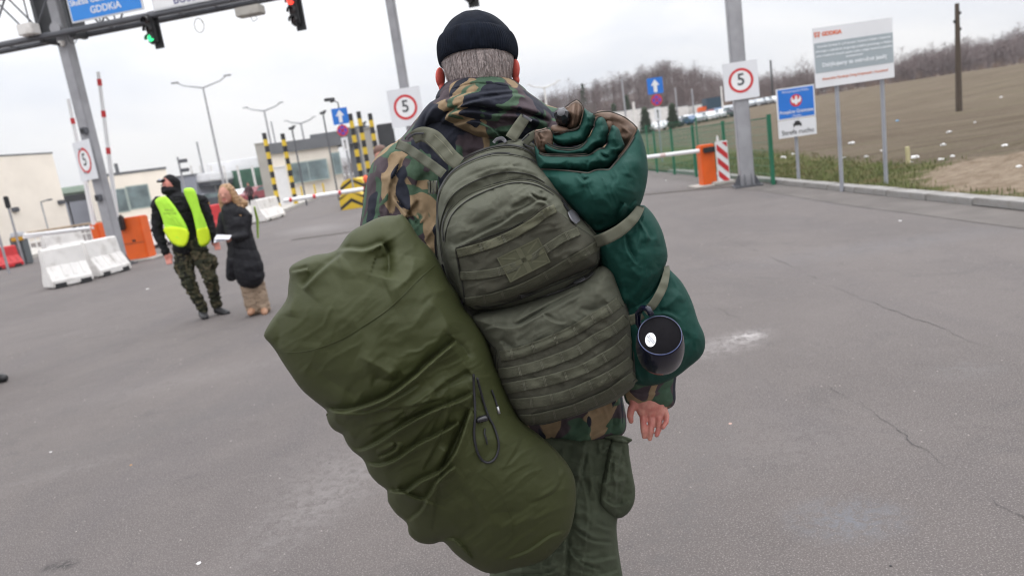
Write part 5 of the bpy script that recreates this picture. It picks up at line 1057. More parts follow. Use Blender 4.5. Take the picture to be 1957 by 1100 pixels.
ct = [cap([Q(444, 405, YW), Q(452, 430, YW)], [.13, .15]), cap([Q(452, 425, YW), Q(463, 475, YW), Q(474, 508, YW), Q(478, 526, YW)], [.15, .165, .18, .17]), cap([Q(450, 470, YW-.02), Q(447, 500, YW-.04), Q(443, 526, YW-.02)], [.09, .085, .07]), cap([Q(458, 408, YW), Q(469, 414, YW), Q(468, 450, YW-.06), handW+Vector((.06, 0, 0))], [.10, .085, .07, .05]), cap([Q(445, 406, YW+.03), Q(430, 412, YW+.02), Q(424, 445, YW+.02)], [.09, .08, .07]), cap([Q(444, 396, YW), Q(446, 406, YW)], [.075, .10])]
def quilt(co, no): 
    s_ = co[:, 2]+co[:, 0]*.35; return (.005*np.abs(np.sin(s_*math.pi/.13))**.5-.004)+.008*fbm(co[:, 0]/.05, co[:, 2]/.05, 5)
blob('coat', ct, .008, coat, e, disp=quilt)
blob('trousers', [cap([Q(466, 522, YW-.02)]+wl, [.10, .09, .085, .085]), cap([Q(484, 518, YW)]+wl2, [.09, .09, .085, .085])], .009, beige, e, disp=wr(.008, .05, 6))
for p0, p1 in ((wl[-1], Q(478, 598, YW-.14)), (wl2[-1], Q(506, 598, YW-.10))): blob('shoe', [cap([p0, p0.lerp(p1, .7), p1], [.04, .045, .035])], .008, shoe_m, e)
blob('hair', [ell(hd+Vector((.010, .038, .032)), (.092, .095, .104)), cap([hd+Vector((.055, .02, .05)), hd+Vector((.095, .03, -.05)), hd+Vector((.125, .03, -.17)), hd+Vector((.13, -.03, -.25))], [.05, .055, .05, .03]), cap([hd+Vector((-.065, .03, .04)), hd+Vector((-.080, .03, -.06)), hd+Vector((-.07, -.01, -.19))], [.03, .032, .022]), cap([hd+Vector((.08, .05, -.05)), hd+Vector((.17, .06, -.13))], [.06, .05])], .006, blond, e, disp=wr(.006, .03, 3))
for q in (-.028, .028): mb = MB(); v_, f_ = ell(hd+Vector((q, -.078, .015)), (.011, .007, .005)); mb.add(v_, f_); mb.build('eye', mat('eye_dark', (.06, .04, .035), .4), e, True)
mb = MB(); v_, f_ = ell(hd+Vector((.0, -.083, -.05)), (.022, .010, .007)); mb.add(v_, f_); mb.build('mouth', mat('lips', (.5, .14, .13), .4), e, True)
mb = MB(); st0 = Q(489, 405, YW+.12); mb.tube([Q(486, 395, YW+.08), Q(492, 420, YW+.17), Q(493, 455, YW+.18)], [.012, .02, .012], 6); mb.build('bag_strap', mat('lime_strap', (.28, .42, .08), .7), e)
c0 = Q(425, 455, YW-.26); mb = MB(); [mb.box(c0+Vector((q*.012, -q*.006, q*.012)), (.17, .10, .0022), .2+q*.1, ax=(Matrix.Rotation(.12*q+.05, 3, 'Y') @ Matrix.Rotation(.4, 3, 'X'))) for q in (-1, 0, 1)]; tag(mb.build('papers', mat('paper', (.62, .62, .66), .7), None), 'small stack of white papers in the hand of the woman', 'papers')
# ---- plain standing figures (far or mostly out of frame)
def figure(x, y, h, label, top, legs_m, hair_m, face=0, parts=()):
    e = empty('person', (x, y, 0), label, 'person'); k = h/1.75; P = lambda a, b, c: Vector((x+(a*math.cos(face)-b*math.sin(face))*k, y+(a*math.sin(face)+b*math.cos(face))*k, c*k))
    bd = [ell(P(0, 0, 1.63), (.078*k, .09*k, .115*k)), cap([P(0, .02, 1.52), P(0, .02, 1.42)], [.055*k, .06*k]), cap([P(0, 0, 1.38), P(0, 0, .98)], [.13*k, .12*k])]
    for s_ in (-1, 1): bd += [cap([P(s_*.05, 0, 1.38), P(s_*.19, 0, 1.38), P(s_*.25, .0, 1.12), P(s_*.24, -.1, .88)], [.05*k, .05*k, .042*k, .03*k]), ell(P(s_*.24, -.12, .80), (.03*k, .035*k, .06*k)), cap([P(s_*.08, 0, .95), P(s_*.10, -.02, .5), P(s_*.11, 0, .08)], [.085*k, .06*k, .04*k]), cap([P(s_*.11, 0, .05), P(s_*.12, -.15, .04)], [.04*k, .035*k])]
    blob('body', bd, .012, skin, e); jk = [cap([P(0, 0, 1.37), P(0, 0, .92)], [.165*k, .17*k])]
    for s_ in (-1, 1): jk.append(cap([P(s_*.06, 0, 1.38), P(s_*.19, 0, 1.38), P(s_*.26, .0, 1.12), P(s_*.245, -.1, .9)], [.09*k, .08*k, .068*k, .052*k]))
    blob('jacket', jk, .014, top, e, disp=wr(.012, .07)); blob('trousers', [cap([P(s_*.06, 0, .95), P(s_*.10, -.02, .5), P(s_*.11, 0, .1)], [.12*k, .085*k, .07*k]) for s_ in (-1, 1)], .014, legs_m, e, disp=wr(.01, .06, 2))
    for s_ in (-1, 1): blob('shoe', [cap([P(s_*.11, .02, .05), P(s_*.12, -.17, .04)], [.05*k, .042*k])], .01, blackm, e)
    blob('hair', [ell(P(0, .02, 1.685), (.092*k, .10*k, .09*k))], .012, hair_m, e); return e
bh = mat('brown_hair', (.055, .03, .022), .6)
p = Q(481, 388, 60.); figure(p.x, 60., 1.75*1.15, 'distant person in dark clothes standing under the canopy right of the woman', mat('dark_red_coat', (.06, .03, .035), .8), blackc, bh)
ph = Q(712, 300, 9.5); e = figure(ph.x+.11, 9.5, (ph.z+.12), 'dark haired person nearly hidden behind the soldier left shoulder', mat('olive_jacket', (.05, .04, .032), .8), blackc, mat('auburn_hair', (.10, .045, .03), .6))
mb = MB(); v_, f_ = ell(Q(699, 342, 9.2), (.035, .03, .05)); mb.add(v_, f_); mb.build('orange_pom', mat('coral_knit', (.75, .14, .07), .8), e, True)
p = G(-30, 742); figure(float(p[0])-.11, float(p[1]+.08), 1.78, 'bystander out of frame whose dark shoe tip shows at the left edge', blackc, blackc, bh, face=1.35)
# ================================================================ THE SOLDIER AND HIS LOAD
YS = 1.75
dpm_layers = [((.088, .068, .048), .515, .9, (3, 1, 5), .7), ((.032, .024, .026), .525, 1.1, (1, 7, 2), -.5), ((.195, .128, .070), .585, 1.2, (6, 2, 9), .5), ((.013, .013, .017), .60, 1.35, (2, 4, 8), -.8)]
dpm = camo('woodland_camo', (.046, .086, .055), [((.058, .043, .050), .475, .85, (4, 1, 6), .6), ((.235, .168, .100), .538, 1.0, (6.3, 2, 9), -.5), ((.055, .095, .060), .60, 1.2, (9, 3, 1), .8), ((.016, .018, .028), .575, 1.45, (2, 4, 8), -.7)], 7.4, 1.25)
olive_tr = mat('olive_trousers', (.050, .060, .038), .85, .12, 9, .0008, 300, spec=.25, crinkle=(.003, 12))
packm = mat('ranger_green_cordura', (.084, .087, .064), .8, .10, 18, .0010, 700, spec=.3, crinkle=(.0018, 16)); webm = mat('olive_webbing', (.076, .077, .054), .85, .10, 40, .0010, 500, spec=.25, stretch=(1, 1, 3)); web2 = mat('tan_olive_webbing', (.100, .101, .074), .85, .10, 30, .0008, 600, spec=.25)
stitchm = mat('stitching', (.17, .17, .12), .9, .2, 80); duffm = mat('olive_nylon', (.036, .042, .012), .66, .09, 7, .0005, 500, spec=.35, crinkle=(.0012, 9)); rollm = mat('bottle_green_shell', (.0045, .043, .033), .74, .10, 8, .0005, 400, spec=.25, crinkle=(.0022, 16)); linm = mat('brown_lining', (.125, .080, .056), .65, .12, 10, .0005, 300, spec=.3)
cordm = mat('black_cord', (.012, .012, .016), .6, .3, 300, .0006, 900); plast = mat('grey_plastic', (.10, .10, .11), .4, .1, 20); blkpl = mat('black_plastic', (.013, .013, .017), .25, .1, 10, spec=.6)
hatm = mat('navy_knit', (.0065, .009, .016), .95, .3, 60, .0010, 500, spec=.15); hairm = mat('grey_hair', (.22, .175, .16), .6, .3, 90, .002, 260, stretch=(3, 3, .35))
# ---------------------------------------------------------------- soldier
SL = empty('person', (float(Q(1090, 1313, YS).x), YS, 0), 'soldier from behind in woodland camouflage jacket and black beanie, heavily loaded', 'person')
hc = Q(912, 108, YS+.005)
YH = 1.60                                               # right hand hangs a little behind him
hipc = Q(1060, 860, YS); 
kneeR, ankR = Q(1135, 1330-60, YS-.02), Q(1172, 1560, YS+.05); kneeL, ankL = Q(1010, 1290, YS-.10), Q(1030, 1560, YS-.02)
kneeR, ankR, kneeL, ankL = Q(1140, 1010, YS), Q(1162, 1262, YS+.02), Q(1020, 1020, YS), Q(1052, 1262, YS-.02)
shL, shR = Q(778, 340, YS), Q(1105, 320, YS); elL, elR = Q(745, 480, YS+.02), Q(1205, 520, YS-.03); wrL, wrR = Q(775, 620, YS-.0), Q(1240, 752, YH+.01)
hp = 1/FPX*YH
bd = [ell(hc+Vector((0, 0, -.012)), (.0815, .096, .098)), cap([hc+Vector((0, .01, -.06)), Q(925, 215, YS)], [.066, .072]), ell(hc+Vector((0, .10, -.03)), (.016, .02, .026)), ell(hc+Vector((0, .06, -.09)), (.045, .045, .035)), cap([Q(925, 225, YS+.02), Q(960, 420, YS+.02), Q(1020, 700, YS+.03), Q(1065, 800, YS+.05)], [.06, .10, .09, .05]), cap([Q(925, 290, YS), shL, elL, wrL], [.05, .045, .038, .03]), cap([Q(925, 290, YS), shR, elR, wrR], [.05, .045, .038, .03]), cap([Q(1065, 800, YS+.05), Q(1120, 900, YS+.02), kneeR, ankR], [.05, .045, .04, .035]), cap([Q(1065, 800, YS+.05), Q(1040, 900, YS+.02), kneeL, ankL], [.05, .045, .04, .035])]
bd += [ell(wrL+Vector((0, -.0, -.07)), (.04, .03, .06))]
# right hand: palm, thumb, four curled fingers, seen from behind
def fg(pts, rs): return cap([Q(a, b, YH+c) for a, b, c in pts], [r*hp for r in rs], n=12)
bd += [cap([Q(1240, 745, YH), Q(1240, 768, YH)], [24*hp, 27*hp], flat=((0, 1, 0), .7)), fg([(1228, 768, .0), (1228, 785, -.004)], [12, 12]), fg([(1243, 768, 0), (1244, 787, -.004)], [13, 12]), fg([(1259, 768, 0), (1259, 787, -.004)], [12, 11]), fg([(1212, 766, .0), (1219, 776, 0)], [10, 10]),
       fg([(1214, 768, .0), (1206, 782, -.004), (1204, 795, -.008), (1206, 804, -.006)], [9, 7.8, 7.0, 5.4]),
       fg([(1228, 783, .0), (1229, 803, -.012), (1230, 822, -.022), (1231, 834, -.020)], [7.4, 6.7, 6.2, 4.9]),
       fg([(1243, 785, .0), (1245, 806, -.014), (1244, 825, -.026), (1242, 838, -.026)], [7.4, 6.8, 6.2, 4.9]),
       fg([(1257, 785, .002), (1260, 804, -.018), (1259, 820, -.034), (1255, 831, -.038)], [7.2, 6.6, 6.0, 4.8]),
       fg([(1269, 780, .004), (1274, 794, -.014), (1273, 806, -.034), (1267, 816, -.042)], [6.8, 6.0, 5.5, 4.5])]
# skin with redness, veins of hand left to material
m, t, b = newmat('soldier_skin'); N = t.nodes.new; L = t.links.new; b.inputs['Roughness'].default_value = .55; b.inputs['Specular IOR Level'].default_value = .4; b.inputs['Subsurface Weight'].default_value = .15; b.inputs['Subsurface Radius'].default_value = (.01, .004, .002); tc = N('ShaderNodeTexCoord')
c = mxc(mr(noise(28, 5, .6), .38, .64), (.40, .125, .105), (.47, .215, .17)); c = mxc(mr(noise(130, 3, .6), .5, .75, 0, .5), c, (.40, .13, .11)); L(c, b.inputs['Base Color'])
bp = N('ShaderNodeBump'); bp.inputs['Distance'].default_value = .0012; L(noise(160, 4, .7, 0, (1, 1, .5)), bp.inputs['Height']); L(bp.outputs[0], b.inputs['Normal'])
blob('body', bd, .0026, MATS['soldier_skin'], SL, smooth=3)
# ears
for px, py, sx_ in ((842, 152, -1), (985, 136, 1)):
    c_ = Q(px, py, YS-.005)+Vector((0, .0, .0)); R_ = Matrix.Rotation(sx_*.55, 3, 'Z'); R2 = Matrix.Rotation(.12, 3, 'Y')
    bl = [ell(c_+Vector((sx_*.000, 0, .004)), (.0075, .017, .024), R_@R2), ell(c_+Vector((-sx_*.001, .0, -.020)), (.007, .011, .012), R_)]
    blob('ear', bl, .002, mat('ear_red', (.50, .085, .065), .5, .12, 60, .0004, 300, spec=.4), SL, smooth=4, label='reddened %s ear' % ('left' if sx_ < 0 else 'right'))
# nape hair: dense short strands over the back of the head
rnd = np.random.RandomState(8); n = 11000; th = rnd.uniform(-math.pi, 0, n)*1.0; zc = rnd.uniform(-.088, .045, n); ax, ay, az = .0845, .0995, .1195
rr = np.sqrt(np.clip(1-(zc/az)**2, 0, 1)); base = np.stack([ax*rr*np.cos(th), ay*rr*np.sin(th), zc], 1); base[:, 1] = np.where(zc < -.05, np.minimum(base[:, 1], base[:, 1]*1.0), base[:, 1])
keep = (zc > -.088+.02*np.abs(np.cos(th))) ; base = base[keep]; k = len(base); no = base/np.array([ax, ay, az])**2; no /= np.linalg.norm(no, axis=1)[:, None]
tg = np.stack([rnd.normal(0, .09, k), rnd.normal(0, .1, k), -np.ones(k)], 1); tg -= no*(tg*no).sum(1)[:, None]; tg /= np.linalg.norm(tg, axis=1)[:, None]; sd_ = np.cross(no, tg); ln = rnd.uniform(.008, .014, k)[:, None]; lift = rnd.uniform(.10, .32, k)[:, None]
o0 = base+np.array(hc)+no*.0002; o1 = o0+tg*ln*.5+no*ln*lift*.7; o2 = o0+tg*ln+no*ln*lift; wd = .0005
vs = np.stack([o0-sd_*wd, o0+sd_*wd, o1+sd_*wd*.9, o1-sd_*wd*.9, o2], 1).reshape(-1, 3); i0 = np.arange(k)*5
fs = np.concatenate([np.stack([i0, i0+1, i0+2, i0+3], 1).tolist()]).tolist()+np.stack([i0+3, i0+2, i0+4], 1).tolist()
half = mat('hair_strand_grey', (.34, .285, .275), .5, .55, 230, stretch=(1, 1, .06))
me = bpy.data.meshes.new('hair'); me.from_pydata(vs.tolist(), [], fs); link('hair', me, half, SL)['kind'] = 'stuff'
# cropped under-layer of hair, sits just proud of the scalp
def hairmask():
    bm = bmesh.new(); bmesh.ops.create_icosphere(bm, subdivisions=5, radius=1)
    for v in bm.verts: v.co = Vector((v.co.x*.0840, v.co.y*.0990, v.co.z*.1190))
    bmesh.ops.delete(bm, geom=[v for v in bm.verts if v.co.y > .02 or v.co.z > .055 or v.co.z < -.086+.12*abs(v.co.x)], context='VERTS'); me = bpy.data.meshes.new('nape'); bm.to_mesh(me); bm.free(); me.transform(Matrix.Translation(hc)); me.shade_smooth(); return me
link('nape_hair', hairmask(), mat('scalp_stubble', (.33, .22, .195), .7, .30, 30, .0012, 420, stretch=(2, 2, .4)), SL)
# beanie: crown and folded cuff
zl, zu = zat(912, 93, YS-.10)-.017, zat(912, 41, YS-.085)-.017
def hatband(name, z0, z1, rx, ry, rz, off, bulge, n=360, k=16, rib=0, close=False):
    vs = []; fs = []; c_ = hc
    for j in range(k+1):
        t_ = j/k; z_ = z0+(z1-z0)*t_
        for i in range(n):
            a = 2*math.pi*i/n; zz = z_+(-.005*math.cos(a)-.017*math.sin(a))*(0 if close else 1); u_ = max(min((zz-c_.z)/rz, .9995), -.9995); q = math.sqrt(1-u_*u_)
            r_ = off+bulge*math.sin(math.pi*t_)**.45+rib*math.cos(i*2*math.pi/4)+.0016*math.sin(a*3+1)+.0010*math.sin(a*7+t_*3)
            if close: r_ += -.0045*(.5+.5*math.cos(a*4+.6))*max(0, t_-.35)*1.2+.0016*vn(np.array([a*3.]), np.array([t_*4.])).item()*2
            vs.append((c_.x+(rx*q+r_)*math.cos(a), c_.y+(ry*q+r_)*math.sin(a), zz))
    for j in range(k):
        for i in range(n): i2 = (i+1) % n; fs.append((j*n+i, j*n+i2, (j+1)*n+i2, (j+1)*n+i))
    if close: vs.append((c_.x, c_.y, z1-.001)); fs += [(k*n+i, k*n+(i+1) % n, len(vs)-1) for i in range(n)]
    mb = MB(); mb.add(vs, fs); return mb.build(name, hatm, SL, True)
ztop_ = zat(912, 19, YS)
hatband('beanie', zl+.045, ztop_-.0005, .0885, .103, ztop_-hc.z, .0035, 0, close=True, k=40)
hatband('beanie_cuff', zl, zu, .0845, .100, .126, .0045, .0075, rib=.0007)
# ---- jacket
def y_up(X, Y): return YS-.0+0*X
jo = [(836, 190), (800, 222), (768, 262), (735, 283), (712, 310), (700, 350), (694, 390), (688, 430), (684, 480), (690, 560), (704, 640), (740, 700), (800, 640), (850, 620), (900, 700), (960, 790), (1010, 830), (1050, 850), (1080, 869), (1120, 862), (1160, 845), (1192, 828), (1197, 800), (1190, 760), (1180, 700), (1190, 600), (1200, 560), (1240, 640), (1290, 600), (1262, 520), (1238, 440), (1215, 360), (1188, 290), (1150, 240), (1090, 215), (1030, 195), (985, 175), (912, 170), (870, 172)]
jf = [([(770, 300), (745, 360), (742, 430)], .012, 9, 's'), ([(800, 380), (775, 420), (760, 480)], .016, 12, 's'), ([(820, 330), (800, 350), (796, 400)], .010, 9, 'v'), ([(718, 310), (730, 350), (726, 400)], .006, 9, 'r'), ([(752, 372), (778, 404), (800, 430)], .010, 8, 'c'),
      ([(1030, 830), (1090, 845), (1190, 800)], .006, 6, 's'), ([(1120, 760), (1130, 810), (1120, 860)], .008, 9, 's'), ([(1165, 750), (1172, 800), (1160, 840)], .008, 7, 's'), ([(880, 290), (930, 300), (1000, 296)], .02, 16, 'v')]
jk, jks = relief('jacket', jo, y_up, .155, .15, dpm, SL, folds=jf, step=3, noise=[(.010, 60, 11)], wr=[(.008, 60, 16, 70, 3), (.006, 50, 12, 120, 6)])
# right forearm sleeve with cuff
sl_o = [(1195, 730), (1200, 705), (1215, 680), (1230, 600), (1262, 560), (1290, 640), (1296, 690), (1291, 735), (1291, 765), (1283, 778), (1262, 784), (1240, 782), (1215, 778), (1196, 768), (1192, 748)]
relief('sleeve', sl_o, YH+.02, .055, .055, dpm, SL, folds=[([(1195, 742), (1240, 752), (1290, 740)], .007, 5, 's'), ([(1205, 725), (1245, 730), (1280, 722)], .008, 6, 'c'), ([(1250, 760), (1262, 775)], .004, 5, 'r')], step=2.5, noise=[(.004, 30, 7)])
# ---- hood: heavy rolled folds round the neck
ho = [(838, 186), (846, 170), (862, 158), (885, 148), (912, 143), (940, 144), (968, 152), (990, 162), (1015, 180), (1040, 198), (1056, 214), (1063, 232), (1058, 248), (1035, 262), (1008, 275), (985, 288), (955, 282), (925, 272), (895, 262), (868, 250), (845, 240), (820, 240), (806, 262), (780, 270), (772, 262), (790, 240), (806, 214), (822, 196)]
hf = [([(812, 250), (815, 222), (835, 198), (880, 182), (930, 176), (985, 172)], .016, 9, 's', .1), ([(835, 246), (858, 216), (890, 198), (940, 186), (1000, 182), (1046, 206)], .020, 11, 's', .1), ([(850, 215), (900, 205), (950, 212), (1000, 215), (1050, 232)], .020, 12, 'c', .1), ([(862, 240), (905, 230), (935, 240), (965, 268), (990, 284)], .018, 12, 's', .12), ([(880, 190), (915, 186), (950, 196), (985, 190)], .008, 8, 'r'), ([(900, 250), (940, 254), (985, 250)], .012, 9, 'r'), ([(950, 225), (1000, 240), (1035, 250)], .012, 9, 'v')]
hd_, hds = relief('hood', ho, YS-.035, .125, .10, dpm, SL, folds=hf, step=2.2, noise=[(.004, 26, 21)], wr=[(.004, 50, 10, 15, 8)])
relief('collar', [(832, 190), (842, 168), (862, 152), (890, 143), (915, 140), (945, 142), (975, 149), (992, 160), (1008, 176), (1000, 190), (912, 178), (850, 192)], YS-.005, .105, .10, dpm, SL, step=2.5, folds=[([(838, 184), (880, 160), (915, 153), (985, 162)], .008, 5, 's', .05)], noise=[(.003, 25, 5)])
# small hood stud
# ---- trousers
to = [(985, 838), (975, 880), (960, 980), (945, 1060), (935, 1110), (955, 1150), (975, 1200), (995, 1250), (1005, 1280), (1085, 1280), (1086, 1230), (1082, 1180), (1080, 1140), (1083, 1120), (1092, 1140), (1102, 1180), (1108, 1230), (1112, 1285), (1205, 1285), (1205, 1230), (1198, 1160), (1190, 1100), (1181, 1040), (1180, 990), (1200, 935), (1202, 895), (1200, 850), (1195, 836), (1100, 828)]
tf = [([(1100, 880), (1125, 960), (1118, 1060), (1110, 1130)], .010, 5, 's'), ([(1140, 1000), (1165, 1010), (1182, 1000)], .010, 5, 's'), ([(1085, 1040), (1110, 1075), (1150, 1090)], .012, 7, 's'), ([(1098, 900), (1120, 910), (1148, 905)], .008, 6, 's'), ([(1120, 850), (1105, 930), (1085, 1000), (1080, 1110)], .030, 16, 's', .05), ([(1100, 1010), (1130, 1030), (1170, 1035)], .008, 7, 'c'), ([(1095, 1062), (1130, 1070), (1182, 1062)], .012, 9, 's'), ([(1100, 1090), (1150, 1098), (1190, 1085)], .010, 8, 's'), ([(1128, 870), (1140, 940), (1148, 985)], .008, 8, 's'), ([(960, 1080), (1010, 1072), (1070, 1050)], .008, 8, 's'), ([(970, 1100), (1030, 1095), (1070, 1080)], .010, 8, 'c'), ([(1108, 900), (1100, 980), (1110, 1020)], .006, 8, 'r')]
ty = lambda X, Y: YS+(Y-850)*.0000
tro, trs = relief('trousers', to, ty, .115, .11, olive_tr, SL, folds=tf, step=3, noise=[(.008, 45, 31)], wr=[(.009, 60, 14, 100, 12), (.009, 50, 12, 20, 14)])
pk, pks = relief('cargo_pocket', [(1172, 838), (1198, 842), (1203, 870), (1208, 900), (1214, 935), (1211, 962), (1198, 982), (1180, 990), (1162, 978), (1147, 962), (1148, 930), (1155, 895), (1162, 860)], (lambda X, Y: np.minimum(trs(X, Y)+.004, YS-.035)), .024, .03, olive_tr, SL, R=12, folds=[([(1190, 848), (1181, 900), (1178, 965)], .012, 6, 's'), ([(1170, 865), (1162, 920), (1157, 960)], .009, 5, 's'), ([(1150, 950), (1175, 966), (1205, 955)], .010, 5, 's')], step=2.2, noise=[(.005, 22, 6)])
relief('pocket_flap', [(1150, 834), (1180, 830), (1207, 838), (1206, 843), (1196, 846), (1172, 842), (1160, 838)], (lambda X, Y: np.minimum(np.minimum(pks(X, Y), trs(X, Y)), YS-.03)-.004), .008, .01, olive_tr, SL, step=2, R=5)
for a_, s_ in ((ankR, 1), (ankL, -1)): blob('boot', [cap([a_+Vector((0, 0, .10)), a_+Vector((0, 0, .0))], [.060, .055]), cap([Vector((a_.x, a_.y-.02, .05)), Vector((a_.x+s_*.02, a_.y+.19, .045))], [.049, .042])], .008, blackm, SL)

# ---------------------------------------------------------------- backpack
BP = empty('backpack', (float(Q(1030, 800, 1.5).x), 1.5, float(Q(1030, 800, 1.5).z)), 'ranger green military backpack with webbing rows and a subdued flag patch', 'backpack')
zz3 = lambda a: [(x/2.895+820, y/2.895+220) for x, y in a]; zz4 = lambda a: [(x/3.4375+860, y/3.4375+560) for x, y in a]
bo = [(975, 268), (945, 278), (905, 296), (874, 318), (852, 345), (840, 378), (833, 415), (833, 460), (838, 500), (846, 535), (860, 560), (880, 585), (900, 610), (920, 650), (938, 690), (950, 730), (965, 765), (985, 792), (1010, 805), (1100, 790), (1170, 755), (1200, 725), (1205, 680), (1195, 600), (1180, 550), (1160, 505), (1140, 450), (1105, 395), (1070, 345), (1045, 305), (1020, 275), (1000, 266)]
main, ms = relief('main_compartment', bo, 1.56, .075, .08, packm, BP, R=60, step=3, folds=[(zz3([(60, 440), (130, 350), (250, 280), (450, 240), (560, 270), (600, 300)]), .008, 4, 's', .05), (zz3([(120, 500), (180, 420), (300, 340)]), .006, 7, 'v'), (zz3([(200, 320), (260, 280), (330, 240)]), .006, 6, 's')], noise=[(.005, 50, 41)], wr=[(.004, 60, 12, 160, 3)])
# second compartment (under the hard zip edge)
so = zz3([(45, 500), (50, 420), (80, 370), (140, 300), (230, 245), (340, 215), (440, 215), (540, 235), (610, 280), (700, 350), (770, 440), (850, 560), (920, 650), (950, 720), (950, 800), (900, 900), (700, 1000), (400, 1080), (200, 1060), (120, 920), (60, 760), (45, 620)])
sec, ss = relief('front_compartment', so, 1.505, .075, .06, packm, BP, R=42, step=2.6, folds=[(zz3([(65, 560), (110, 430), (190, 360), (330, 300), (480, 285), (600, 320)]), .007, 5, 's', .05), (zz3([(90, 500), (150, 420), (300, 350)]), .008, 9, 'r'), (zz3([(130, 420), (260, 330), (420, 290)]), .005, 6, 'v')], noise=[(.005, 40, 43)], wr=[(.004, 60, 12, 150, 5)])
# upper pocket body with heavy sag fold
uo = zz3([(75, 700), (70, 600), (95, 530), (150, 465), (240, 410), (350, 370), (460, 345), (560, 345), (640, 375), (720, 430), (790, 510), (860, 590), (930, 670), (945, 740), (940, 820), (880, 860), (700, 935), (520, 1015), (330, 1070), (230, 1075), (190, 1040), (150, 940), (110, 840)])
up, us_ = relief('upper_pocket', uo, 1.47, .098, .06, packm, BP, R=52, step=2.2, folds=[(zz3([(85, 640), (130, 540), (210, 460), (350, 400), (480, 365), (600, 380), (700, 450), (770, 520)]), .009, 6, 's', .04), (zz3([(150, 725), (300, 650), (400, 600), (480, 545), (560, 500), (620, 470), (690, 520)]), .014, 8, 's', .08), (zz3([(560, 430), (600, 460), (650, 470)]), .010, 6, 'c'), (zz3([(90, 760), (120, 700), (150, 730)]), .008, 6, 'v'), (zz3([(145, 735), (165, 850), (190, 1020)]), .012, 6, 's', .06), (zz3([(620, 420), (640, 480)]), .008, 5, 'v'), (zz3([(450, 520), (520, 490), (560, 440)]), .008, 7, 'v'), (zz3([(200, 620), (330, 560), (440, 480)]), .006, 10, 'v')], noise=[(.004, 36, 45)], wr=[(.005, 70, 10, 155, 8)])
# lower pocket
lo = [(900, 606), (915, 596), (960, 588), (1010, 575), (1060, 558), (1105, 532), (1140, 510), (1160, 507), (1176, 520), (1184, 545), (1194, 575), (1204, 605), (1208, 640), (1210, 690), (1214, 730), (1205, 744), (1175, 766), (1130, 784), (1080, 800), (1030, 811), (1000, 810), (985, 795), (968, 765), (952, 735), (943, 700), (935, 665), (918, 640), (903, 622)]
lw, ls = relief('lower_pocket', lo, 1.49, .105, .06, packm, BP, R=56, step=2.4, folds=[(zz4([(130, 200), (260, 150), (480, 60), (700, 0)]), .006, 6, 'r'), (zz4([(190, 255), (290, 215), (430, 215), (560, 150), (620, 110)]), .012, 8, 's'), (zz4([(430, 215), (640, 90), (860, -20)]), .010, 9, 'c'), (zz4([(600, 130), (700, 190), (760, 190)]), .010, 7, 's'), (zz4([(850, 100), (950, 110), (1030, 60)]), .008, 7, 'v'), (zz4([(330, 300), (400, 350), (350, 330)]), .01, 6, 'v'), (zz4([(305, 370), (300, 560), (330, 640)]), .010, 7, 's', .05), (zz4([(330, 410), (520, 360), (800, 245), (1040, 95)]), .008, 5, 's', .05), (zz4([(240, 430), (270, 560), (300, 600)]), .006, 6, 'c')], noise=[(.004, 30, 47)], wr=[(.004, 50, 9, 150, 9)])
# right seam gusset between pockets
mb = MB(); ribbon(mb, zz3([(760, 440), (820, 520), (890, 620), (925, 660)]), 3, us_, .003, .003); ribbon(mb, zz3([(640, 378), (700, 410), (760, 470)]), 6, us_, .001, .004, nw=5); mb.build('zip_cover', packm, BP, True)
# edge piping / zipper tapes on the arcs
zipm = mat('zipper_tape', (.020, .020, .018), .7, .3, 200)
for pts, sf, wd in ((zz3([(50, 640), (45, 480), (75, 380), (140, 300), (240, 245), (350, 212), (450, 212), (550, 235), (600, 270)]), ss, 3.2), (zz3([(48, 470), (100, 330), (200, 235), (330, 180), (460, 165), (560, 200), (610, 265)]), ms, 3.6), (zz3([(78, 700), (75, 600), (120, 505), (220, 425), (380, 370), (500, 350), (600, 365), (700, 425), (770, 500)]), us_, 2.6)):
    mb = MB(); ribbon(mb, pts, wd, sf, .0025, .0025, nw=4); mb.build('zipper', zipm, BP, True)
    mb = MB(); ribbon(mb, [(x+1, y+4) for x, y in pts], 1.0, sf, .0025, .0012, nw=3); mb.build('seam', webm, BP, True)
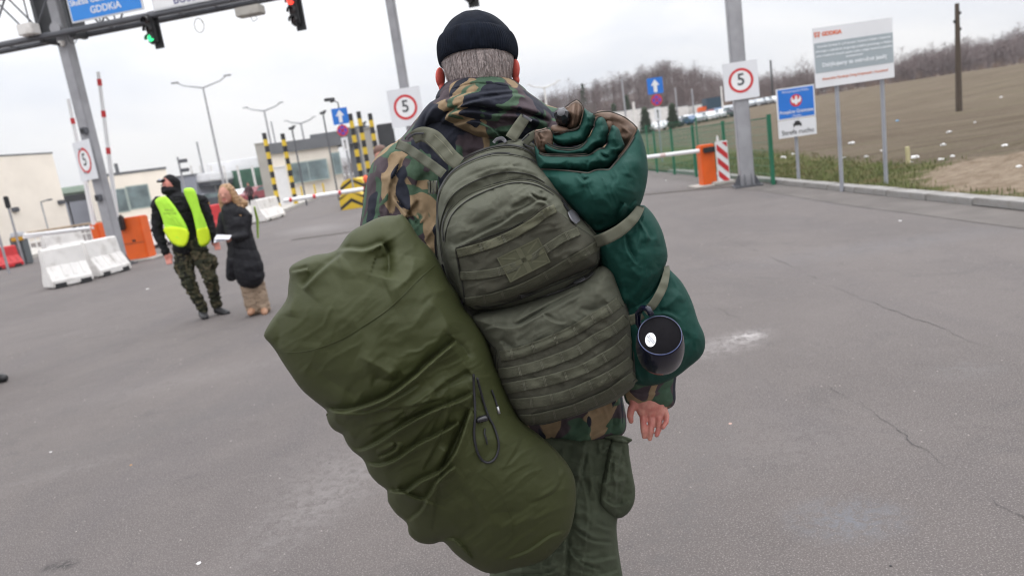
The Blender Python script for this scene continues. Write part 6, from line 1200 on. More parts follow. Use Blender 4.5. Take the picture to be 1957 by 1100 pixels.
# webbing (load rows) with box stitches
panm = mat('load_panel', (.050, .049, .034), .9, .12, 30, .0010, 600)
for pts, sf, nm in ((zz3([(150, 735), (280, 690), (420, 640), (560, 560), (650, 490), (710, 530), (800, 600), (925, 690), (938, 770), (925, 822), (860, 860), (700, 925), (520, 1000), (400, 1035), (210, 1035), (185, 940), (165, 840)]), us_, 'a'), (zz4([(325, 415), (520, 360), (800, 245), (1035, 100), (1100, 60), (1180, 140), (1188, 300), (1195, 440), (1222, 545), (1150, 630), (930, 740), (700, 820), (560, 855), (440, 840), (390, 760), (345, 680), (320, 560)]), ls, 'b')):
    relief('load_panel', pts, (lambda X, Y, f_=sf: f_(X, Y)-.0006), .0012, .001, panm, BP, R=6, step=2.4)
def row(pts, w_, sf, seps, m_=webm, parent=BP, lift=.0040, name='webbing'):
    sq = np.array([0]+list(seps)+[1.0])
    def lf(t): k_ = np.clip(np.searchsorted(sq, t, side='right')-1, 0, len(sq)-2); return lift+.0026*np.sin(math.pi*(t-sq[k_])/(sq[k_+1]-sq[k_]))**2
    mb = MB(); ribbon(mb, pts, w_, sf, lf if len(seps) else lift, .0024, nw=6, seg=3, gap=True); o = mb.build(name, m_, parent, True)
    P = catmull(pts, False, 2); acc = np.concatenate([[0], np.cumsum(np.hypot(*(P[1:]-P[:-1]).T))]); tot = acc[-1]; mb = MB(); T_ = np.gradient(P, axis=0); T_ /= np.hypot(*T_.T)[:, None]; Nn = np.stack([-T_[:, 1], T_[:, 0]], 1)
    for s in seps:
        i = int(np.argmin(abs(acc-s*tot))); p_, n_ = P[i], Nn[i]
        for q in (-1.2, 1.2): ribbon(mb, [tuple(p_+T_[i]*q-n_*w_*.47), tuple(p_+T_[i]*q), tuple(p_+T_[i]*q+n_*w_*.47)], 1.5, sf, lift+.0030, .0008, nw=3, smooth=0, seg=4)
    for off in (-.40, -.14, .14, .40):                  # rows of dashes
        for j in range(0, len(P)-3, 4): a, b_ = P[j]+Nn[j]*w_*off, P[j+2]+Nn[j+2]*w_*off; ribbon(mb, [tuple(a), tuple(b_)], .55, sf, lambda t: t*0+lift+.0045, .0004, nw=2, smooth=0, seg=5)
    if len(mb.v): mb.build('stitching', mat('webbing_thread', (.105, .104, .076), .9, .2, 80), o, kind='stuff')
    return o
row(zz3([(155, 765), (270, 735), (400, 690), (560, 605), (640, 545), (700, 515)]), 17, us_, (.22, .45, .87), mat('olive_webbing_worn', (.084, .084, .052), .85, .14, 30, .001, 500))
row(zz3([(172, 890), (260, 885), (400, 862), (560, 800), (640, 745), (740, 680), (830, 640)]), 17, us_, (.3, .72, .9))
row(zz3([(200, 1035), (330, 1015), (450, 980), (540, 945)]), 18, us_, (.3, .6)); row(zz3([(520, 955), (620, 905), (700, 860), (800, 800), (880, 755), (938, 715)]), 18, us_, (.3, .62, .85))
for pts, seps in (([(330, 412), (430, 395), (540, 360), (680, 305), (820, 240), (940, 165), (1040, 110), (1115, 55)], (.09, .26, .44, .60, .76, .90)), ([(318, 528), (420, 515), (570, 478), (720, 425), (840, 375), (960, 300), (1080, 235), (1165, 165)], (.15, .31, .46, .6, .74, .88)), ([(328, 632), (480, 605), (610, 580), (740, 545), (880, 495), (1000, 430), (1100, 370), (1185, 290)], (.17, .32, .47, .62, .77, .9)), ([(395, 728), (520, 720), (650, 700), (780, 665), (910, 610), (1030, 555), (1130, 495), (1200, 440)], (.16, .32, .47, .63, .79)), ([(425, 832), (550, 828), (680, 800), (810, 765), (930, 715), (1050, 660), (1150, 590), (1215, 545)], (.15, .31, .48, .64, .8))): row(zz4(pts), 21, ls, seps)
row(zz4([(248, 395), (262, 385), (300, 375)]), 16, ls, ()); row(zz4([(262, 500), (280, 490), (312, 488)]), 16, ls, ())
# hook-and-loop panel and flag patch
velm = mat('loop_panel', (.075, .074, .046), 1, .18, 60, .0015, 900)
pq = zz3([(375, 790), (605, 678), (672, 812), (452, 926)]); pq = np.array(pq)
def pw(u, v): a, b_, c_, d_ = pq; return (a*(1-u)+b_*u)*(1-v)+(d_*(1-u)+c_*u)*v
yP = float(np.min(us_(pq[:, 0], pq[:, 1])))
yplane = lambda px, py: np.minimum(us_(px, py), 9)*0+np.interp(np.asarray(px, float), [940, 1055], [float(us_(955, 505))-.004, float(us_(1045, 480))-.004])
def quadstrip(mb, u0, v0, u1, v1, wd, lift, th):
    a, b_ = pw(u0, v0), pw(u1, v1); ribbon(mb, [tuple(a), tuple((a+b_)/2), tuple(b_)], wd, yplane, lift, th, nw=3, smooth=0, seg=6)
patchm = mat('patch_olive', (.058, .059, .034), .9, .12, 60, .0006, 900); patchl = mat('patch_emboss', (.074, .075, .044), .85, .1, 60, .0004, 900)
mb = MB(); a, b_ = pw(0, .5), pw(1, .5); ribbon(mb, [tuple(a), tuple((a+b_)/2), tuple(b_)], float(np.hypot(*(pw(.5, 1)-pw(.5, 0)))), yplane, .0, .003, nw=6, smooth=0, seg=8); pt = mb.build('flag_patch', patchm, BP)
mb = MB(); [quadstrip(mb, *q, 2.0, .003, .0012) for q in ((.02, .03, .98, .03), (.02, .97, .98, .97), (.01, 0, .01, 1), (.99, 0, .99, 1))]; mb.build('border', patchl, pt)
mb = MB(); [quadstrip(mb, *q, w_, .003, .001) for q, w_ in (((.5, .03, .5, .97), 10), ((.03, .5, .97, .5), 9))]
mb.build('cross', patchl, pt); mb = MB(); [quadstrip(mb, *q, 3.2, .003, .0006) for q in ((.06, .08, .36, .33), (.94, .92, .64, .67), (.94, .08, .64, .33), (.06, .92, .36, .67))]; tag(mb.build('saltire', patchl, pt), kind='stuff')
# zip between pockets with slider, zip pulls
def teeth(pts, sf, lift, name='zip_teeth', wd=5):
    P = catmull(pts, False, 2.0); mb = MB(); T_ = np.gradient(P, axis=0); T_ /= np.hypot(*T_.T)[:, None]
    for j in range(0, len(P)-1): a = P[j]; n_ = np.array([-T_[j][1], T_[j][0]]); ribbon(mb, [tuple(a-n_*wd/2), tuple(a+n_*wd/2)], 1.1, sf, lift, .0018, nw=2, smooth=0, seg=9)
    mb.build(name, plast, BP, kind='stuff')
zs = lambda px, py: np.minimum(ls(px, py), us_(px, py))-.006
mb = MB(); ribbon(mb, zz3([(500, 1010), (600, 995), (720, 960), (860, 895), (900, 860)]), 12, zs, .001, .002, nw=4); mb.build('zipper', zipm, BP, True); teeth(zz3([(510, 1005), (600, 992), (720, 955), (830, 905)]), zs, .003)
allS = lambda px, py: np.minimum(np.minimum(ms(px, py), ss(px, py)), np.minimum(us_(px, py), ls(px, py)))
bindm = mat('seam_binding', (.022, .022, .018), .85, .2, 100)
for pts, wd in ((zz3([(150, 735), (165, 840), (185, 940), (200, 1035), (240, 1070)]), 2.6), (zz3([(150, 735), (280, 690), (420, 640), (520, 590)]), 1.4), (zz3([(200, 1040), (330, 1062), (520, 1010), (700, 935), (880, 860), (940, 815)]), 2.4), (zz3([(940, 815), (946, 740), (925, 668), (860, 590), (790, 510), (720, 432)]), 2.4), (zz3([(85, 700), (92, 640), (130, 545), (215, 468), (350, 405), (480, 372), (600, 388), (690, 440)]), 1.6), (zz3([(75, 810), (60, 700), (62, 600), (100, 490), (170, 410), (300, 345), (430, 315), (560, 330), (640, 372)]), 1.6), (zz4([(300, 372), (298, 470), (312, 600), (350, 700), (400, 800), (440, 850)]), 2.2), (zz4([(130, 190), (150, 250), (230, 300), (300, 372)]), 2.0), (zz4([(1105, -170), (1120, -60), (1150, 60), (1190, 200), (1200, 330), (1215, 520)]), 2.2), (zz4([(440, 852), (600, 862), (760, 820), (930, 755), (1100, 670), (1225, 560)]), 1.8)):
    mb = MB(); ribbon(mb, pts, wd, allS, .0022, .0016, nw=3, smooth=3); mb.build('seam_binding', bindm, BP, True)
def pull(pts, wd, sf, m_, lift=.008): mb = MB(); ribbon(mb, pts, wd, sf, lift, .005, nw=5, smooth=1, seg=2); mb.build('zip_pull', m_, BP, True)
pull(zz3([(800, 925), (830, 915), (862, 900)]), [4, 7, 6], zs, plast); pull(zz3([(778, 528), (795, 550), (812, 575), (825, 592)]), [9, 16, 17, 11], allS, mat('pull_grey', (.13, .13, .145), .4), .006); pull(zz3([(370, 140), (400, 132), (425, 150)]), [4, 7, 5], ms, plast, .01); pull(zz3([(150, 255), (160, 275)]), [5, 5], ms, blkpl, .006)
mb = MB(); ribbon(mb, zz3([(735, 470), (760, 500), (782, 535)]), 2.2, allS, .004, .003, nw=3); ribbon(mb, zz3([(745, 492), (765, 518), (785, 545)]), 2.2, allS, .004, .003, nw=3); mb.build('pull_cord', cordm, BP, True)
# shoulder straps
zz8 = lambda a: [(x/2.619+680, y/2.619) for x, y in a]
js = lambda px, py: np.minimum(np.minimum(jks(px, py), 1.70), 9)
def strap(name, pts, wd, m_, lift, depths, th=.003, parent=BP, label=None, nw=6):
    """free-running webbing: its distance follows depths along its length"""
    P = np.array(pts, float); 
    def sf(px, py):
        px = np.asarray(px, float); py = np.asarray(py, float); d = ((px[..., None]-P[:, 0])**2+(py[..., None]-P[:, 1])**2)+1.0; w_ = 1/d**2; return (w_*np.array(depths)).sum(-1)/w_.sum(-1)
    mb = MB(); ribbon(mb, pts, wd, sf, lift, th, nw=nw, smooth=2, seg=3); o = mb.build(name, m_, parent, True); 
    if label: o['label'] = label
    return o, sf
strap('shoulder_strap', zz8([(205, 722), (255, 742), (320, 785), (385, 830), (440, 872)]), 19, packm, 0, [1.64, 1.60, 1.575, 1.555, 1.535], .010)
o_, sfx = strap('shoulder_strap', zz8([(285, 692), (330, 672), (385, 690), (430, 735), (475, 785), (520, 820)]), [24, 29, 33, 32, 30, 28], web2, 0, [1.66, 1.60, 1.565, 1.55, 1.535, 1.52], .004)
mb = MB(); [mb.add(*(lambda m_: (m_.v, m_.f))(ribbon(MB(), [(x+dx, y+dy) for x, y in zz8([(370, 690), (420, 735), (465, 790)])], 1, sfx, .004, .001, nw=2))) for dx, dy in ((-8, 6), (8, -6))]; mb.build('strap_stitching', stitchm, BP, kind='stuff')
mb = MB(); ribbon(mb, zz8([(255, 700), (290, 672), (340, 668)]), 4, lambda a, b_: np.asarray(a, float)*0+1.59, 0, .006); mb.build('buckle', blkpl, BP, True)
strap('lift_strap', zz8([(850, 585), (815, 635), (775, 695)]), [21, 23, 23], web2, 0, [1.57, 1.55, 1.53], .003); mb = MB(); ribbon(mb, zz8([(835, 578), (880, 605)]), 5, lambda a, b_: np.asarray(a, float)*0+1.555, 0, .006); mb.build('buckle', plast, BP, True)
strap('lift_strap', zz8([(905, 668), (870, 690), (845, 715)]), [16, 17, 16], packm, 0, [1.53, 1.525, 1.52], .003); mb = MB()
for q in (0, 1): ribbon(mb, zz8([(830+q*58, 705+q*45), (868+q*28, 672+q*28)] if q == 0 else [(838, 722), (890, 745)]), 3, lambda a, b_: np.asarray(a, float)*0+1.51, 0, .006)
mb.build('buckle', blkpl, BP, True)
o_, sfx = strap('side_strap', zz8([(360, 940), (385, 938), (412, 935)]), 25, web2, 0, [1.60, 1.57, 1.54], .003); mb = MB(); [ribbon(mb, [(x, 345+.0), (x, 371)], 1.6, sfx, .004, .001, nw=2) for x in (822, 828, 834)]; mb.build('strap_ribs', blkpl, BP, kind='stuff')
o_, sfx = strap('side_strap', [(912, 735), (928, 731), (946, 724)], [13, 14, 14], webm, 0, [1.42, 1.42, 1.44], .003); mb = MB(); [ribbon(mb, [(x, 728-(x-912)*.3), (x+1.5, 738-(x-912)*.3)], 1.3, sfx, .003, .001, nw=2) for x in range(914, 940, 5)]; mb.build('strap_ribs', stitchm, BP, kind='stuff')
# haul handle
mb = MB(); ribbon(mb, zz8([(690, 715), (705, 697), (735, 692), (748, 708)]), 6, lambda a, b_: np.asarray(a, float)*0+1.50, 0, .006); mb.build('haul_handle', plast, BP, True)
# black dangling cords
cord = lambda pts, r, name='cord', par=BP, m_=cordm: (lambda mb: (mb.tube(catmull3(pts), r, 6), mb.build(name, m_, par, True))[1])(MB())
def catmull3(pts):
    A = np.array([tuple(Q(*p)) for p in pts]); out = []
    for i in range(len(A)-1):
        p0, p1, p2, p3 = A[max(i-1, 0)], A[i], A[i+1], A[min(i+2, len(A)-1)]
        for k in range(5): t_ = k/5; out.append(.5*((2*p1)+(-p0+p2)*t_+(2*p0-5*p1+4*p2-p3)*t_*t_+(-p0+3*p1-3*p2+p3)*t_**3))
    return out+[A[-1]]
cord([(884, 565, 1.47), (882, 600, 1.45), (878, 625, 1.43), (880, 650, 1.42), (893, 690, 1.40), (902, 720, 1.385)], .0020)
mb = MB(); ribbon(mb, [(845, 505), (855, 540), (868, 570), (884, 600), (896, 640)], 4, lambda a, b_: np.asarray(a, float)*0+1.50, 0, .003); mb.build('edge_binding', blackc, BP, True)
mb = MB(); ribbon(mb, [(837, 420), (832, 460), (836, 500), (846, 535)], 4, lambda a, b_: np.asarray(a, float)*0+1.55, 0, .003); mb.build('edge_binding', blackc, BP, True)

# ---------------------------------------------------------------- olive duffel
z1 = lambda a: [(x/2.75+480, y/2.75+400) for x, y in a]; z2 = lambda a: [(x/2.75+600, y/2.75+700) for x, y in a]
do = z1([(795, 28), (760, 32), (700, 35), (650, 50), (595, 78), (550, 100), (510, 130), (480, 172), (452, 210), (410, 228), (385, 232), (330, 240), (270, 262), (215, 292), (199, 318), (202, 350), (196, 395), (190, 460), (165, 505), (130, 550), (95, 600), (66, 662), (95, 700), (128, 742), (160, 795), (200, 855), (260, 940), (320, 995), (392, 1052), (403, 1080)])
do += z2([(62, 240), (78, 300), (108, 335), (150, 356), (168, 395), (200, 440), (260, 490), (290, 560), (335, 612), (384, 650), (388, 705), (430, 770), (488, 822), (500, 880), (550, 922), (620, 932), (680, 920), (740, 980), (820, 1040), (925, 1086), (1050, 1062), (1200, 1020), (1300, 930), (1350, 850), (1376, 720), (1372, 600), (1335, 515), (1265, 430), (1180, 355), (1120, 310), (1070, 250), (1020, 150), (985, 60), (955, 0)])
do += [(930, 650), (905, 610)]+z1([(1120, 520), (1085, 440), (1040, 380), (1000, 300), (950, 215), (880, 145), (840, 80)])
df = [(z1([(450, 214), (520, 206), (585, 212), (640, 196), (690, 182), (715, 240)]), .026, 20, 's', .08), (z1([(690, 185), (720, 240), (725, 300), (715, 360)]), .028, 18, 'v', .2), (z1([(720, 430), (790, 395), (840, 330), (860, 250)]), .014, 24, 'r'), (z1([(200, 330), (250, 320), (300, 308)]), .016, 9, 's', .1), (z1([(205, 300), (280, 285), (380, 235)]), .012, 12, 'r'), (z1([(270, 415), (330, 350), (400, 290), (470, 235)]), .020, 18, 's', .1), (z1([(190, 390), (215, 460), (200, 560)]), .012, 14, 'r'), (z1([(130, 560), (150, 640), (130, 730)]), .010, 14, 'v'),
      (z1([(395, 1050), (500, 1056), (600, 1030), (720, 980), (850, 885), (950, 795), (1075, 690)]), .042, 17, 's', .05), (z1([(560, 770), (660, 820), (760, 880)]), .010, 16, 'r'), (z1([(640, 880), (740, 900), (800, 870)]), .010, 12, 'v'), (z1([(300, 830), (420, 900), (560, 990)]), .010, 26, 'v'), (z1([(930, 480), (1010, 560), (1040, 660)]), .010, 18, 'r'),
      (z2([(60, 238), (180, 245), (300, 235), (430, 170), (560, 90)]), .010, 8, 's'), (z2([(160, 405), (230, 440), (330, 400), (470, 310), (620, 230), (760, 180), (830, 140)]), .026, 16, 's', .06), (z2([(262, 505), (350, 515), (440, 480), (540, 410), (660, 350), (760, 290)]), .026, 14, 's', .06), (z2([(340, 470), (420, 430), (430, 400)]), .014, 8, 'c'), (z2([(386, 648), (480, 655), (560, 600), (660, 550), (720, 480), (760, 400), (820, 220)]), .032, 17, 's', .05),
      (z2([(440, 640), (520, 680), (590, 690), (650, 600), (740, 520)]), .022, 14, 's', .08), (z2([(490, 815), (560, 760), (590, 700)]), .020, 18, 's', .1), (z2([(660, 915), (720, 905), (760, 920), (840, 1010)]), .012, 14, 's'), (z2([(740, 290), (730, 360), (690, 440)]), .014, 12, 'v'), (z2([(640, 140), (560, 200), (480, 240)]), .016, 13, 'r'), (z2([(700, 100), (760, 70), (820, 30)]), .014, 12, 'v'),
      (z2([(1000, 1010), (1120, 970), (1240, 890), (1330, 860)]), .008, 8, 's'), (z2([(1180, 370), (1270, 500), (1300, 640)]), .007, 14, 'v'), (z2([(1225, 960), (1250, 990)]), .006, 6, 'c'), (z2([(880, 520), (980, 600), (1000, 760)]), .006, 40, 'r'), (z2([(60, 240), (150, 330), (220, 380)]), .012, 12, 'r'), (z1([(1060, 700), (1110, 720), (1150, 790)]), .014, 10, 'v')]
rf = random.Random(17)
for i in range(10):                                      # fan of tight creases gathered where the strap pinches the sack
    t_ = i/9; a = (905+rf.uniform(-8, 6), 690+rf.uniform(-25, 60)); b_ = (640+t_*190+rf.uniform(-10, 10), 790+t_*230+rf.uniform(-8, 8)); q0, q1 = rf.uniform(.08, .3), rf.uniform(.55, .98)
    P_ = [(a[0]+(b_[0]-a[0])*q+18*math.sin(q*3+i), a[1]+(b_[1]-a[1])*q+14*math.sin(q*2.2+.5)) for q in (q0, (q0+q1)/2, q1)]; df.append((P_, rf.uniform(.004, .008), rf.uniform(9, 16), rf.choice('ssr')))
for (x0_, y0_, x1_, y1_) in ((1080, 900, 1010, 960), (1090, 960, 960, 1010), (1070, 1030, 960, 1060), (1000, 830, 960, 900)):
    df.append(([(x0_, y0_), ((x0_+x1_)/2+rf.uniform(-12, 12), (y0_+y1_)/2+rf.uniform(-10, 10)), (x1_, y1_)], rf.uniform(.003, .007), rf.uniform(7, 14), rf.choice('srs'), .4))
DF = empty('duffel_bag', Q(850, 1080, 1.42), 'big bulging olive green duffel sack slung low against the backpack, pinched in the middle', 'duffel bag')
dy = lambda X, Y: 1.47+.00008*(Y-700)*1.0
duf, ds_ = relief('sack', do, dy, .175, .14, duffm, DF, folds=df, step=2.6, noise=[(.008, 130, 51), (.001, 40, 53)], wr=[(.003, 150, 24, -34, 3), (.0012, 90, 9, -38, 6)], soft=0)
mb = MB(); ribbon(mb, z1([(132, 747), (220, 750), (300, 742), (400, 712), (500, 668), (600, 605), (700, 538), (790, 460), (870, 378), (968, 292)]), 2.0, ds_, .0002, .0016, nw=4); mb.build('seam', duffm, DF, True)
mb = MB(); ribbon(mb, z2([(860, 560), (960, 640), (1040, 800), (1040, 900)]), 1.4, ds_, .0, .0008, nw=3); mb.build('seam', duffm, DF, True)
DC = lambda px, py, k=.004: (px, py, float(ds_(px, py))-k)
cord([DC(905, 715, .02), DC(906, 745, .01), DC(908, 790), DC(906, 830), DC(912, 862), DC(922, 879), DC(935, 883), DC(947, 874), DC(953, 855), DC(951, 835), DC(943, 812), DC(934, 796), DC(925, 770), DC(918, 745, .01), DC(912, 722, .02)], .0026, 'drawcord', DF)
cord([DC(940, 745, .006), DC(946, 762), DC(951, 778)], .002, 'drawcord', DF)
mb = MB(); mb.tube([Q(*DC(951, 776)), Q(*DC(954, 790))], .0032, 8); mb.build('cord_tip', mat('metal_tip', (.35, .35, .36), .35, metal=.8), DF, True)
mb = MB(); c_ = Q(*DC(921, 800, .008)); mb.lathe([(0, -.012), (.005, -.012), (.0065, -.008), (.0065, .008), (.005, .012), (0, .012)], c_, (1, 0, .1), 14); mb.build('cord_lock', blkpl, DF, True)
cord([DC(927, 818), DC(926, 828), DC(929, 838), DC(931, 848)], .0018, 'frayed_end', DF)
# ---------------------------------------------------------------- rolled sleeping bag
z5 = lambda a: [(x/2.821+1000, y/2.821+170) for x, y in a]
RB = empty('sleeping_roll', Q(1290, 720, 1.48), 'bottle green rolled sleeping bag with brown lining strapped to the right of the backpack', 'bedroll')
yR = lambda X, Y: 1.50+.00010*(Y-300)
# lower two swells
relief('shell', [(1195, 560), (1235, 560), (1268, 512), (1285, 520), (1305, 542), (1322, 575), (1334, 612), (1346, 640), (1347, 665), (1338, 683), (1318, 700), (1290, 721), (1255, 735), (1220, 735), (1195, 720), (1185, 650)], yR, .095, .11, rollm, RB, folds=[([(1278, 520), (1262, 560), (1255, 590)], .014, 10, 's'), ([(1300, 560), (1280, 580), (1262, 590)], .010, 8, 'r'), ([(1240, 600), (1275, 596), (1300, 610)], .010, 9, 's'), ([(1330, 640), (1310, 690), (1270, 722)], .006, 8, 'v')], step=2.4, noise=[(.006, 40, 61)], wr=[(.006, 50, 12, 70, 4)], label='lowest swell of the rolled sleeping bag')
relief('shell', [(1120, 440), (1150, 440), (1190, 420), (1222, 392), (1238, 398), (1252, 415), (1265, 440), (1272, 465), (1276, 490), (1270, 512), (1258, 548), (1246, 575), (1232, 598), (1205, 604), (1180, 590), (1160, 540), (1140, 490)], yR, .112, .11, rollm, RB, folds=[([(1192, 436), (1198, 470), (1215, 505)], .016, 9, 's'), ([(1222, 420), (1235, 440), (1244, 458)], .014, 9, 's'), ([(1245, 400), (1255, 440), (1258, 470)], .010, 9, 'r'), ([(1200, 500), (1212, 520), (1225, 530)], .008, 8, 'r'), ([(1160, 470), (1200, 450), (1230, 430)], .008, 8, 'v'), ([(1262, 505), (1245, 540), (1215, 580)], .010, 10, 'v')], step=2.4, noise=[(.006, 40, 63)], wr=[(.006, 60, 12, 100, 6)], label='middle swell of the rolled sleeping bag')
# top swell: outermost wrap
W0 = z5([(42, 452), (92, 424), (200, 428), (300, 438), (352, 442), (385, 428), (430, 424), (462, 424), (495, 385), (520, 358), (562, 305), (600, 240), (613, 212), (632, 240), (650, 292), (664, 350), (672, 430), (668, 490), (655, 555), (632, 622), (590, 670), (520, 722), (460, 755), (392, 772), (340, 730), (280, 670), (200, 590), (130, 520), (80, 475)])
_o, w1 = relief('shell', W0, lambda X, Y: 1.495+.00008*(Y-300), .112, .11, rollm, RB, folds=[(z5([(90, 440), (200, 445), (310, 455), (360, 460)]), .010, 7, 'v'), (z5([(440, 440), (500, 410), (560, 340)]), .010, 9, 's'), (z5([(300, 450), (330, 490), (360, 470)]), .012, 8, 'c'), (z5([(460, 430), (470, 480), (500, 500)]), .010, 9, 'v'), (z5([(520, 715), (518, 660), (545, 615)]), .020, 9, 's', .1), (z5([(560, 690), (575, 640), (610, 600)]), .012, 8, 's'), (z5([(400, 760), (440, 700), (450, 680)]), .012, 10, 'v'), (z5([(350, 720), (420, 735), (520, 700)]), .010, 9, 'v'), (z5([(565, 380), (570, 430), (560, 470)]), .006, 10, 'r')], step=2.2, power=.45, noise=[(.005, 40, 65)], wr=[(.004, 50, 10, 60, 8)], label='outer wrap at the top of the rolled sleeping bag')
hem = mat('dark_hem', (.05, .042, .034), .8, .3, 60)
def edge(pts, y, wd=2.0, m_=hem, name='hem'): mb = MB(); ribbon(mb, pts, wd, (lambda a, b_: np.asarray(a, float)*0+y) if not callable(y) else y, 0, .003, nw=4); mb.build(name, m_, RB, True)
# lining of the outermost wrap, the tan crescent at right and the left lip
relief('lining', z5([(372, 140), (400, 124), (455, 119), (500, 130), (545, 150), (590, 182), (616, 212), (600, 262), (565, 320), (520, 360), (490, 350), (500, 300), (470, 240), (420, 190)]), 1.565, .035, .03, linm, RB, folds=[(z5([(540, 300), (570, 250), (560, 200)]), .012, 9, 'r'), (z5([(470, 160), (520, 190), (545, 250)]), .008, 8, 'v')], step=2, jit=2.2, noise=[(.006, 24, 71)], wr=[(.004, 40, 9, 30, 3)])
edge(z5([(376, 140), (400, 128), (455, 122), (500, 133), (545, 153), (590, 185), (614, 212)]), 1.53)
edge(z5([(614, 214), (590, 258), (560, 310), (525, 352)]), 1.475, 2.4, linm, 'lining_edge')
relief('lining', z5([(60, 232), (80, 222), (140, 210), (160, 240), (160, 300), (140, 340), (110, 352), (80, 345), (62, 290)]), 1.53, .03, .03, linm, RB, folds=[(z5([(70, 240), (95, 262), (100, 320)]), .008, 5, 'c'), (z5([(120, 230), (110, 280)]), .006, 5, 'v')], step=2, jit=2.2, noise=[(.005, 18, 73)])
edge(z5([(62, 234), (100, 222), (140, 212)]), 1.505, 1.8); edge(z5([(60, 236), (68, 290), (85, 340), (105, 352)]), 1.498, 1.6)
# second wrap
_o, w2 = relief('wrap', z5([(68, 300), (88, 335), (112, 352), (200, 356), (290, 356), (345, 352), (380, 335), (410, 316), (445, 312), (455, 270), (470, 215), (484, 190), (505, 205), (528, 245), (545, 300), (535, 340), (505, 380), (462, 425), (420, 440), (350, 450), (200, 440), (90, 440), (72, 400), (64, 350)]), 1.505, .052, .05, rollm, RB, R=20, folds=[(z5([(345, 440), (350, 400), (390, 350)]), .012, 8, 's'), (z5([(460, 310), (500, 320), (540, 300)]), .010, 8, 's'), (z5([(120, 360), (200, 372), (300, 370)]), .006, 6, 's'), (z5([(410, 330), (430, 360), (460, 370)]), .010, 8, 'c'), (z5([(230, 390), (250, 420)]), .006, 7, 'v')], step=2, jit=1.6, noise=[(.005, 26, 75)], wr=[(.004, 30, 8, 80, 5)])
edge(z5([(86, 336), (112, 350), (200, 353), (290, 353), (345, 348)]), 1.488, 1.6); edge(z5([(455, 272), (470, 218), (484, 193)]), 1.505, 1.8)
relief('lining', z5([(440, 175), (470, 170), (490, 190), (478, 225), (460, 240), (445, 215)]), 1.545, .02, .02, linm, RB, step=2, jit=2.2)
# third wrap
_o, w3 = relief('wrap', z5([(108, 278), (130, 292), (170, 312), (240, 322), (290, 315), (318, 300), (345, 270), (375, 225), (385, 175), (400, 155), (420, 148), (440, 165), (455, 200), (462, 240), (452, 290), (430, 315), (400, 325), (370, 345), (330, 358), (200, 358), (130, 350), (108, 320)]), 1.53, .050, .05, rollm, RB, R=18, folds=[(z5([(310, 355), (335, 310), (370, 270)]), .012, 8, 's'), (z5([(395, 300), (425, 260), (430, 200)]), .010, 8, 'r'), (z5([(160, 320), (230, 335), (300, 325)]), .006, 7, 'v')], step=2, jit=1.6, noise=[(.005, 24, 77)])
edge(z5([(110, 280), (170, 309), (240, 319), (290, 312), (318, 297)]), 1.505, 1.8); edge(z5([(380, 200), (388, 170), (402, 152), (422, 148)]), 1.52, 1.8)
relief('lining', z5([(375, 150), (400, 140), (440, 150), (470, 180), (480, 215), (450, 200), (410, 170), (385, 190)]), 1.56, .02, .02, linm, RB, step=2, jit=2.2)
# innermost wrap and peaked lining with the black umbrella handle
_o, w4 = relief('wrap', z5([(150, 218), (165, 235), (190, 238), (235, 222), (285, 212), (305, 195), (318, 150), (328, 105), (345, 115), (365, 128), (382, 140), (380, 200), (362, 245), (335, 285), (300, 305), (240, 310), (180, 300), (155, 278), (150, 245)]), 1.555, .048, .05, rollm, RB, R=17, folds=[(z5([(300, 210), (330, 180), (345, 130)]), .010, 8, 's'), (z5([(170, 285), (240, 296), (320, 262)]), .008, 8, 'r'), (z5([(190, 250), (260, 255)]), .006, 8, 'v')], step=2, jit=1.6, noise=[(.004, 22, 79)])
edge(z5([(152, 224), (168, 236), (235, 224), (285, 214), (303, 198)]), 1.525, 1.6)
relief('lining', z5([(208, 115), (240, 88), (272, 66), (292, 60), (312, 78), (326, 104), (318, 150), (305, 195), (285, 215), (235, 225), (215, 205), (240, 180), (240, 150)]), 1.575, .04, .03, linm, RB, folds=[(z5([(290, 62), (285, 120), (278, 210)]), .014, 7, 'c', .05), (z5([(230, 120), (260, 150), (265, 200)]), .006, 7, 'r')], step=2, jit=2.2, noise=[(.005, 22, 81)])
edge(z5([(208, 116), (240, 88), (272, 66), (292, 60), (314, 80), (326, 104)]), 1.553, 1.8); edge(z5([(326, 104), (318, 150), (305, 195)]), 1.53, 1.5, linm, 'lining_edge')
relief('wrap', z5([(150, 200), (170, 190), (215, 200), (245, 212), (240, 240), (200, 246), (165, 240), (152, 225)]), 1.55, .03, .03, linm, RB, step=2, jit=1.6)
edge([(x, y+2) for x, y in z5([(50, 452), (92, 428), (200, 431), (300, 441), (352, 446), (385, 432), (430, 428), (462, 428), (495, 392), (520, 364), (562, 312), (600, 250)])], (lambda a, b_, f_=w1: f_(a, b_)-.001), 2.2)
edge([(x, y+1.5) for x, y in z5([(86, 338), (112, 354), (200, 358), (290, 358), (345, 354), (380, 337), (410, 318), (442, 314)])], (lambda a, b_, f_=w2: f_(a, b_)-.001), 1.7)
edge([(x, y+1.5) for x, y in z5([(112, 284), (130, 295), (170, 315), (240, 325), (290, 318), (318, 303), (345, 273)])], (lambda a, b_, f_=w3: f_(a, b_)-.001), 1.7)
edge([(x, y+1.5) for x, y in z5([(155, 224), (168, 238), (190, 241), (235, 226), (285, 216), (305, 199)])], (lambda a, b_, f_=w4: f_(a, b_)-.001), 1.7)
U_ = empty('umbrella', Q(1082, 240, 1.53), 'black faceted umbrella handle poking out of the rolled sleeping bag', 'umbrella')
a_, b_ = Q(1083, 250, 1.60), Q(1075, 224, 1.535)
d_ = (b_-a_).normalized(); mb = MB(); mb.tube([b_+d_*-.40, b_], [.010, .010], 8); mb.build('shaft', blkpl, U_)
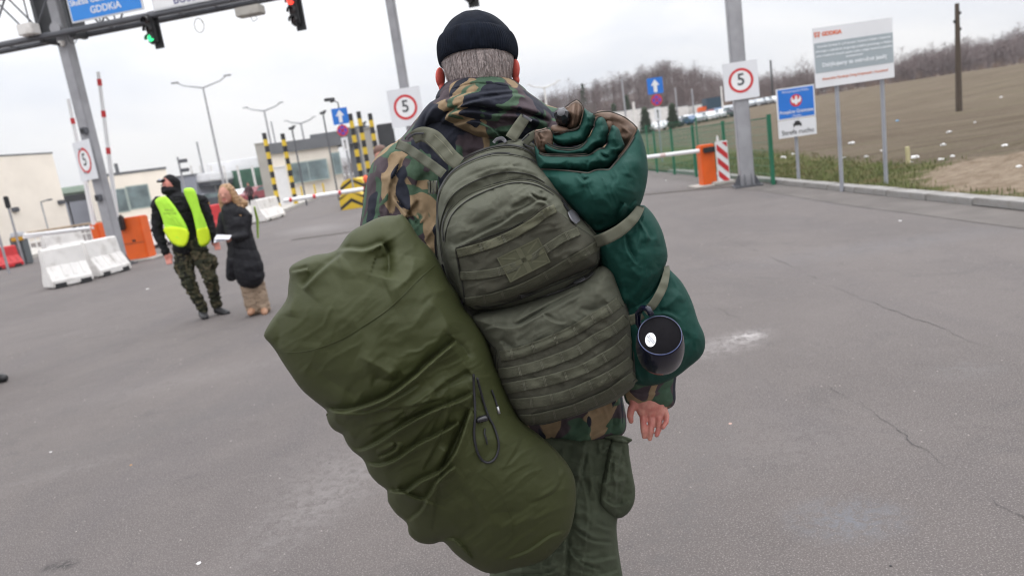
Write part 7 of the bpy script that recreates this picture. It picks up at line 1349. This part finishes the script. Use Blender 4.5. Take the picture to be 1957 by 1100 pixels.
mb = MB(); mb.lathe([(0, .024), (.009, .024), (.0155, .016), (.0175, .004), (.0165, -.01), (.0125, -.03), (.0115, -.06), (0, -.06)], b_, tuple(d_), 7); mb.build('handle', blkpl, U_)
mb = MB(); mb.lathe([(0, .026), (.0075, .0255), (.0085, .024)], b_, tuple(d_), 14); mb.build('end_cap', plast, U_, True)
# straps round the roll
strap('roll_strap', [(1136, 463), (1160, 454), (1185, 440), (1208, 420), (1221, 402), (1224, 394)], [24, 24, 24, 23, 20, 16], web2, 0, [1.425, 1.385, 1.385, 1.395, 1.43, 1.47], .003)
strap('roll_strap', [(1232, 596), (1246, 584), (1258, 566), (1268, 545), (1274, 520), (1274, 508)], [16, 17, 17, 17, 14, 10], web2, 0, [1.415, 1.395, 1.395, 1.41, 1.44, 1.49], .003); strap('roll_strap', [(1203, 612), (1215, 608), (1228, 600)], [20, 19, 16], webm, 0, [1.42, 1.41, 1.405], .003)
# ---------------------------------------------------------------- enamel mug hanging bottom-out
MG = empty('mug', Q(1262, 641, 1.24), 'navy mug with a round black base and oval white sticker hanging from the strap', 'mug')
navy = mat('navy_glaze', (.004, .005, .016), .2, .1, 6, spec=.35, coat=.15); base_m = mat('mug_base_rubber', (.008, .0075, .009), 1.0, .15, 60, .0004, 600, spec=.15)
c0, c1 = Q(1261, 640, 1.295), Q(1262, 679, 1.365); ax = (c1-c0).normalized(); s_ = 1.0
mb = MB(); mb.lathe([(.0390, .0015), (.0400, -.0005), (.0418, .0005), (.0430, .006), (.0452, .02), (.0470, .045), (.0468, .065), (.0455, .080), (.0445, .090), (.0430, .090), (.0425, .070), (.042, .03), (.038, .012), (0, .010)], c0, tuple(ax), 56); mb.build('body', navy, MG, True)
mb = MB(); mb.lathe([(0, .0012), (.0385, .0012), (.0396, .0030)], c0, tuple(ax), 48); mb.build('base', base_m, MG, True)
mb = MB(); mb.lathe([(.0396, .0012), (.0402, -.0012), (.0412, -.0012), (.0420, .0015)], c0, tuple(ax), 56); mb.build('base_ring', mat('navy_rim', (.03, .045, .12), .2, spec=.7), MG, True)
# sticker in the plane of the base
Un = Vector((1, 0, 0)); Un = (Un-ax*Un.dot(ax)).normalized(); Wn = -ax.cross(Un) if (-ax.cross(Un)).z > 0 else ax.cross(Un)
nrm = Un.cross(Wn); 
sc_ = c0-ax*.0001+Un*-.019+Wn*-.006; uS = (Un*math.cos(-.25)+Wn*math.sin(-.25)); wS = (Wn*math.cos(-.25)-Un*math.sin(-.25))
mb = MB(); mb.add([sc_-ax*.0004+uS*.0102*math.cos(k*math.pi/16)+wS*.0148*math.sin(k*math.pi/16) for k in range(32)], [tuple(range(32))]); mb.build('sticker', mat('white_sticker', (.68, .69, .72), .5, .03, 3), MG)
uT = (uS*math.cos(-.9)+wS*math.sin(-.9)); wT = (wS*math.cos(-.9)-uS*math.sin(-.9))
for tx, o2, sz in (('MICROWAVE', .0028, .0034), ('DISHWASHER', -.0006, .0034), ('SAFE', -.0042, .0034)): text(tx, sz, sc_+wT*o2, uT, wT, blackm, MG, th=.0008)
hpts = [(1246, 603, 1.315), (1239, 590, 1.32), (1228, 588, 1.34), (1219, 599, 1.36), (1220, 618, 1.375), (1229, 634, 1.375)]
mb = MB(); P3 = [Q(*p) for p in hpts]; mb.tube(P3, [.0055, .006, .006, .006, .006, .005], 10); mb.build('handle', navy, MG, True)

# ---------------------------------------------------------------- damp winter air
hz = MB(); hz.box((60, 285, 24), (760, 580, 51)); o = hz.build('haze', None, None); o['kind'] = 'stuff'
hm = bpy.data.materials.new('haze'); hm.use_nodes = True; t = hm.node_tree; t.nodes.clear(); po = t.nodes.new('ShaderNodeOutputMaterial'); pv = t.nodes.new('ShaderNodeVolumePrincipled'); pv.inputs['Color'].default_value = (.9, .92, .97, 1); pv.inputs['Density'].default_value = .0002; pv.inputs['Anisotropy'].default_value = .2
t.links.new(pv.outputs[0], po.inputs['Volume']); o.data.materials.clear(); o.data.materials.append(hm)
tag(o, 'thin pale winter haze over the whole place', 'haze')
